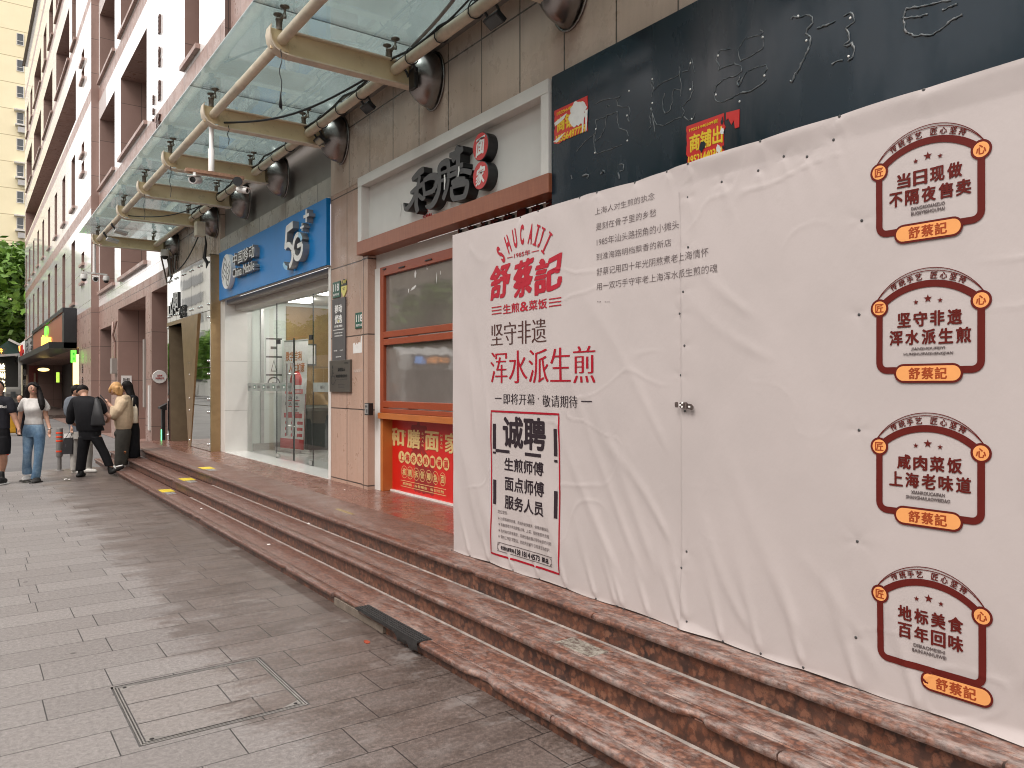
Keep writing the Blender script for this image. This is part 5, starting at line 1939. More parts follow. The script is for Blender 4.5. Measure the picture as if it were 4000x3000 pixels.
for k, tr in enumerate(traces):
    pts = []
    for a, b in zip(tr, tr[1:]):
        n = max(2, int(math.hypot(a[0] - b[0], a[1] - b[1]) / 14))
        pts += [(a[0] + (b[0] - a[0]) * j / n + rs.randn() * 2.2, a[1] + (b[1] - a[1]) * j / n + rs.randn() * 2.2) for j in range(n)]
    pts.append(tr[-1])
    W = []
    for p in pts:
        y, z = nv(*p)
        W.append(Vector((XN - .001, y, z)))
    big = k >= 18
    mb.tube(W, [(.003 if not big else .0055) * (.6 + .9 * rs.rand()) for _ in W], 'glue', 6)
# the upper right letter, from the wide view
for tr in ([(1690, 80), (1705, 40), (1800, 20), (1920, 0)], [(1690, 80), (1700, 140), (1740, 155), (1820, 150), (1900, 90), (1950, 60)], [(1690, 80), (1760, 70), (1800, 62)], [(1860, 45), (1940, 15)]):
    W = []
    for a, b in zip(tr, tr[1:]):
        W += [Vector((XN - .001, *nv(a[0] + (b[0] - a[0]) * j / 6 + rs.randn() * 2, a[1] + (b[1] - a[1]) * j / 6 + rs.randn() * 2, .9042, 2000, 0))) for j in range(6)]
    mb.tube(W, [.0055 * (.6 + .8 * rs.rand()) for _ in W], 'glue', 6)
mb.build('glue_trace', NV)
mb = MB()
for u, v in ((1732, 107), (1787, 270), (1716, 489), (1497, 247), (1508, 503), (1343, 675), (1186, 630), (1200, 370), (2079, 120), (2067, 375), (1016, 420), (1015, 594), (763, 526), (763, 685), (1025, 792), (608, 605), (595, 768), (597, 935), (388, 858), (382, 1016)):
    y, z = nv(u, v)
    mb.lathe([(.007, 0), (.007, .003), (.003, .004)], (XN, y, z), (-1, 0, 0), 'white_print', 8)
mb.build('anchor_hole', NV)
# letting posters stuck on the navy board
for lab, q, txt, num, top in (('torn red letting poster with yellow characters and a white patch at the board end', ((2165, 434), (2301, 372), (2291, 526), (2170, 563)), '商铺', '18356497729', '18356497729'),
                              ('torn red letting poster with yellow characters just above the hoarding', ((2687, 488), (2832, 446), (2826, 612), (2681, 660)), '商铺出', '19521440309', '19521440309崔')):
    P = [onX(u, v, XN) for u, v in q]
    a, b = -(P[0][0] + P[3][0]) / 2, -(P[1][0] + P[2][0]) / 2
    z1, z0 = (P[0][1] + P[1][1]) / 2, (P[2][1] + P[3][1]) / 2
    t = thing('letting_poster', lab, 'poster', (XN, -(a + b) / 2, z0))
    fn_ = wallmap(XN)
    n = 40
    edge = [(a, z1), (b, z1)]
    edge += [(b + .004 * rs.randn(), z1 + (z0 - z1) * k / 12) for k in range(1, 12)]
    edge += [(b + (a - b) * k / 16, z0 + .02 * rs.rand()) for k in range(17)]
    edge += [(a + .004 * rs.randn(), z0 + (z1 - z0) * k / 12) for k in range(1, 12)]
    mb = MB()
    n = len(edge)
    mb.add([pt(fn_, x, y, .004) for x, y in edge] + [pt(fn_, x, y, .0) for x, y in edge], [tuple(range(n))] + [(k, (k + 1) % n, (k + 1) % n + n, k + n) for k in range(n)], 'red_poster')
    mb.build('poster_sheet', t)
    w_, h_ = b - a, z1 - z0
    mb = MB()
    yl = plain('poster_yellow', (.75, .52, .02), .5, var=.04)
    mb.text(top, fn_, yl, (a + .08 * w_, a + .85 * w_, z1 - .17 * h_, z1 - .08 * h_), .012, depth=.005)
    mb.text(txt, fn_, yl, (a + .08 * w_, a + (.6 if len(txt) == 2 else .97) * w_, z1 - .66 * h_, z1 - .24 * h_), .03, depth=.005)
    mb.text(num, fn_, yl, (a + .05 * w_, b - .04 * w_, z0 + .05 * h_, z0 + .26 * h_), .03, depth=.005)
    mb.build('lettering', t)
    mb = MB()
    if len(txt) == 2:
        cx, cz, rx, rz = a + .72 * w_, z0 + .62 * h_, .27 * w_, .36 * h_
        tp = [(cx + rx * math.cos(q_) * (.75 + .35 * rs.rand()), cz + rz * math.sin(q_) * (.8 + .3 * rs.rand())) for q_ in np.arange(0, 6.28, .22)]
        mb.add([pt(fn_, x, y, .0075) for x, y in tp], (tuple(range(len(tp) - 1, -1, -1)),), 'paper')
        for s_ in (.12, .22):
            mb.add([pt(fn_, x, y, .0078) for x, y in ((cx + s_ * w_, cz), (cx + (s_ + .08) * w_, cz), (cx + (s_ + .05) * w_, cz - .55 * h_), (cx + (s_ + .02) * w_, cz - .6 * h_))], ((0, 1, 2, 3),), 'paper')
        mb.add([pt(fn_, x, y, .0072) for x, y in ((a, z1 - .35 * h_), (a + .4 * w_, z1 - .22 * h_), (a + .3 * w_, z1 - .36 * h_), (a + .03 * w_, z1 - .46 * h_))], ((0, 1, 2, 3),), 'paper')
        mb.add([pt(fn_, x, y, .0072) for x, y in ((a - .04 * w_, z0 + .12 * h_), (a + .35 * w_, z0 + .26 * h_), (a + .1 * w_, z0 + .06 * h_))], ((0, 1, 2),), 'paper')
    else:
        for k in range(9):
            cx, cz = a + w_ * (rs.rand() * .2 + (.80 if k < 7 else .3)), z0 + h_ * rs.rand() * .85
            r_ = .008 + .012 * rs.rand()
            tp = [(cx + r_ * math.cos(q_) * (.4 + .8 * rs.rand()), cz + 1.8 * r_ * math.sin(q_) * (.4 + .8 * rs.rand())) for q_ in np.arange(0, 6.28, .6)]
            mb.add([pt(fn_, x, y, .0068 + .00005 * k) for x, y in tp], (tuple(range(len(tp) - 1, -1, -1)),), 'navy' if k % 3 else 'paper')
    mb.build('torn_patch', t)
mb = MB()
fn_ = wallmap(XN)
q = [onX(u, v, XN) for u, v in ((2838, 440), (2890, 427), (2888, 497), (2872, 502), (2868, 470), (2858, 488), (2846, 462), (2838, 470))]
mb.add([pt(fn_, -p[0], p[1], .004) for p in q] + [pt(fn_, -p[0], p[1], 0) for p in q], [tuple(range(7, -1, -1))] + [(k, (k + 1) % 8, (k + 1) % 8 + 8, k + 8) for k in range(8)], 'red_poster')
tag(mb.build('poster_scrap'), 'red corner scrap of a torn poster right of the second letting poster', 'poster scrap')
# ================================================================== the printed cloth hoarding
XB = 2.925
SEAM = 2.646
HB = thing('banner_hoarding', 'tall pale printed cloth hoarding screwed over a frame in front of the closed shop', 'hoarding', (XB, 2.4, .38))


def cnv(lst, k, ou, ov):
    return [onX(ou + k * u, ov + k * v, XB) for u, v in lst]


nb = cnv([(447, 135), (642, 197), (848, 262), (1107, 352), (1384, 449), (1690, 551), (2007, 660)], .3617, 1600, 2100)
nb += cnv([(462, 260), (520, 287), (750, 366), (1022, 452)], .452, 2200, 2250)
nbr = cnv([(1078, 390), (1390, 562), (1716, 668), (2085, 787)], .452, 2200, 2250) + cnv([(797, 430), (1313, 620)], .452, 3000, 2500)
nbr += [(1.05, .43), (.82, .43), (.6, .43)]
ntop = cnv([(38, 938), (115, 912), (293, 854), (368, 832), (530, 789), (672, 742), (767, 709), (1080, 612), (1420, 504), (1785, 390)], .9042, 2000, 0)
nmid = cnv([(1390, 604), (765, 853), (912, 787), (1070, 738), (1175, 675), (1280, 678)], .9042, 2000, 0)
nseam = cnv([(1648, 442), (1614, 730), (1590, 872), (1620, 1078), (1588, 1270), (1622, 1503)], .6027, 1700, 700) + cnv([(392, 74), (365, 162)], .7233, 2400, 2100)
nin = cnv([(105, 697), (88, 1251)], .663, 3300, 400) + cnv([(65, 199), (58, 679), (52, 1093)], .9044, 3300, 1500)
nails = nb + nbr + ntop + nmid + nseam + nin
NA = np.array(nails)


def cloth(y, z):
    """how far the cloth stands off its plane (towards the street is negative), vectorised"""
    y, z = np.broadcast_arrays(np.asarray(y, float), np.asarray(z, float))
    d = np.zeros(y.shape)
    # long slanting pulls
    p, q = (1.55 * y - z) / 1.845, (y + 1.55 * z) / 1.845
    amp = vnoise(y * 1.1 + 3, z * 1.1 + 5, 1)
    low = np.clip((1.35 - z) / .9, 0, 1)
    left = np.clip((y - 2.4) / .8, 0, 1) * .55 + .45
    d -= (vnoise(p * 6.0, q * .7, 2) - .5) * .020 * (.25 + .75 * low) * left * (.45 + amp)
    d -= (vnoise(p * 15, q * 1.6, 3) - .5) * .0055 * (.2 + .9 * low) * left * amp
    d -= (vnoise(y * 1.3, z * 1.1, 4) - .5) * .014
    d -= (vnoise(y * 5 + z * 2.5, z * 3.4, 6) - .5) * .0016
    for (sy, sz, ey, ez, a_, w_) in ((3.75, 1.55, 3.05, .52, .011, .035), (3.6, 1.75, 2.85, .55, .009, .03), (3.35, 1.5, 2.78, .62, .012, .04), (4.72, 2.15, 4.5, 1.2, .008, .03), (4.62, 2.2, 4.3, 1.1, .007, .03), (4.4, 2.45, 4.62, 2.6, .006, .03),
                                     (3.15, 1.25, 2.72, .80, .012, .028), (2.5, .95, 2.2, .46, .010, .03), (2.35, 1.2, 1.9, .5, .008, .04), (4.75, 1.1, 4.45, .5, .008, .03), (4.0, .95, 3.7, .48, .009, .028), (4.3, .8, 4.1, .45, .008, .022),
                                     (3.3, 2.0, 2.7, 1.25, .006, .03), (1.95, .85, 1.6, .45, .006, .03), (2.6, 2.3, 2.2, 1.9, .006, .03), (2.6, 2.05, 2.1, 1.7, .005, .03)):
        L_ = math.hypot(ey - sy, ez - sz)
        uy, uz = (ey - sy) / L_, (ez - sz) / L_
        al = ((y - sy) * uy + (z - sz) * uz) / L_
        pr = (y - sy) * uz - (z - sz) * uy + .03 * np.sin(3 * al + sy * 5)
        ww = w_ * (1.3 - .6 * np.clip(al, 0, 1))
        d -= .45 * a_ * np.exp(-(pr / ww) ** 2) * np.exp(-np.clip(-al, 0, 9) * 6) * np.clip((1.02 - al) * 6, 0, 1) * (.4 + .6 * np.clip(al + .2, 0, 1))
    # short hard creases
    cr = np.abs(vnoise(y * 3.3 + z * 1.2, z * 4.1, 7) - .5)
    d -= np.exp(-(cr / .012) ** 2) * .0026 * np.clip(vnoise(y * 2, z * 2, 8) * 2.4 - 1.1, 0, 1)
    # puckers round every screw
    for i, (ny, nz) in enumerate(nails):
        dy, dz = y - ny, z - nz
        r = np.hypot(dy, dz) + 1e-6
        m = r < .5
        if not m.any():
            continue
        th = np.arctan2(dz, dy)
        k = 3 + i % 3
        d += np.where(m, .0035 * np.exp(-r / .02), 0)
        d -= np.where(m, .0014 * np.exp(-r / .05) * np.cos(k * th + i * 1.3) * np.clip(r / .03, 0, 1), 0)
        if i < len(nb) + len(nbr) - 3:      # a ridge running up from each bottom screw
            ux, uz = (.42, .90) if i < len(nb) else (.30, .95)
            al, pr = dy * ux + dz * uz, dy * uz - dz * ux
            d -= np.where((al > 0), .0095 * np.exp(-(pr / (.012 + .06 * np.clip(al, 0, 1))) ** 2) * np.exp(-al / .26) * np.clip(al / .04, 0, 1), 0)
        elif i < len(nb) + len(nbr) + len(ntop) + len(nmid):
            al = -dz
            d -= np.where((al > 0), 0.0028 * np.exp(-((dy + .3 * al) / (.015 + .05 * np.clip(al, 0, 1))) ** 2) * np.exp(-al / .13) * np.clip(al / .03, 0, 1), 0)
    # loose hem below the bottom screws
    for arr, msk in ((nb, y > SEAM), (nbr, y <= SEAM)):
        a = np.array(sorted(arr))
        zn = np.interp(y, a[:, 0], a[:, 1])
        zn = zn + .014 * np.abs(np.sin(np.pi * np.interp(y, a[:, 0], np.arange(len(a)))))
        s_ = np.clip((zn - z) / .09, 0, 1.2)
        d -= np.where(msk, (.030 + .012 * np.clip(2.6 - y, 0, 1)) * s_ ** 1.3, 0)
    # the loose strip along the top right, over the door panel
    s_ = np.clip((z - 2.60) / .09, 0, 1) * np.clip((2.9 - y) / .3, 0, 1)
    d -= .010 * s_ * (.5 + vnoise(y * 5, z * 12, 9))
    return d


def lift(y, z):
    return np.where(y < SEAM, np.where(z < 2.585, .009 * np.clip((y - 1.2) / .6, .25, 1), 0.0), 0.0)


def bmap(x, z, o):
    y = -np.asarray(x, float)
    z = np.asarray(z, float)
    return XB + cloth(y, z) - lift(y, z) - .0019 - o * .6, y, z


def sheet(ya, yb, za, zb, off, step=.0105):
    ys = np.linspace(yb, ya, int((yb - ya) / step) + 2)
    if callable(zb):
        top = zb(ys)
    else:
        top = np.full(ys.shape, zb)
    bot = za(ys) if callable(za) else np.full(ys.shape, za)
    n = int((top.max() - bot.min()) / step) + 2
    t_ = np.linspace(0, 1, n)
    Z = bot[:, None] * (1 - t_) + top[:, None] * t_
    Y = np.repeat(ys[:, None], n, 1)
    X = XB + cloth(Y, Z) - off(Y, Z)
    return np.stack([X, Y, Z], -1)


T = np.array(sorted(ntop + [(4.86, 2.70), (.4, 2.70)]))
topf = lambda y: np.interp(y, T[:, 0], T[:, 1]) + .003 + .003 * np.abs(np.sin(np.pi * np.interp(y, T[:, 0], np.arange(len(T)))))
B_ = np.array(sorted(nb + [(4.86, .41)]))
botl = lambda y: np.full(y.shape, .384) + .004 * np.sin(y * 9)
botr = lambda y: np.full(y.shape, .386) - .004 * np.clip(2.2 - y, 0, 1) + .003 * np.sin(y * 11)
mb = MB()
mb.grid(sheet(SEAM - .03, 4.852, botl, topf, lambda y, z: 0 * y), 'banner')
P = sheet(-.4, SEAM - .03, lambda y: np.full(y.shape, 2.56), topf, lambda y, z: 0 * y)
mb.grid(P, 'banner')
# turned edge at the left end
e = sheet(4.80, 4.852, botl, topf, lambda y, z: 0 * y)[0]
mb.grid(np.stack([e, e + np.array([.05, .006, 0])], 1), 'banner')
mb.build('left_cloth', HB)
mb = MB()
mid = np.array(sorted(nmid))
topm = lambda y: 2.588 + .006 * np.sin(y * 14) - .02 * np.exp(-((y - 2.64) / .03) ** 2)
P = sheet(-.4, SEAM, botr, topm, lambda y, z: lift(y, np.minimum(z, 2.58)) + .010 * np.exp(-((SEAM - y) / .05)) * np.exp(-((z - 2.58) / .09) ** 2))
mb.grid(P, 'banner')
eg = P[0]
mb.grid(np.stack([eg, eg + np.array([.012, -.004, 0])], 1), 'banner')
mb.build('door_cloth', HB)
# timber frame behind
mb = MB()
for y in (4.80, 3.8, SEAM, 1.7, .7, -.35):
    mb.box(3.0, 3.06, y - .03, y + .03, .377, 2.70, 'orange_wood')
for z in (.42, 1.5, 2.66):
    mb.box(3.0, 3.06, -.4, 4.83, z - .03, z + .03, 'orange_wood')
mb.box(3.06, 3.80, 4.77, 4.83, .377, 2.70, 'orange_wood')
mb.build('timber_frame', HB)
# screws
smesh = None
for ny, nz in nails:
    x = float(XB + cloth(ny, nz) - lift(np.float64(ny), np.float64(nz)))
    if smesh is None:
        mb = MB()
        mb.lathe([(.0062, 0), (.0062, .002), (.004, .0032)], (0, 0, 0), (-1, 0, 0), 'letter_grey', 8)
        o = mb.build('screw', HB)
        smesh = o.data
    else:
        o = bpy.data.objects.new('screw', smesh)
        COL.objects.link(o)
        o.parent = HB
        o.matrix_parent_inverse = HB.matrix_basis.inverted()
    o.location = (x - .001, ny, nz)
# door hasp
hy, hz = onX(2580 + .1205 * 820, 1500 + .1205 * 690, XB)
mb = MB()
hx = XB - .022
rust = plain('hasp_metal', (.16, .125, .115), .45, .7, var=.3, vs=60)
kk = .1205 * 2.92 / .77 / 3000


def hp(u, v, o=0):
    y, z = onX(2580 + .1205 * u, 1500 + .1205 * v, XB)
    return (hx - o, y, z)


for poly in ([(590, 590), (668, 585), (668, 760), (600, 755), (585, 680)], [(720, 640), (780, 590), (890, 600), (890, 790), (770, 780), (718, 700)], [(900, 600), (985, 620), (985, 795), (900, 790)],
             [(1010, 635), (1110, 650), (1170, 720), (1172, 790), (1120, 840), (1008, 810)]):
    n = len(poly)
    mb.add([hp(u, v, .006) for u, v in poly] + [hp(u, v) for u, v in poly], [tuple(range(n - 1, -1, -1))] + [(k, (k + 1) % n, (k + 1) % n + n, k + n) for k in range(n)], rust)
mb.tube([hp(945, 590, .006), hp(945, 800, .006)], .007, rust, 8)
for u, v in ((830, 615), (760, 680), (820, 740)):
    mb.lathe([(.006, 0), (.005, .002)], hp(u, v, .006), (-1, 0, 0), 'white_print', 8)
mb.add([hp(u, v, .0065) for u, v in ((1020, 705), (1095, 712), (1092, 765), (1020, 758))], ((3, 2, 1, 0),), 'white_print')
mb.build('door_hasp', HB)

# ------------------------------------------------------------------ printing on the cloth
RF = .02


def r7(u0, v0, u1, v1):
    """box of a word on the cloth: top-left and bottom-right measured in the photograph"""
    return r_box(u0, v0, u1, v1, .6027, 1700, 700)


def r_box(u0, v0, u1, v1, k, ou, ov):
    y0, z1 = onX(ou + k * u0, ov + k * v0, XB)
    y1, z0 = onX(ou + k * u1, ov + k * v1, XB)
    return -y0, -y1, z0, z1


def r2(ul, vlt, vlb, ur, vrt, vrb, k, ou, ov):
    """slanted word: left top/bottom and right top/bottom"""
    a = onX(ou + k * ul, ov + k * vlt, XB)
    b = onX(ou + k * ul, ov + k * vlb, XB)
    c = onX(ou + k * ur, ov + k * vrt, XB)
    d = onX(ou + k * ur, ov + k * vrb, XB)
    return -a[0], -c[0], (b[1] + d[1]) / 2, (a[1] + c[1]) / 2


q7 = (.6027, 1700, 700)
q8 = (.5424, 1700, 1500)
mb = MB()
# arched name
L = [('S', 430, 487), ('H', 478, 424), ('U', 522, 385), ('C', 568, 362), ('A', 624, 352), ('I', 662, 362), ('J', 690, 380), ('I', 727, 415)]
ctr = [onX(1700 + .6027 * u, 700 + .6027 * v, XB) for _, u, v in L]
ctr = [(-y, z) for y, z in ctr]
xm = (ctr[0][0] + ctr[-1][0]) / 2
c0 = np.array(ctr)
A = np.c_[2 * c0[:, 0], 2 * c0[:, 1], np.ones(len(c0))]
sol = np.linalg.lstsq(A, (c0 ** 2).sum(1), rcond=None)[0]
cx, cz = sol[0], sol[1]
rr = math.sqrt(sol[2] + cx * cx + cz * cz)
for k, (ch, _, _) in enumerate(L):
    x, z = ctr[k]
    an = math.atan2(z - cz, x - cx)
    px, pz = cx + rr * math.cos(an), cz + rr * math.sin(an)
    rot = an - math.pi / 2
    hh = .072 if k in (0, 7) else .066
    ww = {'I': .016, 'J': .024}.get(ch, .041)

    def f(a, b, o, px=px, pz=pz, rot=rot):
        return bmap(px + a * math.cos(rot) - b * math.sin(rot), pz + a * math.sin(rot) + b * math.cos(rot), o)
    mb.text(ch, f, 'ink_red', (-ww / 2, ww / 2, -hh, hh), .045, refine=RF)
    if ch in 'IJ':
        ribbon(mb, [(-.02, hh - .006), (.02, hh - .006)], .012, f, 'ink_red', .002)
        if ch == 'I':
            ribbon(mb, [(-.02, -hh + .006), (.02, -hh + .006)], .012, f, 'ink_red', .002)
mb.text('1985年', bmap, 'ink_red', r2(517, 472, 512, 620, 462, 492, *q7), .004, refine=RF)
for u0, u1, v0, v1 in ((472, 508, 510, 505), (628, 675, 471, 464)):
    a, b, z0, z1 = r_box(u0, v0, u1, v1, *q7)
    ribbon(mb, [(a + (b - a) * k / 4, (z0 + z1) / 2) for k in range(5)], .005, bmap, 'ink_red', .001)
for k, (ch, q) in enumerate((('舒', (358, 565, 788, 495, 545, 770)), ('蔡', (510, 528, 775, 645, 505, 752)), ('記', (645, 508, 748, 830, 478, 738)))):
    mb.text(ch, bmap, 'ink_red', r2(*q, *q7), .032, 'brush', refine=RF, lift=.00012,
            warp=(lambda v, k=k: np.c_[v[:, 0] + .10 * (v[:, 1] - .4) + .02 * np.sin(8 * v[:, 1] + k), v[:, 1] + .13 * (v[:, 0] - .5) + .02 * np.sin(6 * v[:, 0] + k), v[:, 2]]))
x0, x1, z0, z1 = r2(440, 812, 872, 730, 772, 838, *q7)
w_ = (x1 - x0) / 5
for k, ch in enumerate('生煎&菜饭'):
    mb.text(ch, bmap, 'ink_red', (x0 + w_ * k + .002, x0 + w_ * (k + 1) - .003, z0, z1), .016, 'brush', refine=RF, lift=.00012)
for (u0, v0, u1, v1) in ((367, 845, 432, 836), (740, 797, 820, 783)):
    a, b, za, zb = r_box(u0, v0, u1, v1, *q7)
    zc_ = (z0 + z1) / 2
    for dz in (-.022, 0, .022):
        ribbon(mb, [(a + (b - a) * k / 5, zc_ + dz) for k in range(6)], .007, bmap, 'ink_red', .001)
mb.build('printed_logo', HB)
mb = MB()
mb.text('坚守非遗', bmap, 'ink_brown', r2(360, 935, 1076, 722, 905, 1062, *q7), style='song', refine=RF)
mb.text('浑水派生煎', bmap, 'ink_deepred', r2(357, 1118, 1325, 1043, 1078, 1318, *q7), style='song', refine=RF)
mb.text('即将开幕', bmap, 'ink_black', r2(441, 1390, 1458, 645, 1392, 1462, *q7), style='song', refine=RF)
mb.text('敬请期待', bmap, 'ink_black', r2(694, 1398, 1475, 925, 1405, 1482, *q7), style='song', refine=RF)
a, b, za, zb = r_box(664, 1416, 672, 1428, *q7)
disc(mb, (a + b) / 2, (za + zb) / 2, .005, .005, bmap, 'ink_black', .001, 10)
for u0, u1, v in ((385, 430, 1420), (948, 1020, 1440)):
    a, b, za, zb = r_box(u0, v, u1, v, *q7)
    ribbon(mb, [(a + (b - a) * k / 4, (za + zb) / 2) for k in range(5)], .006, bmap, 'ink_black', .001)
mb.build('printed_slogan', HB)
mb = MB()
for tx, q in (('上海人对生煎的执念', (1040, 187, 228, 1425, 88, 138)), ('是刻在骨子里的乡愁', (1046, 283, 330, 1435, 195, 245)), ('1985年汕头路拐角的小摊头', (1050, 380, 428, 1583, 268, 328)),
              ('到淮海路明档飘香的新店', (1047, 480, 524, 1532, 388, 438)), ('舒蔡记用四十年光阴熬煮老上海情怀', (1050, 576, 624, 1782, 446, 505)), ('用一双巧手守牢老上海浑水派生煎的魂', (1050, 672, 720, 1840, 550, 606))):
    fx_ = r2(*q, *q7)
    mb.text(tx, bmap, 'ink_grey', fx_, style='light', refine=RF, res=2)
for u in (1058, 1067, 1076, 1106, 1118, 1130):
    a, b, za, zb = r_box(u, 790, u + 4, 794, *q7)
    disc(mb, a, za, .003, .003, bmap, 'ink_grey', .001, 8)
mb.build('printed_poem', HB)
# recruitment notice
mb = MB()
cs = [onX(1700 + .5424 * u, 1500 + .5424 * v, XB) for u, v in ((402, 193), (887, 220), (892, 1372), (400, 1212))]
fx0, fx1 = -(cs[0][0] + cs[3][0]) / 2, -(cs[1][0] + cs[2][0]) / 2
fz1, fz0 = (cs[0][1] + cs[1][1]) / 2, (cs[2][1] + cs[3][1]) / 2


def seg(a, b, n):
    return [(a[0] + (b[0] - a[0]) * k / n, a[1] + (b[1] - a[1]) * k / n) for k in range(n)]


loop = seg((fx0, fz1), (fx1, fz1), 16) + seg((fx1, fz1), (fx1, fz0), 44) + seg((fx1, fz0), (fx0, fz0), 16) + seg((fx0, fz0), (fx0, fz1), 44)
ribbon(mb, loop, .013, bmap, 'ink_deepred', .001, True)
mb.text('诚聘', bmap, 'ink_black', r2(483, 232, 462, 793, 242, 482, *q8), .030, refine=RF, lift=.00012)
for tx, q in (('生煎师傅', (493, 530, 626, 776, 562, 664)), ('面点师傅', (495, 664, 772, 780, 706, 812)), ('服务人员', (493, 798, 896, 775, 850, 960))):
    mb.text(tx, bmap, 'ink_black', r2(*q, *q8), .022, refine=RF, lift=.00012)


def fillbar(q, m):
    a, b, z0, z1 = r_box(*q, *q8)
    if z1 - z0 > b - a:
        ribbon(mb, seg((((a + b) / 2), z0), ((a + b) / 2, z1), 10) + [((a + b) / 2, z1)], b - a, bmap, m, .001)
    else:
        ribbon(mb, seg((a, (z0 + z1) / 2), (b, (z0 + z1) / 2), 6) + [(b, (z0 + z1) / 2)], z1 - z0, bmap, m, .0013)


for q in ((413, 285, 435, 468), (432, 467, 530, 500), (413, 485, 434, 502), (643, 492, 758, 530), (850, 322, 875, 522), (852, 545, 875, 567), (413, 687, 434, 867), (850, 770, 875, 972)):
    fillbar(q, 'ink_black')
mb.text('岗位职责:', bmap, 'ink_grey', r2(448, 908, 936, 512, 915, 940, *q8), refine=RF, res=1)
for tx, q in (('★ 为顾客提供热情、周到的餐饮服务，保障用餐体验;', (448, 955, 977, 815, 1040, 1070)), ('★ 准确接收并完成顾客点单、上菜、结账等服务流程;', (450, 998, 1022, 818, 1085, 1115)),
              ('★ 及时响应顾客需求，妥善处理用餐过程中出现的问题;', (450, 1042, 1066, 835, 1140, 1168)), ('★ 保持工作区域整洁，协助完成餐厅日常清洁与维护。', (450, 1085, 1110, 825, 1182, 1212))):
    mb.text(tx, bmap, 'ink_grey', r2(*q, *q8), refine=RF, res=1)
a, b, z0, z1 = r2(450, 1137, 1197, 836, 1252, 1320, *q8)
ribbon(mb, seg((a, z1), (b, z1), 12) + seg((b, z1), (b, z0), 3) + seg((b, z0), (a, z0), 12) + seg((a, z0), (a, z1), 3), .004, bmap, 'ink_grey', .001, True)
for xx, zz, sx, sz in ((a, z1, 1, -1), (b, z1, -1, -1), (a, z0, 1, 1), (b, z0, -1, 1)):
    ribbon(mb, [(xx + sx * .004, zz + sz * .018), (xx + sx * .010, zz + sz * .012), (xx + sx * .018, zz + sz * .004)], .005, bmap, 'ink_grey', .0015)
mb.text('有意向请致电:', bmap, 'ink_black', r2(470, 1163, 1196, 566, 1190, 1218, *q8), .02, refine=RF, res=1)
mb.text('138 1814 4573', bmap, 'ink_black', r2(568, 1192, 1232, 745, 1234, 1276, *q8), .034, refine=RF)
mb.text('蔡总', bmap, 'ink_black', r2(760, 1246, 1285, 812, 1258, 1296, *q8), .03, refine=RF)
mb.build('printed_job_notice', HB)


# four emblems
def star(mb, cx, cz, r, fn, m, o):
    P = [(cx + (r if k % 2 == 0 else r * .40) * math.sin(k * math.pi / 5), cz + (r if k % 2 == 0 else r * .40) * math.cos(k * math.pi / 5)) for k in range(10)]
    P = np.array([(cx, cz)] + P)
    mb.add(np.stack(np.broadcast_arrays(*fn(P[:, 0], P[:, 1], o)), -1).tolist(), [(0, k + 1, (k + 1) % 10 + 1) for k in range(10)], m)


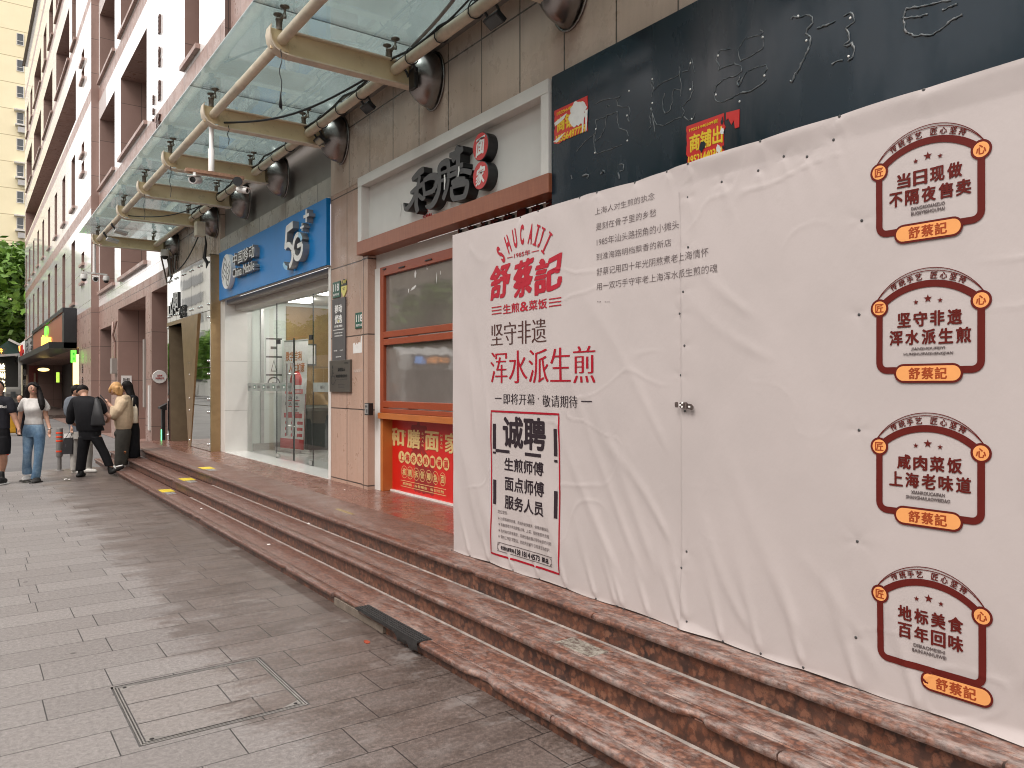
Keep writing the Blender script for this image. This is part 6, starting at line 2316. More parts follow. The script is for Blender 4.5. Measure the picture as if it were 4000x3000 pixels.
def badge(yc, zc, l1, l2, p1, p2, shift=0.0, fbot=-.244):
    mb = MB()
    f = lambda x, z, o: bmap(np.asarray(x) - yc, np.asarray(z) + zc, o)
    m = 'ink_maroon'
    ex = .184
    Rr = (ex ** 2 + .078 ** 2) / (2 * .078)
    c0 = .078 - Rr
    a0 = math.atan2(-c0, ex)
    arcp = lambda r, n, pad=0: [(r * math.cos(t_), c0 + r * math.sin(t_)) for t_ in np.linspace(math.pi - a0 + pad, a0 - pad, n)]
    ribbon(mb, arcp(Rr, 30), .026, f, m, .001)
    for ap in (.126, .136):
        R2 = (.197 ** 2 + (ap - .025) ** 2) / (2 * (ap - .025))
        c2 = ap - R2
        at_ = math.asin((.025 - c2) / R2)
        ribbon(mb, [(R2 * math.cos(t_), c2 + R2 * math.sin(t_)) for t_ in np.linspace(math.pi - at_, at_, 40)], .003, f, m, .0014)
    cr = .03
    side = seg((-ex, 0), (-ex, fbot + cr), 12) + [(-ex + cr - cr * math.cos(t_), fbot + cr - cr * math.sin(t_)) for t_ in np.linspace(0, math.pi / 2, 6)]
    side += seg((-ex + cr, fbot), (ex - cr, fbot), 18) + [(ex - cr + cr * math.sin(t_), fbot + cr - cr * math.cos(t_)) for t_ in np.linspace(0, math.pi / 2, 6)]
    side += seg((ex, fbot + cr), (ex, 0), 12) + [(ex, 0)]
    ribbon(mb, side, .0255, f, m, .0018)
    for s_, ch in ((-1, '匠'), (1, '心')):
        disc(mb, s_ * ex, 0, .0355, .0355, f, m, .0024)
        disc(mb, s_ * ex, 0, .027, .027, f, 'ink_orange', .003)
        mb.text(ch, f, 'ink_rust', (s_ * ex - .017, s_ * ex + .017, -.017, .017), .02, 'brush', depth=.0035, lift=.00006, refine=RF)
    for k, (ch, x) in enumerate(zip('传统手艺匠心坚持', (-.128, -.097, -.066, -.034, .022, .056, .090, .122))):
        rr_ = Rr + .030
        z_ = c0 + math.sqrt(rr_ * rr_ - x * x)
        an = math.atan2(z_ - c0, x) - math.pi / 2
        fr = lambda a, b, o, x=x, z_=z_, an=an: f(x + a * math.cos(an) - b * math.sin(an), z_ + a * math.sin(an) + b * math.cos(an), o)
        mb.text(ch, fr, m, (-.0125, .0125, -.0125, .0125), .015, 'brush', depth=.001, lift=.00006, refine=RF)
    star(mb, 0, .022, .0165, f, m, .001)
    star(mb, -.044, .012, .0105, f, m, .001)
    star(mb, .044, .012, .0105, f, m, .001)
    for tx, za, zb, pitch in ((l1, -.080, -.024, .061), (l2, -.148, -.091, .061)):
        n = len(tx)
        for k, ch in enumerate(tx):
            x = (k - (n - 1) / 2) * pitch + .003
            mb.text(ch, f, m, (x - .026, x + .026, za, zb), .024, 'brush', depth=.001, lift=.00006, refine=RF)
    for tx, z_, wd in ((p1, -.1705, .0094), (p2, -.190, .0094)):
        w2 = len(tx) * wd / 2
        mb.text(tx, f, 'ink_grey', (-w2, w2, z_, z_ + .0125), .006, depth=.001)
    # name plaque
    sx, zz = shift, fbot - .012 + (-.028 if shift else 0)

    def pill(hw, r):
        return [(sx + hw - r + r * math.sin(t_), zz + r * math.cos(t_)) for t_ in np.linspace(0, math.pi, 12)] + [(sx - hw + r - r * math.sin(t_), zz - r * math.cos(t_)) for t_ in np.linspace(0, math.pi, 12)]
    for P, mm, o in ((pill(.125, .036), m, .0052), (pill(.117, .028), 'ink_orange', .0060)):
        P = np.array([(sx, zz)] + P)
        n = len(P) - 1
        P, fs_ = split_long(P, [(0, k + 1, (k + 1) % n + 1) for k in range(n)], .018)
        mb.add(np.stack(np.broadcast_arrays(*f(P[:, 0], P[:, 1], o)), -1).tolist(), fs_, mm)
    for k, ch in enumerate('舒蔡記'):
        x = sx + (k - 1) * .048
        mb.text(ch, f, 'ink_rust', (x - .022, x + .022, zz - .022, zz + .022), .022, 'brush', depth=.0068, lift=.00006, refine=RF)
    mb.build('printed_emblem', HB)


badge(1.428, 2.432, '当日现做', '不隔夜售卖', 'DANGRIXIANZUO', 'BUGEYESHOUMAI')
badge(1.428, 1.901, '坚守非遗', '浑水派生煎', 'JIANSHOUFEIYI', 'HUNSHUIPAISHENGJIAN')
badge(1.428, 1.361, '咸肉菜饭', '上海老味道', 'XIANROUCAIFAN', 'SHANGHAILAOWEIDAO')
badge(1.425, .785, '地标美食', '百年回味', 'DIBIAOMEISHI', 'BAINIANHUIWEI', .095)
# ================================================================== far end of the street
TW = thing('apartment_tower', 'tall pale yellow apartment tower rising behind the office block', 'building', (6, 104, 0))
mb = MB()
mb.box(-.9, 16, 104, 118, -.01, 64, 'tower')
mb.box(-3.5, -.9, 105.2, 118, -.01, 64, plain('tower_pale', (.68, .64, .55), .7))
mb.build('wall', TW)
wm = {}


def tw_window(x, z, w_=.72, h_=1.35):
    k = 'w'
    if k not in wm:
        mb = MB()
        mb.quad((0, 103.985, 0), (w_, 103.985, 0), (w_, 103.985, h_), (0, 103.985, h_), 'window')
        wm['w'] = mb.build('window', TW)
        f = MB()
        for a, b, c, d in ((0, .07, 0, h_), (w_ - .07, w_, 0, h_), (.07, w_ - .07, 0, .07), (.07, w_ - .07, h_ - .07, h_), (.07, w_ - .07, h_ * .33, h_ * .33 + .05)):
            f.box(a, b, 103.93, 103.98, c, d, 'tower_frame')
        f.build('frame', wm['w'])
        o = wm['w']
    else:
        o = wm['w'].copy()
        COL.objects.link(o)
        for c in wm['w'].children:
            d = c.copy()
            COL.objects.link(d)
            d.parent = o
    o.location = (x, 0, z)


for k in range(13):
    z = 4.1 + 3.0 * k
    tw_window(4.85, z + .3)
    if k in (1, 8, 9, 11, 12):
        tw_window(5.95, z + .1)
    if k % 3 != 2:
        tw_window(1.2, z)
    tw_window(7.4, z)
for k in (5, 7, 9):
    z = 4.1 + 3.0 * k
    a = MB()
    a.box(4.6, 6.0, 103.3, 104, z + 1.72, z + 1.86, 'tower_frame')
    a.build('balcony_ledge', TW)
    a = MB()
    a.box(4.7, 6.1, 103.3, 104, z + .02, z + .16, 'tower_frame')
    a.build('balcony_ledge', TW)
    a = MB()
    a.box(4.95, 5.75, 103.4, 103.9, z - .75, z - .15, 'grey_metal')
    a.build('air_conditioner', TW)


# ------------------------------------------------------------------ trees
def tree(name, label, x, y, h, r, zc, n_clu, leaf, seed, group=None, rz=None):
    q = np.random.RandomState(seed)
    t = thing(name, label, 'tree', (x, y, 0), group)
    mb = MB()
    lean = q.randn(2) * .15
    trunk = [(x + lean[0] * k / 6, y + lean[1] * k / 6, zc * .9 * k / 6) for k in range(7)]
    mb.tube(trunk, [.26 - .025 * k for k in range(7)], 'bark', 9)
    top = Vector(trunk[-2])
    for k in range(9):
        a = k * 2.4 + q.rand()
        e = Vector((x + math.cos(a) * r * .75, y + math.sin(a) * r * .75, zc + (q.rand() - .35) * r))
        s_ = Vector(trunk[3 + k % 3])
        mb.tube([s_, s_.lerp(e, .4) + Vector((0, 0, .25)), s_.lerp(e, .75) + Vector((0, 0, .2)), e], [.10, .07, .045, .02], 'bark', 6)
    mb.build('trunk', t)
    rz = rz or r * .72
    d = q.randn(n_clu, 3)
    d /= np.linalg.norm(d, axis=1)[:, None]
    rad = .45 + .6 * q.rand(n_clu) ** .6
    cc = d * rad[:, None] * np.array([r, r, rz]) + np.array([x, y, zc])
    cs = (.35 + .5 * q.rand(n_clu)) * r * .26
    per = 70
    c = np.repeat(cc, per, 0) + q.randn(n_clu * per, 3) * np.repeat(cs, per)[:, None] * np.array([.75, .75, .5])
    N = len(c)
    u = q.randn(N, 3)
    u[:, 2] *= .45
    u /= np.linalg.norm(u, axis=1)[:, None]
    v = np.cross(u, q.randn(N, 3))
    v /= np.linalg.norm(v, axis=1)[:, None]
    s_ = leaf * (.6 + .8 * q.rand(N))[:, None]
    V = np.stack([c - u * s_, c + v * s_ * .5, c + u * s_, c - v * s_ * .5], 1).reshape(-1, 3)
    mb = MB()
    mb.add(V.tolist(), np.arange(N * 4).reshape(-1, 4).tolist(), 'leaf')
    mb.build('crown', t)
    return t


tree('street_tree', 'bright green broad tree at the end of the office block', 2.1, 69, 12, 5.0, 8.2, 170, .30, 3)
tree('street_tree', 'darker green tree low behind the food stall', -.6, 78, 9, 4.2, 6.4, 120, .30, 8)

# ------------------------------------------------------------------ food stall with a dark green roof
ST = thing('food_stall', 'dark food stall with a green gabled roof at the far end of the lane', 'stall', (1.4, 54, 0))
mb = MB()
gr = plain('green_roof', (.012, .045, .035), .5)
y_, z0 = 53.0, 4.2
px_ = lambda u, v: at(u * .3015, 1150 + v * .3015, 1) - Vector((0, 0, EYE))


def stp(u, v, Y):
    r_ = ray(.3015 * u, 1150 + .3015 * v)
    t_ = Y / r_[1]
    return r_[0] * t_, EYE + r_[2] * t_


pl = [stp(-30, 790, 53), stp(250, 770, 53), stp(240, 655, 53), stp(120, 590, 53), stp(-30, 690, 53)]
mb.prism(pl, 53, 58, lambda p, q, t_: (p, t_, q), gr)
mb.build('gable_roof', ST)
mb = MB()
a, b = stp(110, 590, 52.9), stp(265, 665, 52.9)
mb.bar((a[0], 52.9, a[1] + .03), (b[0], 52.9, b[1] + .03), .2, .12, 'tower_frame')
a, b = stp(-30, 795, 52.9), stp(255, 778, 52.9)
mb.bar((a[0], 52.9, a[1]), (b[0], 52.9, b[1]), .2, .13, 'grey_metal')
mb.build('eaves', ST)
mb = MB()
a, b = stp(-60, 795, 56), stp(255, 780, 56)
mb.box(a[0], b[0], 56, 56.2, 0, a[1], 'shop_dark')
mb.build('back_wall', ST)
mb = MB()
for u in (262,):
    p = stp(u, 800, 52.9)
    mb.box(p[0] - .10, p[0] + .06, 52.8, 52.96, 0, p[1], 'grey_metal')
mb.build('post', ST)
t = thing('parked_van', 'rounded dark grey van partly hidden behind the walking couple', 'van', (1.9, 50, 0))
mb = MB()
a, b = stp(80, 1205, 50)[0], stp(258, 1205, 50)[0]
zt = stp(80, 1200, 50)[1]
prof = [(0, .25), (0, .75 * zt), (.12, .93 * zt), (.35, zt), (2.2, zt), (2.6, .9 * zt), (3.2, .6 * zt), (4.2, .52 * zt), (4.3, .25)]
mb.prism([(p[0] + 50, p[1]) for p in prof], a, b, lambda p, q, t_: (t_, p, q), plain('van_paint', (.10, .095, .085), .3))
mb.build('van_body', t, bevel=.06)
mb = MB()
mb.box(a + .2, b - .2, 49.97, 49.999, .95, zt - .25, 'window')
mb.build('rear_window', t)
mb = MB()
for x in (a + .12, b - .12):
    for yy in (50.8, 53.4):
        mb.lathe([(.3, -.1), (.3, .1), (.18, .11)], (x, yy, .3), (1, 0, 0), 'rubber', 18)
mb.build('wheel', t)
# lit vertical sign
t = thing('lit_sign', 'glowing yellow vertical sign with large characters at the left edge', 'sign', (.6, 52, 2.5))
mb = MB()
a0, z1_ = stp(-60, 890, 52.5)
a1, z0_ = stp(72, 1265, 52.5)
mb.box(a0, a1, 52.5, 52.7, z0_, z1_, 'shop_dark')
mb.build('sign_box', t)
mb = MB()
for k, (ch, va, vb) in enumerate((('兰', 897, 995), ('州', 1012, 1090), ('拉', 1108, 1185), ('面', 1195, 1262))):
    x0 = stp(-25, va, 52.5)[0]
    x1, zb = stp(66, vb, 52.5)
    zt = stp(66, va, 52.5)[1]
    mb.text(ch, endmap(52.5), 'lit_white', (x0, x1, zb, zt), .045, depth=.05)
mb.build('lit_lettering', t)
mb = MB()
x0, zt = stp(-5, 700, 52.7)
x1, zb = stp(36, 765, 52.7)
mb.text('牛', endmap(52.75), 'lit_orange', (x0, x1, zb, zt), .03, depth=.05)
tag(mb.build('lit_lettering'), 'small glowing orange character under the green stall roof', 'lettering')

# ------------------------------------------------------------------ shop signs on the office block
XS1 = 3.06


def s1(u, v):
    return onX(.3015 * u, 1150 + .3015 * v, XS1)


t = thing('shop_sign', 'brown wooden fascia sign with glowing yellow logo and black ends', 'shop sign', (XS1, 40, 3.1))
ya, yb = 33.2, 49.2
mb = MB()
mb.box(XS1, 3.46, ya + .6, yb, 3.22, 4.36, 'cherry')
mb.build('wood_panel', t)
mb = MB()
mb.box(XS1 - .06, 3.46, ya, yb, 4.362, 4.52, 'black_metal')
mb.box(XS1 - .02, 3.46, ya, ya + .599, 3.0, 4.361, 'black_metal')
mb.box(XS1 - .5, 3.46, ya, yb + 14, 2.98, 3.215, 'black_metal')
mb.build('black_surround', t)
mb = MB()
for k, y in enumerate((43.2, 41.6, 40.0)):
    mb.text('唐宫海'[k], wallmap(XS1), 'lit_orange', (-y, -y + 1.45, 3.28 + .03 * k, 3.95 - .12 * k), .045, depth=.06)
mb.build('lit_lettering', t)
mb = MB()
mb.lathe([(.26, 0), (.26, .06)], (XS1, 40.6, 4.02), (-1, 0, 0), 'lit_green', 16, sq=2.4)
mb.build('lit_leaf', t)
t = thing('shop_sign', 'dark fascia sign with grey characters beside the wooden sign', 'shop sign', (XS1, 52, 3.1))
mb = MB()
mb.box(XS1, 3.46, 49.25, 56, 3.22, 4.36, 'shop_dark')
mb.build('sign_panel', t)
mb = MB()
mb.text('匠茶', wallmap(XS1), 'grey_metal', (-55.2, -50, 3.32, 4.25), .03, depth=.06)
mb.build('lettering', t)
t = thing('shop_sign', 'white fascia sign with a red cross mark at the far end of the shops', 'shop sign', (XS1, 60, 3.1))
mb = MB()
mb.box(XS1, 3.46, 56.1, 63.2, 3.2, 4.4, 'white_print')
mb.build('sign_panel', t)
mb = MB()
mb.box(XS1 - .05, XS1, 58.2, 60.2, 3.3, 4.2, 'red_disc')
mb.box(XS1 - .053, XS1 - .0, 57, 62, 3.62, 3.85, 'red_disc')
mb.text('中', wallmap(XS1), 'lit_orange', (-62.2, -60.4, 3.9, 4.3), .02, depth=.06)
mb.build('lettering', t)
t = thing('lit_sign', 'small bright green lit box sign beside the shop doorway', 'sign', (3.2, 33, 2.8))
mb = MB()
y_ = 32.2
xa, z1_ = (lambda r_: (r_[0] * y_ / r_[1], EYE + r_[2] * y_ / r_[1]))(ray(.3015 * 922, 1150 + .3015 * 722))
xb, z0_ = (lambda r_: (r_[0] * y_ / r_[1], EYE + r_[2] * y_ / r_[1]))(ray(.3015 * 988, 1150 + .3015 * 882))
mb.box(xa, xb, y_, y_ + .12, z0_, z1_, 'lit_green')
mb.build('sign_box', t)
mb = MB()
mb.text('素食', endmap(y_), 'green_plate', (xa + .05, xb - .05, (z0_ + z1_) / 2 + .03, z1_ - .08), .03, depth=.004)
mb.text('自助', endmap(y_), 'green_plate', (xa + .05, xb - .05, z0_ + .08, (z0_ + z1_) / 2 - .03), .03, depth=.004)
mb.build('lettering', t)
mb = MB()
xa = (lambda r_: r_[0] * 34 / r_[1])(ray(.3015 * 948, 1480))
mb.box(xa, xa + .26, 34, 34.1, 1.0, 2.8, 'lit_warm')
tag(mb.build('light_strip'), 'upright warm yellow light strip below the green lit sign', 'light')
t = thing('lit_sign', 'narrow green lit sign standing inside the dark shop entrance', 'sign', (4, 40, 1.9))
mb = MB()
r_ = ray(.3015 * 730, 1150 + .3015 * 1010)
q_ = ray(.3015 * 770, 1150 + .3015 * 1140)
mb.box(r_[0] * 40 / r_[1], q_[0] * 40 / q_[1], 40, 40.08, EYE + q_[2] * 40 / q_[1], EYE + r_[2] * 40 / r_[1], emit('lit_lime', (.45, .8, .08), .55))
mb.build('sign_box', t)
mb = MB()
mb.text('茶饮', endmap(40), 'green_plate', (r_[0] * 40 / r_[1] + .05, q_[0] * 40 / q_[1] - .05, EYE + q_[2] * 40 / q_[1] + .2, EYE + r_[2] * 40 / r_[1] - .2), .02, depth=.004)
mb.build('lettering', t)
mb = MB()
r_ = ray(.3015 * 565, 1150 + .3015 * 975)
mb.ball((r_[0] * 46 / r_[1], 46, EYE + r_[2] * 46 / r_[1]), (.26, .26, .09), 'lit_warm')
tag(mb.build('pendant_lamp'), 'glowing oval pendant lamp inside the dark shop entrance', 'lamp')
mb = MB()
for (u0, u1, Y, z0_, z1_, m) in ((375, 490, 60, .3, 2.9, 'lips'), (440, 462, 59.8, 1.6, 2.4, 'cloth_cream'), (340, 362, 59.8, 1.6, 2.3, 'cloth_cream'), (290, 345, 60, .2, 3.0, 'shop_dark')):
    r_, q_ = ray(.3015 * u0, 1500), ray(.3015 * u1, 1500)
    mb.box(r_[0] * Y / r_[1], q_[0] * Y / q_[1], Y, Y + .1, z0_, z1_, m)
mb.text('咖', endmap(60), 'grey_metal', (ray(.3015 * 300, 0)[0] * 60 / ray(.3015 * 300, 0)[1], ray(.3015 * 340, 0)[0] * 60 / ray(.3015 * 340, 0)[1], 2.2, 2.7), .02, depth=.02)
mb.text('啡', endmap(60), 'grey_metal', (ray(.3015 * 300, 0)[0] * 60 / ray(.3015 * 300, 0)[1], ray(.3015 * 340, 0)[0] * 60 / ray(.3015 * 340, 0)[1], 1.5, 2.0), .02, depth=.02)
tag(mb.build('red_doorway'), 'deep red shop doorway with pale paper strips far down the lane', 'doorway')
# frames leaning by the last pillar
mb = MB()
for k in range(2):
    mb.bar((3.25 + .12 * k, 31.0 - .3 * k, .0), (3.44, 31.6 - .3 * k, 1.05 - .1 * k), .06, .03, 'steel')
tag(mb.build('folding_frame'), 'folded metal frames leaning on the brown pillar by the shop', 'frame')

# ------------------------------------------------------------------ things by the pillars
t = thing('oval_sign', 'white oval sign with red characters on the brown pillar', 'sign', (3.95, 20.9, 2.2))
yo = 20.22
r_, q_ = ray(595, 1500), ray(652, 1500)
xa, xb = r_[0] * yo / r_[1], q_[0] * yo / q_[1]
zc_ = EYE + ray(622, 1472)[2] * yo / ray(622, 1472)[1]
cx, rx = (xa + xb) / 2, (xb - xa) / 2
mb = MB()
mb.lathe([(.16, 0), (.16, .02), (.155, .024)], (cx, 20.238, zc_), (0, -1, 0), 'white_print', 28, ref=(0, 0, 1), sq=rx / .16)
mb.build('sign_plate', t)
mb = MB()
mb.text('主席室', endmap(20.212), 'red_disc', (cx - rx * .35, cx + rx * .35, zc_ + .01, zc_ + .055), .01, depth=.003)
mb.text('天钥苑小区', endmap(20.212), 'red_disc', (cx - rx * .6, cx + rx * .6, zc_ - .055, zc_ - .012), .01, depth=.003)
mb.build('lettering', t)
t = thing('wall_notice', 'white rectangular notice on the brown wall behind the long haired woman', 'notice', (4.3, 25.19, 1.9))
xa, z1_ = 4.03, 2.22
r_, q_ = ray(473, 1467), ray(514, 1500)
yo = 25.19
xa, xb = r_[0] * yo / r_[1], q_[0] * yo / q_[1]
mb = MB()
mb.box(xa, xb, yo - .01, yo, 1.45, EYE + r_[2] * yo / r_[1], 'white_print')
mb.build('notice_board', t)
mb = MB()
zt = EYE + r_[2] * yo / r_[1]
mb.text('禁止停车', endmap(yo - .01), 'letter_grey', (xa + .05, xb - .05, zt - .16, zt - .07), .02, depth=.003)
mb.text('请勿堵塞', endmap(yo - .01), 'letter_grey', (xa + .05, xb - .05, zt - .3, zt - .21), .02, depth=.003)
mb.build('lettering', t)
mb = MB()
mb.box(4.15, 4.55, 22.9, 23.1, 0, .28, 'yellow_paint')
tag(mb.build('yellow_block'), 'yellow painted concrete block at the foot of the brown recess', 'block')
t = thing('access_post', 'black card reader post with a green light beside the mirrored front', 'post', (3.95, 19.2, .377))
r_ = ray(635, 1600)
x0 = r_[0] * 19.2 / r_[1]
mb = MB()
mb.box(x0 - .02, x0 + .05, 19.15, 19.3, .05, 1.12, 'black')
mb.prism([(x0 - .07, 1.1), (x0 + .16, 1.22), (x0 + .16, 1.05), (x0 + .02, 1.02), (x0 - .07, 1.06)], 19.1, 19.35, lambda p, q, t_: (p, t_, q), 'black')
mb.box(x0 + .03, x0 + .2, 19.12, 19.3, 0, .09, 'black')
mb.build('post_body', t, bevel=.008)
mb = MB()
mb.box(x0 - .045, x0 - .025, 19.14, 19.16, .28, .58, emit('lit_mint', (.15, 1.0, .35), .9))
mb.build('green_light', t)
# bollard
BX, BYY = onZ(232, 1838, 0)
t = thing('bollard', 'grey flexible bollard with orange red reflective bands on the pavement edge', 'bollard', (BX, BYY, 0))
mb = MB()
mb.lathe([(.075, 0), (.072, .012), (.038, .018), (.036, .25), (.05, .26), (.057, .28), (.057, .775), (.052, .795), (.03, .80)], (BX, BYY, 0), (0, 0, 1), 'bollard', 24)
mb.build('post', t, angle=40)
for z in (.345, .54, .615, .69):
    mb = MB()
    mb.lathe([(.0572, 0), (.0585, .002), (.0585, .030), (.0572, .032)], (BX, BYY, z), (0, 0, 1), 'orange_red', 24)
    mb.build('reflective_band', t)
# yellow suitcase
SX, SY = onZ(.3014 * 165, 1450 + .3014 * 825, 0)
t = thing('suitcase', 'yellow upright suitcase behind the walking couple', 'suitcase', (SX, SY, 0))
mb = MB()
mb.box(SX - .2, SX + .2, SY - .12, SY + .12, .06, .62, 'suitcase')
mb.build('shell', t, bevel=.05)
mb = MB()
for x in (SX - .15, SX + .15):
    mb.lathe([(.035, -.02), (.035, .02)], (x, SY - .1, .035), (1, 0, 0), 'rubber', 10)
    mb.lathe([(.035, -.02), (.035, .02)], (x, SY + .1, .035), (1, 0, 0), 'rubber', 10)
mb.box(SX - .205, SX - .14, SY - .125, SY + .125, .1, .58, 'sole')
mb.build('wheel', t)
mb = MB()
for x in (SX - .1, SX + .1):
    mb.tube([(x, SY, .62), (x, SY, .98)], .012, 'steel', 6)
mb.tube([(SX - .1, SY, .98), (SX + .1, SY, .98)], .018, 'black', 6)
mb.build('handle', t)

# ================================================================== the far side of the street, seen in reflections
row = [tree('street_tree', 'leafy tree in the row across the road, seen only in reflections', -10, 4, 8, 3.6, 5.4, 70, .30, 20, 'trees across the road'),
       tree('street_tree', 'leafy tree in the row across the road, seen only in reflections', -9.6, 13, 8, 3.9, 5.2, 70, .30, 21, 'trees across the road')]
for k in range(22):
    r_ = copy_tree(row[k % 2], (.4 * math.sin(k * 2.1), 18 * (k // 2 + 1) + 1.5 * math.sin(k * 3.3), 0))
OP = thing('facing_building', 'pale building across the road mirrored in the shop windows', 'building', (-24, 20, 0))
mb = MB()
mb.box(-36, -24, -25, 75, 0, 12.5, plain('facing_wall', (.52, .46, .40), .7))
mb.box(-24.3, -23.98, -25, 75, 4.1, 4.6, 'white_panel')
mb.build('wall', OP)
mb = MB()
mb.quad((-23.99, 0, 0), (-23.99, 1.6, 0), (-23.99, 1.6, 1.9), (-23.99, 0, 1.9), 'window')
for a, b, c, d in ((-.08, 0, -.08, 1.98), (1.6, 1.68, -.08, 1.98), (0, 1.6, -.08, 0), (0, 1.6, 1.9, 1.98), (.77, .83, 0, 1.9)):
    mb.box(-23.99, -23.9, a, b, c, d, 'white_paint')
wo = mb.build('window', OP)
first = True
for i in range(24):
    for j in range(2):
        o = wo if first else wo.copy()
        if not first:
            COL.objects.link(o)
        first = False
        o.location = (0, -23 + 4.0 * i, 5.4 + 3.0 * j)
# a bus passing on the road
for k, (x, y, w_, d_, h_) in enumerate(((-40, 120, 18, 16, 26), (-34, 170, 16, 20, 18), (-60, 60, 14, 14, 34))):
    mb = MB()
    mb.box(x, x + w_, y, y + d_, 0, h_, 'white_panel')
    o = MB()
    for i in range(int(h_ / 3) - 1):
        mb.box(x + w_, x + w_ + .12, y + .8, y + d_ - .8, 2.2 + 3 * i, 3.7 + 3 * i, 'shop_dark')
    tag(mb.build('distant_block'), ('pale mid rise block far across the road', 'low pale block farthest across the road', 'tall pale block behind the facing building')[k], 'building')
BUS = thing('city_bus', 'white city bus on the road, mirrored in the noodle shop window', 'bus', (-6.2, 28, 0))
mb = MB()
bp = plain('bus_paint', (.55, .57, .56), .25)
prof = [(0, .35), (-.05, .9), (.0, 2.2), (.2, 2.85), (.6, 3.0), (10.5, 3.0), (10.8, 2.8), (10.9, .35)]
mb.prism([(25 + a, b) for a, b in prof], -7.4, -4.95, lambda p, q, t_: (t_, p, q), bp)
mb.build('bus_body', BUS, bevel=.12)
mb = MB()
mb.box(-7.2, -5.15, 24.90, 25.02, 1.0, 2.2, 'window')
mb.build('windscreen', BUS)
mb = MB()
for k in range(6):
    mb.box(-4.96, -4.93, 25.9 + 1.6 * k, 27.4 + 1.6 * k, 1.35, 2.35, 'window')
mb.build('side_window', BUS)
mb = MB()
mb.box(-7.0, -5.4, 24.86, 25.0, 2.35, 2.72, 'shop_dark')
mb.build('route_display', BUS)
mb = MB()
mb.text('122路 南丹', endmap(24.86), emit('lit_route', (1.0, .40, .10), .55), (-6.9, -5.9, 2.42, 2.65), .03, depth=.01)
mb.box(-5.8, -5.5, 24.85, 24.86, 2.42, 2.65, emit('lit_blue', (.2, .45, 1.0), .5))
mb.build('route_lettering', BUS)
for x in (-7.2, -5.1):
    for yy in (27.1, 33.3):
        mb = MB()
        mb.lathe([(.48, -.14), (.5, -.1), (.5, .1), (.48, .14), (.25, .15)], (x, yy, .49), (1, 0, 0), 'rubber', 24)
        mb.build('wheel', BUS)
# ================================================================== people
RV, FV, UV = Vector((C, -S, 0)), Vector((-S, -C, 0)), Vector((0, 0, 1))     # right, towards the camera, up


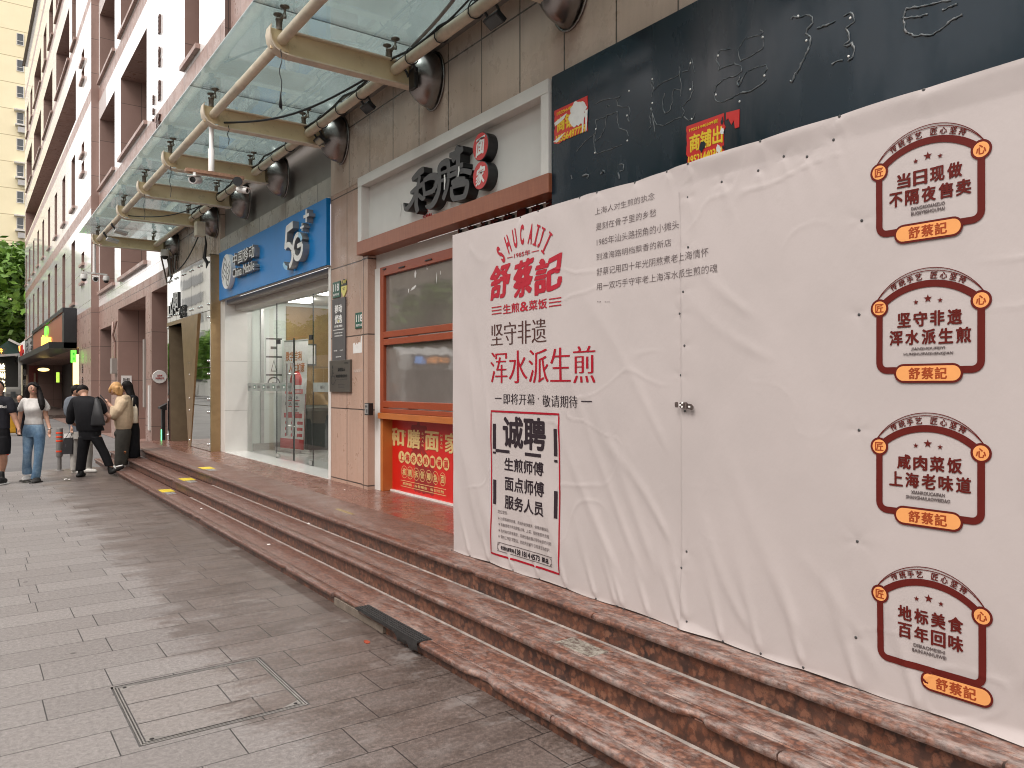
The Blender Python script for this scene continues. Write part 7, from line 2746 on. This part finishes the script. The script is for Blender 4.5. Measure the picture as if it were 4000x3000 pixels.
class Fig:
    """a figure posed from measured joints; every surface is grown from overlapping volumes into one skin"""

    def __init__(s, label, d, foot):
        s.d = d
        s.root = thing('person', label, 'person', s.J(*foot))

    def J(s, a, b, f=0.0):
        return at(.3014 * a, 1450 + .3014 * b, s.d - f)

    def skin(s, name, shapes, mat, vox=.009, smooth=3, parent=None, label=None):
        mb = MB()
        for sh in shapes:
            k = sh[0]
            if k == 'c':                     # chain of tapering limbs: (joint, radius) ...
                P = [(s.J(*j), r) for j, r in sh[1]]
                pts, rr = [], []
                for i, (p, r) in enumerate(P):
                    if i == 0:
                        q = (P[0][0] - P[1][0]).normalized()
                        for t_ in (.98, .8, .5):
                            pts.append(p + q * r * t_)
                            rr.append(r * math.sqrt(1 - t_ * t_))
                    pts.append(p)
                    rr.append(r)
                    if i == len(P) - 1:
                        q = (P[-1][0] - P[-2][0]).normalized()
                        for t_ in (.5, .8, .98):
                            pts.append(p + q * r * t_)
                            rr.append(r * math.sqrt(1 - t_ * t_))
                mb.tube(pts, rr, mat, 12)
            elif k == 'e':                   # ellipsoid: joint, (right, forward, up) radii, tilt in the picture plane
                M = Matrix((RV, FV, UV)).transposed()
                if len(sh) > 3:
                    M = M @ Matrix.Rotation(R(sh[3]), 3, 'Y')
                mb.ball(s.J(*sh[1]), sh[2], mat, 18, 12, M)
            elif k == 'l':                   # loft of flat rings: (joint, right radius, forward radius)
                vs, fs, n = [], [], 18
                src = [(j[0], j[1], j[2], rx, ry) for j, rx, ry in sh[1]]
                fine_ = []
                for i in range(len(src) - 1):
                    a0, a1, a2, a3 = [np.array(src[min(max(i + q, 0), len(src) - 1)], float) for q in (-1, 0, 1, 2)]
                    for q in range(5):
                        t_ = q / 5
                        fine_.append(.5 * (2 * a1 + (a2 - a0) * t_ + (2 * a0 - 5 * a1 + 4 * a2 - a3) * t_ ** 2 + (3 * a1 - a0 - 3 * a2 + a3) * t_ ** 3))
                fine_.append(np.array(src[-1], float))
                rings = [((k_[0], k_[1], k_[2]), max(k_[3], .005), max(k_[4], .005)) for k_ in fine_]
                for j, rx, ry in rings:
                    o = s.J(*j)
                    vs += [o + RV * (math.cos(2 * math.pi * q / n) * rx) + FV * (math.sin(2 * math.pi * q / n) * ry) for q in range(n)]
                for i in range(len(rings) - 1):
                    fs += [(i * n + q, i * n + (q + 1) % n, (i + 1) * n + (q + 1) % n, (i + 1) * n + q) for q in range(n)]
                fs += [tuple(range(n - 1, -1, -1)), tuple(range(len(vs) - n, len(vs)))]
                mb.add(vs, fs, mat, True)
        o = mb.build(name, parent or s.root)
        m = o.modifiers.new('grow', 'REMESH')
        m.mode = 'VOXEL'
        m.voxel_size = vox
        m.use_smooth_shade = True
        if smooth:
            m = o.modifiers.new('smooth', 'SMOOTH')
            m.factor = .5
            m.iterations = smooth * 3
        if label:
            o['label'] = label
        return o

    def fingers(s, palm, tip_dir, n=4, spread=7, L=46, curl=.02, r=.0085):
        """four unequal fingers and a thumb leaving the palm"""
        out = []
        a, b, f = palm
        dx, dy = tip_dir
        for k in range(n):
            o = (k - 1.5) * spread
            l = L * (.82, 1.0, .95, .72)[k]
            p0 = (a - dy * o, b + dx * o, f)
            p1 = (a - dy * o * 1.1 + dx * l * .5, b + dx * o * 1.1 + dy * l * .5, f + curl * .5)
            p2 = (a - dy * o * 1.05 + dx * l, b + dx * o * 1.05 + dy * l, f + curl * 1.6)
            out.append(('c', [(p0, r * 1.1), (p1, r), (p2, r * .8)]))
        p0 = (a - dy * 2.2 * spread - dx * 18, b + dx * 2.2 * spread - dy * 18, f)
        p1 = (a - dy * 3.3 * spread + dx * 4, b + dx * 3.3 * spread + dy * 4, f + curl)
        p2 = (a - dy * 3.0 * spread + dx * 22, b + dx * 3.0 * spread + dy * 22, f + curl * 1.5)
        out.append(('c', [(p0, r * 1.2), (p1, r * 1.1), (p2, r * .85)]))
        return out

    def face(s, a, b, f, w=24, turn=0):
        """eyes, brows, mouth on the front of a head centred at (a, b)"""
        for sx in (-1, 1):
            mb = MB()
            M = Matrix((RV, FV, UV)).transposed()
            mb.ball(s.J(a + sx * w + turn, b, f), (.0135, .006, .0055), 'hair_black', 10, 6, M)
            mb.build('eye', s.root)
            mb = MB()
            mb.ball(s.J(a + sx * (w + 2) + turn, b - 16, f + .001), (.019, .006, .004), 'hair_black', 10, 6, M)
            mb.build('eyebrow', s.root)
        mb = MB()
        mb.ball(s.J(a + turn, b + 47, f + .002), (.021, .008, .008), 'lips', 10, 6, M)
        mb.build('mouth', s.root)


# ---- woman in white tee and jeans, walking towards the camera
F = Fig('woman in pale grey t-shirt and blue jeans walking towards the camera', 12.75, (430, 1425))
F.skin('body', [('e', (430, 228, .005), (.072, .085, .085)), ('e', (430, 262, .03), (.052, .05, .045)), ('e', (432, 232, .095), (.014, .022, .024)),
                ('e', (360, 232, 0), (.012, .02, .03)), ('e', (497, 228, 0), (.012, .02, .03)),
                ('c', [((430, 285, 0), .048), ((432, 350, -.01), .052)]), ('c', [((345, 392, -.01), .04), ((432, 368, -.01), .05), ((525, 390, -.01), .04)]),
                ('l', [((435, 370, 0), .12, .07), ((438, 520, 0), .13, .095), ((440, 690, 0), .135, .09), ((440, 780, 0), .14, .09)]),
                ('c', [((310, 405, 0), .040), ((262, 560, -.02), .037), ((250, 700, .02), .027), ((246, 738, .04), .024)]),
                ('e', (244, 765, .05), (.028, .02, .042)),
                ('c', [((562, 405, 0), .040), ((598, 585, -.03), .037), ((642, 735, .03), .026), ((646, 755, .04), .023)]),
                ('e', (642, 790, .05), (.024, .036, .044)),
                ('c', [((380, 790, 0), .07), ((370, 1040, .05), .05), ((352, 1300, -.05), .035)]), ('c', [((500, 790, 0), .07), ((500, 1040, .06), .05), ((462, 1370, .05), .035)])]
       + F.fingers((243, 790, .055), (-.1, .99), L=40) + F.fingers((640, 815, .06), (.12, .99), L=48, spread=6), 'skin', .0075, 3)
F.skin('shirt', [('l', [((432, 350, -.012), .064, .058), ((433, 362, -.012), .13, .078), ((435, 388, -.01), .172, .088), ((438, 440, .01), .165, .108), ((440, 500, .03), .152, .125), ((440, 590, 0), .132, .108), ((440, 650, 0), .145, .11), ((440, 690, 0), .152, .112)]),
                 ('c', [((322, 392, -.005), .062), ((290, 450, -.005), .058), ((272, 490, -.01), .056)]), ('c', [((548, 392, -.005), .062), ((590, 445, -.005), .058), ((607, 478, -.01), .056)])], 'cloth_white', .008, 2)
F.skin('jeans', [('l', [((440, 682, 0), .146, .105), ((440, 730, 0), .166, .12), ((440, 800, 0), .182, .125), ((440, 850, 0), .175, .115)]),
                 ('l', [((375, 800, 0), .085, .105), ((366, 930, .03), .074, .095), ((357, 1050, .06), .062, .08), ((350, 1170, .03), .060, .078), ((348, 1260, -.03), .066, .085), ((357, 1335, -.06), .068, .085)]),
                 ('l', [((510, 800, 0), .085, .105), ((510, 930, .04), .074, .095), ((505, 1050, .07), .064, .08), ((492, 1180, .07), .058, .076), ((475, 1300, .06), .062, .08), ((458, 1395, .05), .062, .085)])], 'denim', .009, 2)
F.skin('hair', [('e', (430, 196, -.022), (.086, .092, .076)), ('c', [((400, 168, .05), .02), ((372, 195, .055), .022), ((360, 235, .03), .024)]), ('c', [((440, 166, .05), .02), ((485, 192, .055), .022), ((500, 235, .03), .024)]), ('c', [((358, 215, -.03), .028), ((345, 270, -.03), .035), ((352, 335, -.03), .024)]),
                ('c', [((500, 205, -.0), .028), ((518, 290, .03), .042), ((535, 380, .09), .052), ((548, 450, .12), .046), ((545, 492, .13), .026)]), ('c', [((430, 230, -.07), .075), ((440, 350, -.09), .07)])], 'hair_black', .009, 2)
# keep the face clear of the fringe: a lighter oval of skin in front
F.skin('face', [('e', (430, 238, .038), (.057, .062, .068)), ('e', (432, 237, .098), (.012, .015, .022)), ('e', (430, 275, .05), (.04, .035, .03))], 'skin', .006, 2)
F.face(430, 218, .0985, 25)
for sx in (-1, 1):
    mb = MB()
    c_ = F.J(430 + sx * 25, 220, .106)
    mb.tube([c_ + RV * (.023 * math.cos(k)) + UV * (.017 * math.sin(k)) for k in np.arange(0, 6.6, .45)], .0012, 'plate_grey', 5, False)
    mb.build('glasses', F.root)
for a, b, f, e in ((345, 1385, .03, .12), (470, 1412, .12, .11)):
    o = F.skin('shoe', [('e', (a, b, f), (.047, e, .045)), ('e', (a, b + 14, f + .03), (.047, e, .026))], 'shoe_white' if a < 400 else 'sole', .008, 2)
    mb = MB()
    p = F.J(a, b + 26, f)
    M = Matrix.Translation(p) @ Matrix((RV, FV, UV)).transposed().to_4x4()
    mb.box(-.045, .045, -.12, .13, -.012, .012, 'sole', M)
    mb.build('sole', o, bevel=.01)
mb = MB()
c_ = F.J(645, 748, .035)
mb.tube([c_ + RV * (.033 * math.cos(k)) + FV * (.033 * math.sin(k)) + UV * (.008 * math.cos(k)) for k in np.arange(0, 6.6, .4)], .005, 'steel', 6, False)
mb.build('bracelet', F.root)

# ---- man at the left edge, hand in hand with her
F = Fig('man in black t-shirt and black shorts with red side stripe', 12.4, (-30, 1465))
F.skin('body', [('e', (-25, 222, .0), (.078, .095, .112)), ('c', [((-22, 290, 0), .055), ((-20, 350, 0), .06)]),
                ('l', [((-20, 370, 0), .15, .09), ((-20, 560, 0), .16, .11), ((-20, 760, 0), .16, .11)]),
                ('c', [((120, 400, 0), .058), ((150, 500, 0), .053), ((205, 640, .0), .042), ((240, 735, .04), .03)]), ('e', (246, 772, .06), (.028, .034, .045)),
                ('c', [((-165, 400, 0), .055), ((-195, 600, 0), .044), ((-200, 760, .05), .03)]), ('e', (-200, 800, .05), (.03, .03, .045)),
                ('c', [((40, 900, 0), .085), ((42, 1090, .04), .062), ((45, 1180, .0), .058), ((22, 1320, -.04), .038), ((15, 1400, -.04), .036)]),
                ('c', [((-90, 900, 0), .085), ((-95, 1100, .04), .062), ((-98, 1200, .0), .055), ((-100, 1400, 0), .036)])]
       + F.fingers((252, 790, .07), (.1, .99), L=36) + F.fingers((-200, 820, .05), (0, 1)), 'skin_tan', .008, 3)
F.skin('shirt', [('l', [((-20, 320, 0), .075, .07), ((-20, 345, 0), .16, .09), ((-18, 400, 0), .195, .115), ((-18, 520, 0), .18, .125), ((-18, 650, 0), .17, .12), ((-18, 745, 0), .175, .12)]),
                 ('c', [((105, 385, 0), .075), ((140, 440, 0), .076), ((160, 500, 0), .073)]), ('c', [((-140, 385, 0), .075), ((-185, 500, 0), .073)])], 'cloth_navy', .009, 2)
F.skin('shorts', [('l', [((-20, 735, 0), .165, .115), ((-20, 800, 0), .175, .125), ((-20, 880, 0), .18, .125)]),
                  ('l', [((45, 850, 0), .10, .12), ((50, 970, .02), .095, .11), ((48, 1075, .03), .09, .105)]), ('l', [((-90, 850, 0), .10, .12), ((-95, 970, .02), .095, .11), ((-95, 1075, .03), .09, .105)])], 'cloth_black', .009, 2)
mb = MB()
mb.tube([F.J(96, 985, .02), F.J(101, 1030, .03), F.J(96, 1085, .03)], [.012, .024, .020], 'red_trim', 8)
mb.build('side_stripe', F.root)
F.skin('hair', [('e', (-25, 200, -.025), (.092, .098, .105))], 'hair_black', .009, 2)
for a, b in ((20, 1425), (-100, 1425)):
    o = F.skin('shoe', [('e', (a, b, .05), (.05, .135, .055)), ('c', [((a, b - 110, -.02), .044), ((a, b, -.02), .048)])], 'shoe_black', .009, 2)
    mb = MB()
    M = Matrix.Translation(F.J(a, b + 36, .05)) @ Matrix((RV, FV, UV)).transposed().to_4x4()
    mb.box(-.05, .05, -.13, .14, -.011, .011, 'white_print', M)
    mb.build('sole', o, bevel=.01)
mb = MB()


def chest(x, y, o, F=F):
    P = [F.J(a, b, .128 - .00001 * (a + 18) ** 2 * .6) + FV * (.012 + float(o)) for a, b in zip(np.ravel(x), np.ravel(-np.asarray(y)))]
    P = np.array(P)
    return P[:, 0], P[:, 1], P[:, 2]


mb.text('Bei', chest, 'white_print', (10, 92, -478, -440), .03)
mb.build('shirt_lettering', F.root)

# ---- man in black seen from behind, one foot on the step
F = Fig('man in loose black clothes seen from behind, one foot on the step', 13.4, (1050, 1370))
F.skin('body', [('e', (1075, 262, -.06), (.08, .095, .10)), ('e', (1020, 285, -.08), (.02, .03, .03)), ('c', [((1085, 285, -.04), .055), ((1095, 340, 0), .06)]),
                ('l', [((1110, 350, 0), .14, .09), ((1130, 560, .03), .16, .11), ((1165, 800, 0), .15, .11)]),
                ('c', [((965, 400, 0), .055), ((930, 610, -.05), .042), ((945, 680, -.16), .032), ((985, 700, -.24), .027)]), ('e', (1000, 700, -.28), (.03, .035, .03)),
                ('c', [((1290, 410, 0), .055), ((1345, 520, -.02), .046), ((1418, 590, -.05), .038), ((1400, 640, -.1), .03)]), ('e', (1382, 655, -.12), (.04, .03, .03)),
                ('c', [((1095, 830, 0), .08), ((1065, 1040, 0), .055), ((1045, 1310, 0), .04)]), ('c', [((1240, 830, 0), .08), ((1340, 1030, -.05), .055), ((1440, 1240, -.1), .04)])]
       + F.fingers((1365, 660, -.13), (-.9, .3), L=34, spread=6) + F.fingers((1010, 705, -.3), (.9, .2), L=30), 'skin', .0085, 3)
F.skin('shirt', [('l', [((1090, 320, .0), .085, .07), ((1095, 340, .0), .17, .09), ((1120, 400, .03), .225, .13), ((1130, 520, .05), .21, .15), ((1145, 640, .04), .215, .15), ((1175, 770, .0), .235, .15)]),
                 ('c', [((975, 395, 0), .085), ((935, 500, -.01), .088), ((910, 640, -.05), .072)]), ('c', [((1265, 395, 0), .085), ((1310, 450, 0), .083), ((1340, 510, -.01), .07)])], 'cloth_black', .009, 2)
F.skin('trousers', [('l', [((1160, 715, 0), .195, .135), ((1165, 760, 0), .19, .135), ((1165, 830, 0), .185, .13), ((1165, 890, 0), .16, .115)]),
                    ('l', [((1100, 850, 0), .10, .12), ((1078, 1000, .0), .088, .105), ((1062, 1120, 0), .078, .095), ((1042, 1285, 0), .076, .092)]),
                    ('l', [((1235, 850, 0), .10, .12), ((1300, 970, -.03), .085, .10), ((1350, 1060, -.06), .077, .095), ((1420, 1230, -.1), .068, .085)])], 'cloth_black', .009, 2)
F.skin('hair', [('e', (1070, 240, -.07), (.092, .105, .09), -12), ('e', (1040, 262, -.14), (.07, .06, .05))], 'hair_black', .009, 2)
F.skin('shoe', [('c', [((1045, 1270, 0), .045), ((1048, 1330, 0), .052)]), ('e', (1048, 1345, -.05), (.058, .135, .045))], 'shoe_black', .009, 2)
F.skin('shoe', [('c', [((1430, 1250, -.1), .05), ((1440, 1300, -.1), .05)]), ('c', [((1440, 1305, -.1), .05), ((1520, 1265, -.14), .045), ((1590, 1240, -.16), .034)])], 'shoe_black', .009, 2)
F.skin('shoe_strap', [('c', [((1480, 1250, -.10), .022), ((1585, 1222, -.12), .018)]), ('c', [((1475, 1235, -.07), .02), ((1500, 1262, -.06), .015)])], 'grey_metal', .008, 2)
BG = F
t = thing('shoulder_bag', 'soft black bag slung on the back of the man in black', 'bag', BG.J(1290, 560, .1))
o = BG.skin('bag_body', [('l', [((1250, 350, .10), .025, .03), ((1262, 430, .15), .06, .045), ((1265, 560, .19), .095, .055), ((1270, 680, .17), .125, .06), ((1270, 705, .16), .12, .05)])], plain('bag_black', (.017, .017, .019), .6), .009, 2, parent=t)
o = BG.skin('strap', [('c', [((1250, 360, .1), .014), ((1268, 335, .05), .014), ((1280, 345, -.06), .014)])], 'cloth_black', .007, 1, parent=t)

# ---- person behind him, holding the paper bag
F = Fig('bending person in a blue grey t-shirt and light trousers behind the man in black', 14.05, (1000, 1320))
F.skin('body', [('e', (1000, 250, 0), (.08, .095, .10)), ('c', [((985, 305, 0), .05), ((960, 350, 0), .055)]), ('l', [((950, 370, 0), .12, .09), ((985, 560, 0), .14, .1), ((1030, 780, 0), .14, .1)]),
                ('c', [((890, 400, 0), .052), ((890, 560, .03), .04), ((935, 690, .08), .03), ((935, 730, .09), .026)]), ('e', (935, 750, .1), (.03, .03, .038)),
                ('c', [((1040, 400, -.05), .05), ((1060, 600, -.1), .04)]), ('c', [((975, 860, 0), .08), ((980, 1080, 0), .052), ((975, 1290, 0), .04)]), ('c', [((1120, 860, -.05), .08), ((1140, 1080, -.05), .052), ((1130, 1290, -.05), .04)])]
       + F.fingers((932, 768, .1), (.15, .98), L=32), 'skin', .009, 3)
F.skin('shirt', [('l', [((975, 325, 0), .08, .07), ((960, 350, 0), .14, .09), ((955, 430, 0), .17, .11), ((975, 560, 0), .165, .12), ((1020, 720, 0), .17, .12), ((1030, 790, 0), .17, .12)]),
                 ('c', [((885, 400, 0), .07), ((876, 480, .01), .07), ((874, 535, .02), .062)])], 'cloth_bluegrey', .009, 2)
F.skin('trousers', [('l', [((1030, 770, 0), .16, .12), ((1040, 880, 0), .17, .12)]), ('l', [((975, 860, 0), .095, .11), ((975, 1080, 0), .08, .095), ((975, 1285, .0), .07, .09)]),
                    ('l', [((1120, 860, -.05), .095, .11), ((1140, 1060, -.05), .078, .09), ((1130, 1275, -.05), .07, .085)])], 'cloth_light', .009, 2)
F.skin('hair', [('e', (995, 235, -.01), (.095, .11, .095), 10), ('e', (960, 262, .03), (.05, .06, .05))], 'hair_black', .009, 2)
for a, b, l in ((985, 1308, 30), (1160, 1292, 75)):
    o = F.skin('shoe', [('c', [((a - l, b - 4, .0), .04), ((a, b, .02), .045), ((a + l, b + 4, .02), .036)])], 'shoe_white', .009, 2)
t = thing('paper_bag', 'black paper carrier bag with string handles held beside the bollard', 'bag', F.J(890, 1070, .15))
MB_ = MB()
D = .12
q = [F.J(822, 868, D), F.J(942, 858, D), F.J(928, 1072, D), F.J(796, 1078, D)]
bk = [p - FV * .10 + RV * .055 for p in q]
MB_.add(q + bk, ((0, 1, 2, 3), (1, 5, 6, 2), (3, 2, 6, 7), (4, 0, 3, 7), (5, 4, 7, 6)), plain('bag_paper', (.022, .021, .024), .45))
MB_.build('bag_body', t)
mb = MB()
for off in (0, -.09):
    a, b = F.J(850, 866, D + off), F.J(915, 860, D + off)
    tp = F.J(934, 775, .1 + off * .3)
    mb.tube([a, a.lerp(tp, .55) + UV * .03, tp, b.lerp(tp, .5) + UV * .02 + RV * .01, b], .005, 'cable', 6)
mb.build('handle', t)
mb = MB()
c_ = [F.J(842, 945, D + .002), F.J(858, 944, D + .002), F.J(856, 985, D + .002), F.J(840, 985, D + .002)]
mb.add(c_, ((0, 1, 2, 3),), 'letter_grey')
mb.build('emblem', t)
t = thing('white_box', 'white box standing in the mouth of the black paper bag', 'box', F.J(900, 830, .05))
mb = MB()
q = [F.J(828, 812, .09), F.J(985, 800, .09), F.J(985, 870, .09), F.J(828, 870, .09)]
mb.add(q + [p - FV * .06 for p in q], ((0, 1, 2, 3), (1, 5, 6, 2), (0, 4, 5, 1), (4, 7, 6, 5), (0, 3, 7, 4)), 'paper')
mb.build('carton', t)

# ---- blond person in a hoodie on the step, looking at a phone
F = Fig('blond person in cream hoodie and olive trousers looking at a phone', 14.2, (1560, 1235))
F.skin('body', [('e', (1500, 235, 0), (.085, .085, .105), 12), ('e', (1455, 280, .0), (.04, .05, .04)), ('e', (1432, 262, 0), (.02, .018, .02)), ('c', [((1545, 300, 0), .05), ((1575, 350, 0), .055)]),
                ('l', [((1600, 380, 0), .11, .13), ((1600, 560, 0), .12, .14), ((1600, 750, 0), .12, .12)]),
                ('c', [((1570, 430, .12), .055), ((1500, 545, .16), .045), ((1455, 470, .16), .036), ((1400, 415, .15), .027)]), ('e', (1385, 395, .15), (.03, .026, .036)),
                ('c', [((1590, 780, 0), .085), ((1570, 1000, 0), .06), ((1560, 1210, 0), .045)])]
       + F.fingers((1378, 385, .15), (-.85, -.5), L=42, spread=6, curl=-.01), 'skin', .008, 3)
F.skin('hoodie', [('l', [((1590, 325, 0), .09, .10), ((1600, 370, 0), .13, .15), ((1600, 470, 0), .15, .18), ((1600, 590, 0), .165, .19), ((1600, 680, 0), .15, .17), ((1600, 725, 0), .135, .15), ((1600, 752, 0), .128, .14)]),
                  ('c', [((1590, 420, .12), .09), ((1530, 510, .17), .10), ((1480, 575, .18), .085)]), ('c', [((1485, 560, .18), .08), ((1468, 510, .17), .062), ((1462, 480, .165), .05)]),
                  ('e', (1635, 345, 0), (.075, .13, .055), 35), ('e', (1650, 395, .0), (.05, .11, .06), 50)], 'cloth_cream', .009, 2)
F.skin('trousers', [('l', [((1600, 735, 0), .125, .13), ((1600, 800, 0), .135, .145), ((1590, 900, 0), .13, .14), ((1580, 1050, 0), .115, .13), ((1572, 1150, 0), .115, .13), ((1570, 1218, 0), .112, .12)]), ('e', (1510, 810, .08), (.04, .06, .06))], 'cloth_olive', .01, 2)
F.skin('hair', [('e', (1505, 205, 0), (.10, .10, .10)), ('e', (1530, 250, -.0), (.09, .105, .085)), ('c', [((1455, 200, .05), .04), ((1425, 240, .06), .03), ((1420, 275, .05), .016)]), ('c', [((1555, 240, .03), .06), ((1560, 295, .03), .04)]), ('c', [((1480, 210, .09), .04), ((1478, 265, .09), .025)]),
                ('c', [((1520, 220, .09), .045), ((1520, 290, .08), .028)])], 'hair_blond', .009, 2)
for b, f in ((1225, .05), (1210, -.05)):
    F.skin('shoe', [('c', [((1600, b + 18, f), .04), ((1545, b + 12, f), .042), ((1500, b + 14, f), .032)])], 'shoe_white', .009, 2)
mb = MB()
p = F.J(1620, 1050, .135)
M = Matrix.Translation(p) @ Matrix((RV, FV, UV)).transposed().to_4x4()
mb.lathe([(.022, 0), (.022, .003), (.015, .004)], p, FV, 'orange_wood', 12)
mb.lathe([(.014, .0045), (.006, .005)], p, FV, 'hair_black', 10)
mb.build('trouser_patch', F.root)
t = thing('mobile_phone', 'dark mobile phone held up by the blond person', 'phone', F.J(1335, 360, .17))
mb = MB()
M = Matrix.Translation(F.J(1340, 358, .17)) @ Matrix((RV, FV, UV)).transposed().to_4x4() @ Matrix.Rotation(R(48), 4, 'Y') @ Matrix.Rotation(R(28), 4, 'X')
mb.box(-.085, .085, -.04, .04, -.006, .006, 'black', M)
mb.build('phone_body', t, bevel=.004)
mb = MB()
mb.box(-.078, .078, -.034, .034, .0062, .007, 'window', M)
mb.build('screen', t)

# ---- long haired woman in black with a cream bag
F = Fig('long haired woman in black top and wide trousers on middle step', 14.5, (1720, 1112))
F.skin('body', [('e', (1628, 205, 0), (.075, .085, .10)), ('e', (1590, 215, .0), (.03, .04, .05)), ('c', [((1650, 270, 0), .045), ((1665, 310, 0), .05)]), ('l', [((1690, 330, 0), .1, .12), ((1710, 500, 0), .1, .11), ((1715, 670, 0), .11, .12)]),
                ('c', [((1715, 350, .1), .045), ((1735, 440, .12), .04), ((1690, 540, .12), .032), ((1650, 560, .1), .026)]), ('e', (1640, 560, .1), (.03, .025, .03)),
                ('c', [((1720, 720, 0), .08), ((1720, 1080, 0), .045)])] + F.fingers((1630, 560, .1), (-1, 0), L=26, spread=5), 'skin', .009, 3)
F.skin('top', [('l', [((1668, 300, 0), .07, .08), ((1700, 330, 0), .105, .14), ((1712, 400, 0), .105, .14), ((1715, 500, 0), .1, .13), ((1715, 670, 0), .1, .12)]), ('c', [((1720, 345, .1), .06), ((1742, 420, .12), .055), ((1740, 450, .12), .05)])], 'cloth_black', .009, 2)
F.skin('trousers', [('l', [((1715, 655, 0), .1, .115), ((1720, 760, 0), .12, .13), ((1720, 900, 0), .12, .135), ((1720, 1020, 0), .125, .14), ((1718, 1112, 0), .135, .15)])], 'cloth_black', .01, 2)
F.skin('hair', [('e', (1645, 180, -.0), (.09, .095, .09)), ('l', [((1660, 170, 0), .08, .09), ((1675, 240, 0), .075, .085), ((1700, 310, .02), .065, .09), ((1715, 360, .03), .03, .05)]), ('c', [((1615, 170, .06), .035), ((1610, 225, .07), .022)])], 'hair_black', .009, 2)
F.skin('shoe', [('c', [((1690, 1115, .05), .03), ((1760, 1115, .05), .03)])], 'shoe_black', .009, 2)
t = thing('tote_bag', 'cream canvas tote bag hanging at the side of the long haired woman', 'bag', F.J(1745, 570, .15))
F.skin('bag_body', [('l', [((1742, 455, .17), .045, .02), ((1745, 500, .18), .058, .04), ((1745, 600, .19), .062, .05), ((1742, 675, .18), .06, .045)])], 'tote', .009, 2, parent=t)
mb = MB()
mb.tube([F.J(1715, 460, .18), F.J(1720, 400, .2), F.J(1722, 345, .15), F.J(1735, 400, .14), F.J(1768, 465, .16)], .008, 'tote', 6)
mb.build('strap', t)
# ---- walker in dark clothes far behind
F = Fig('walker in dark clothes half hidden behind the couple', 24.5, (255, 830))
F.skin('body', [('e', (255, 352, 0), (.08, .09, .105)), ('c', [((255, 380, 0), .05), ((255, 410, 0), .055)]), ('c', [((225, 430, 0), .05), ((212, 520, 0), .04), ((208, 600, .05), .03)]), ('e', (206, 618, .05), (.03, .03, .04)), ('c', [((288, 430, 0), .05), ((300, 520, 0), .04), ((302, 600, 0), .03)]), ('e', (302, 618, 0), (.03, .03, .04)),
                ('c', [((240, 640, 0), .07), ((242, 810, 0), .045)]), ('c', [((275, 640, 0), .07), ((276, 810, 0), .045)])] + F.fingers((206, 628, .05), (0, 1), spread=4, L=20) + F.fingers((302, 628, 0), (0, 1), spread=4, L=20), 'skin', .011, 2)
F.skin('coat', [('l', [((255, 402, 0), .08, .07), ((255, 420, 0), .17, .1), ((255, 520, 0), .17, .12), ((255, 640, 0), .18, .13)]), ('c', [((228, 430, 0), .07), ((212, 560, .02), .055)]), ('c', [((284, 430, 0), .07), ((300, 560, 0), .055)])], 'cloth_black', .011, 2)
F.skin('trousers', [('l', [((255, 620, 0), .165, .12), ((255, 680, 0), .17, .12)]), ('l', [((240, 660, 0), .09, .1), ((242, 815, 0), .07, .08)]), ('l', [((274, 660, 0), .09, .1), ((276, 815, 0), .07, .08)])], 'cloth_navy', .011, 2)
F.skin('hair', [('e', (255, 345, -.02), (.09, .095, .1))], 'hair_black', .011, 2)
for a in (242, 276):
    F.skin('shoe', [('c', [((a, 826, -.02), .045), ((a, 828, .12), .04)])], 'shoe_black', .011, 2)
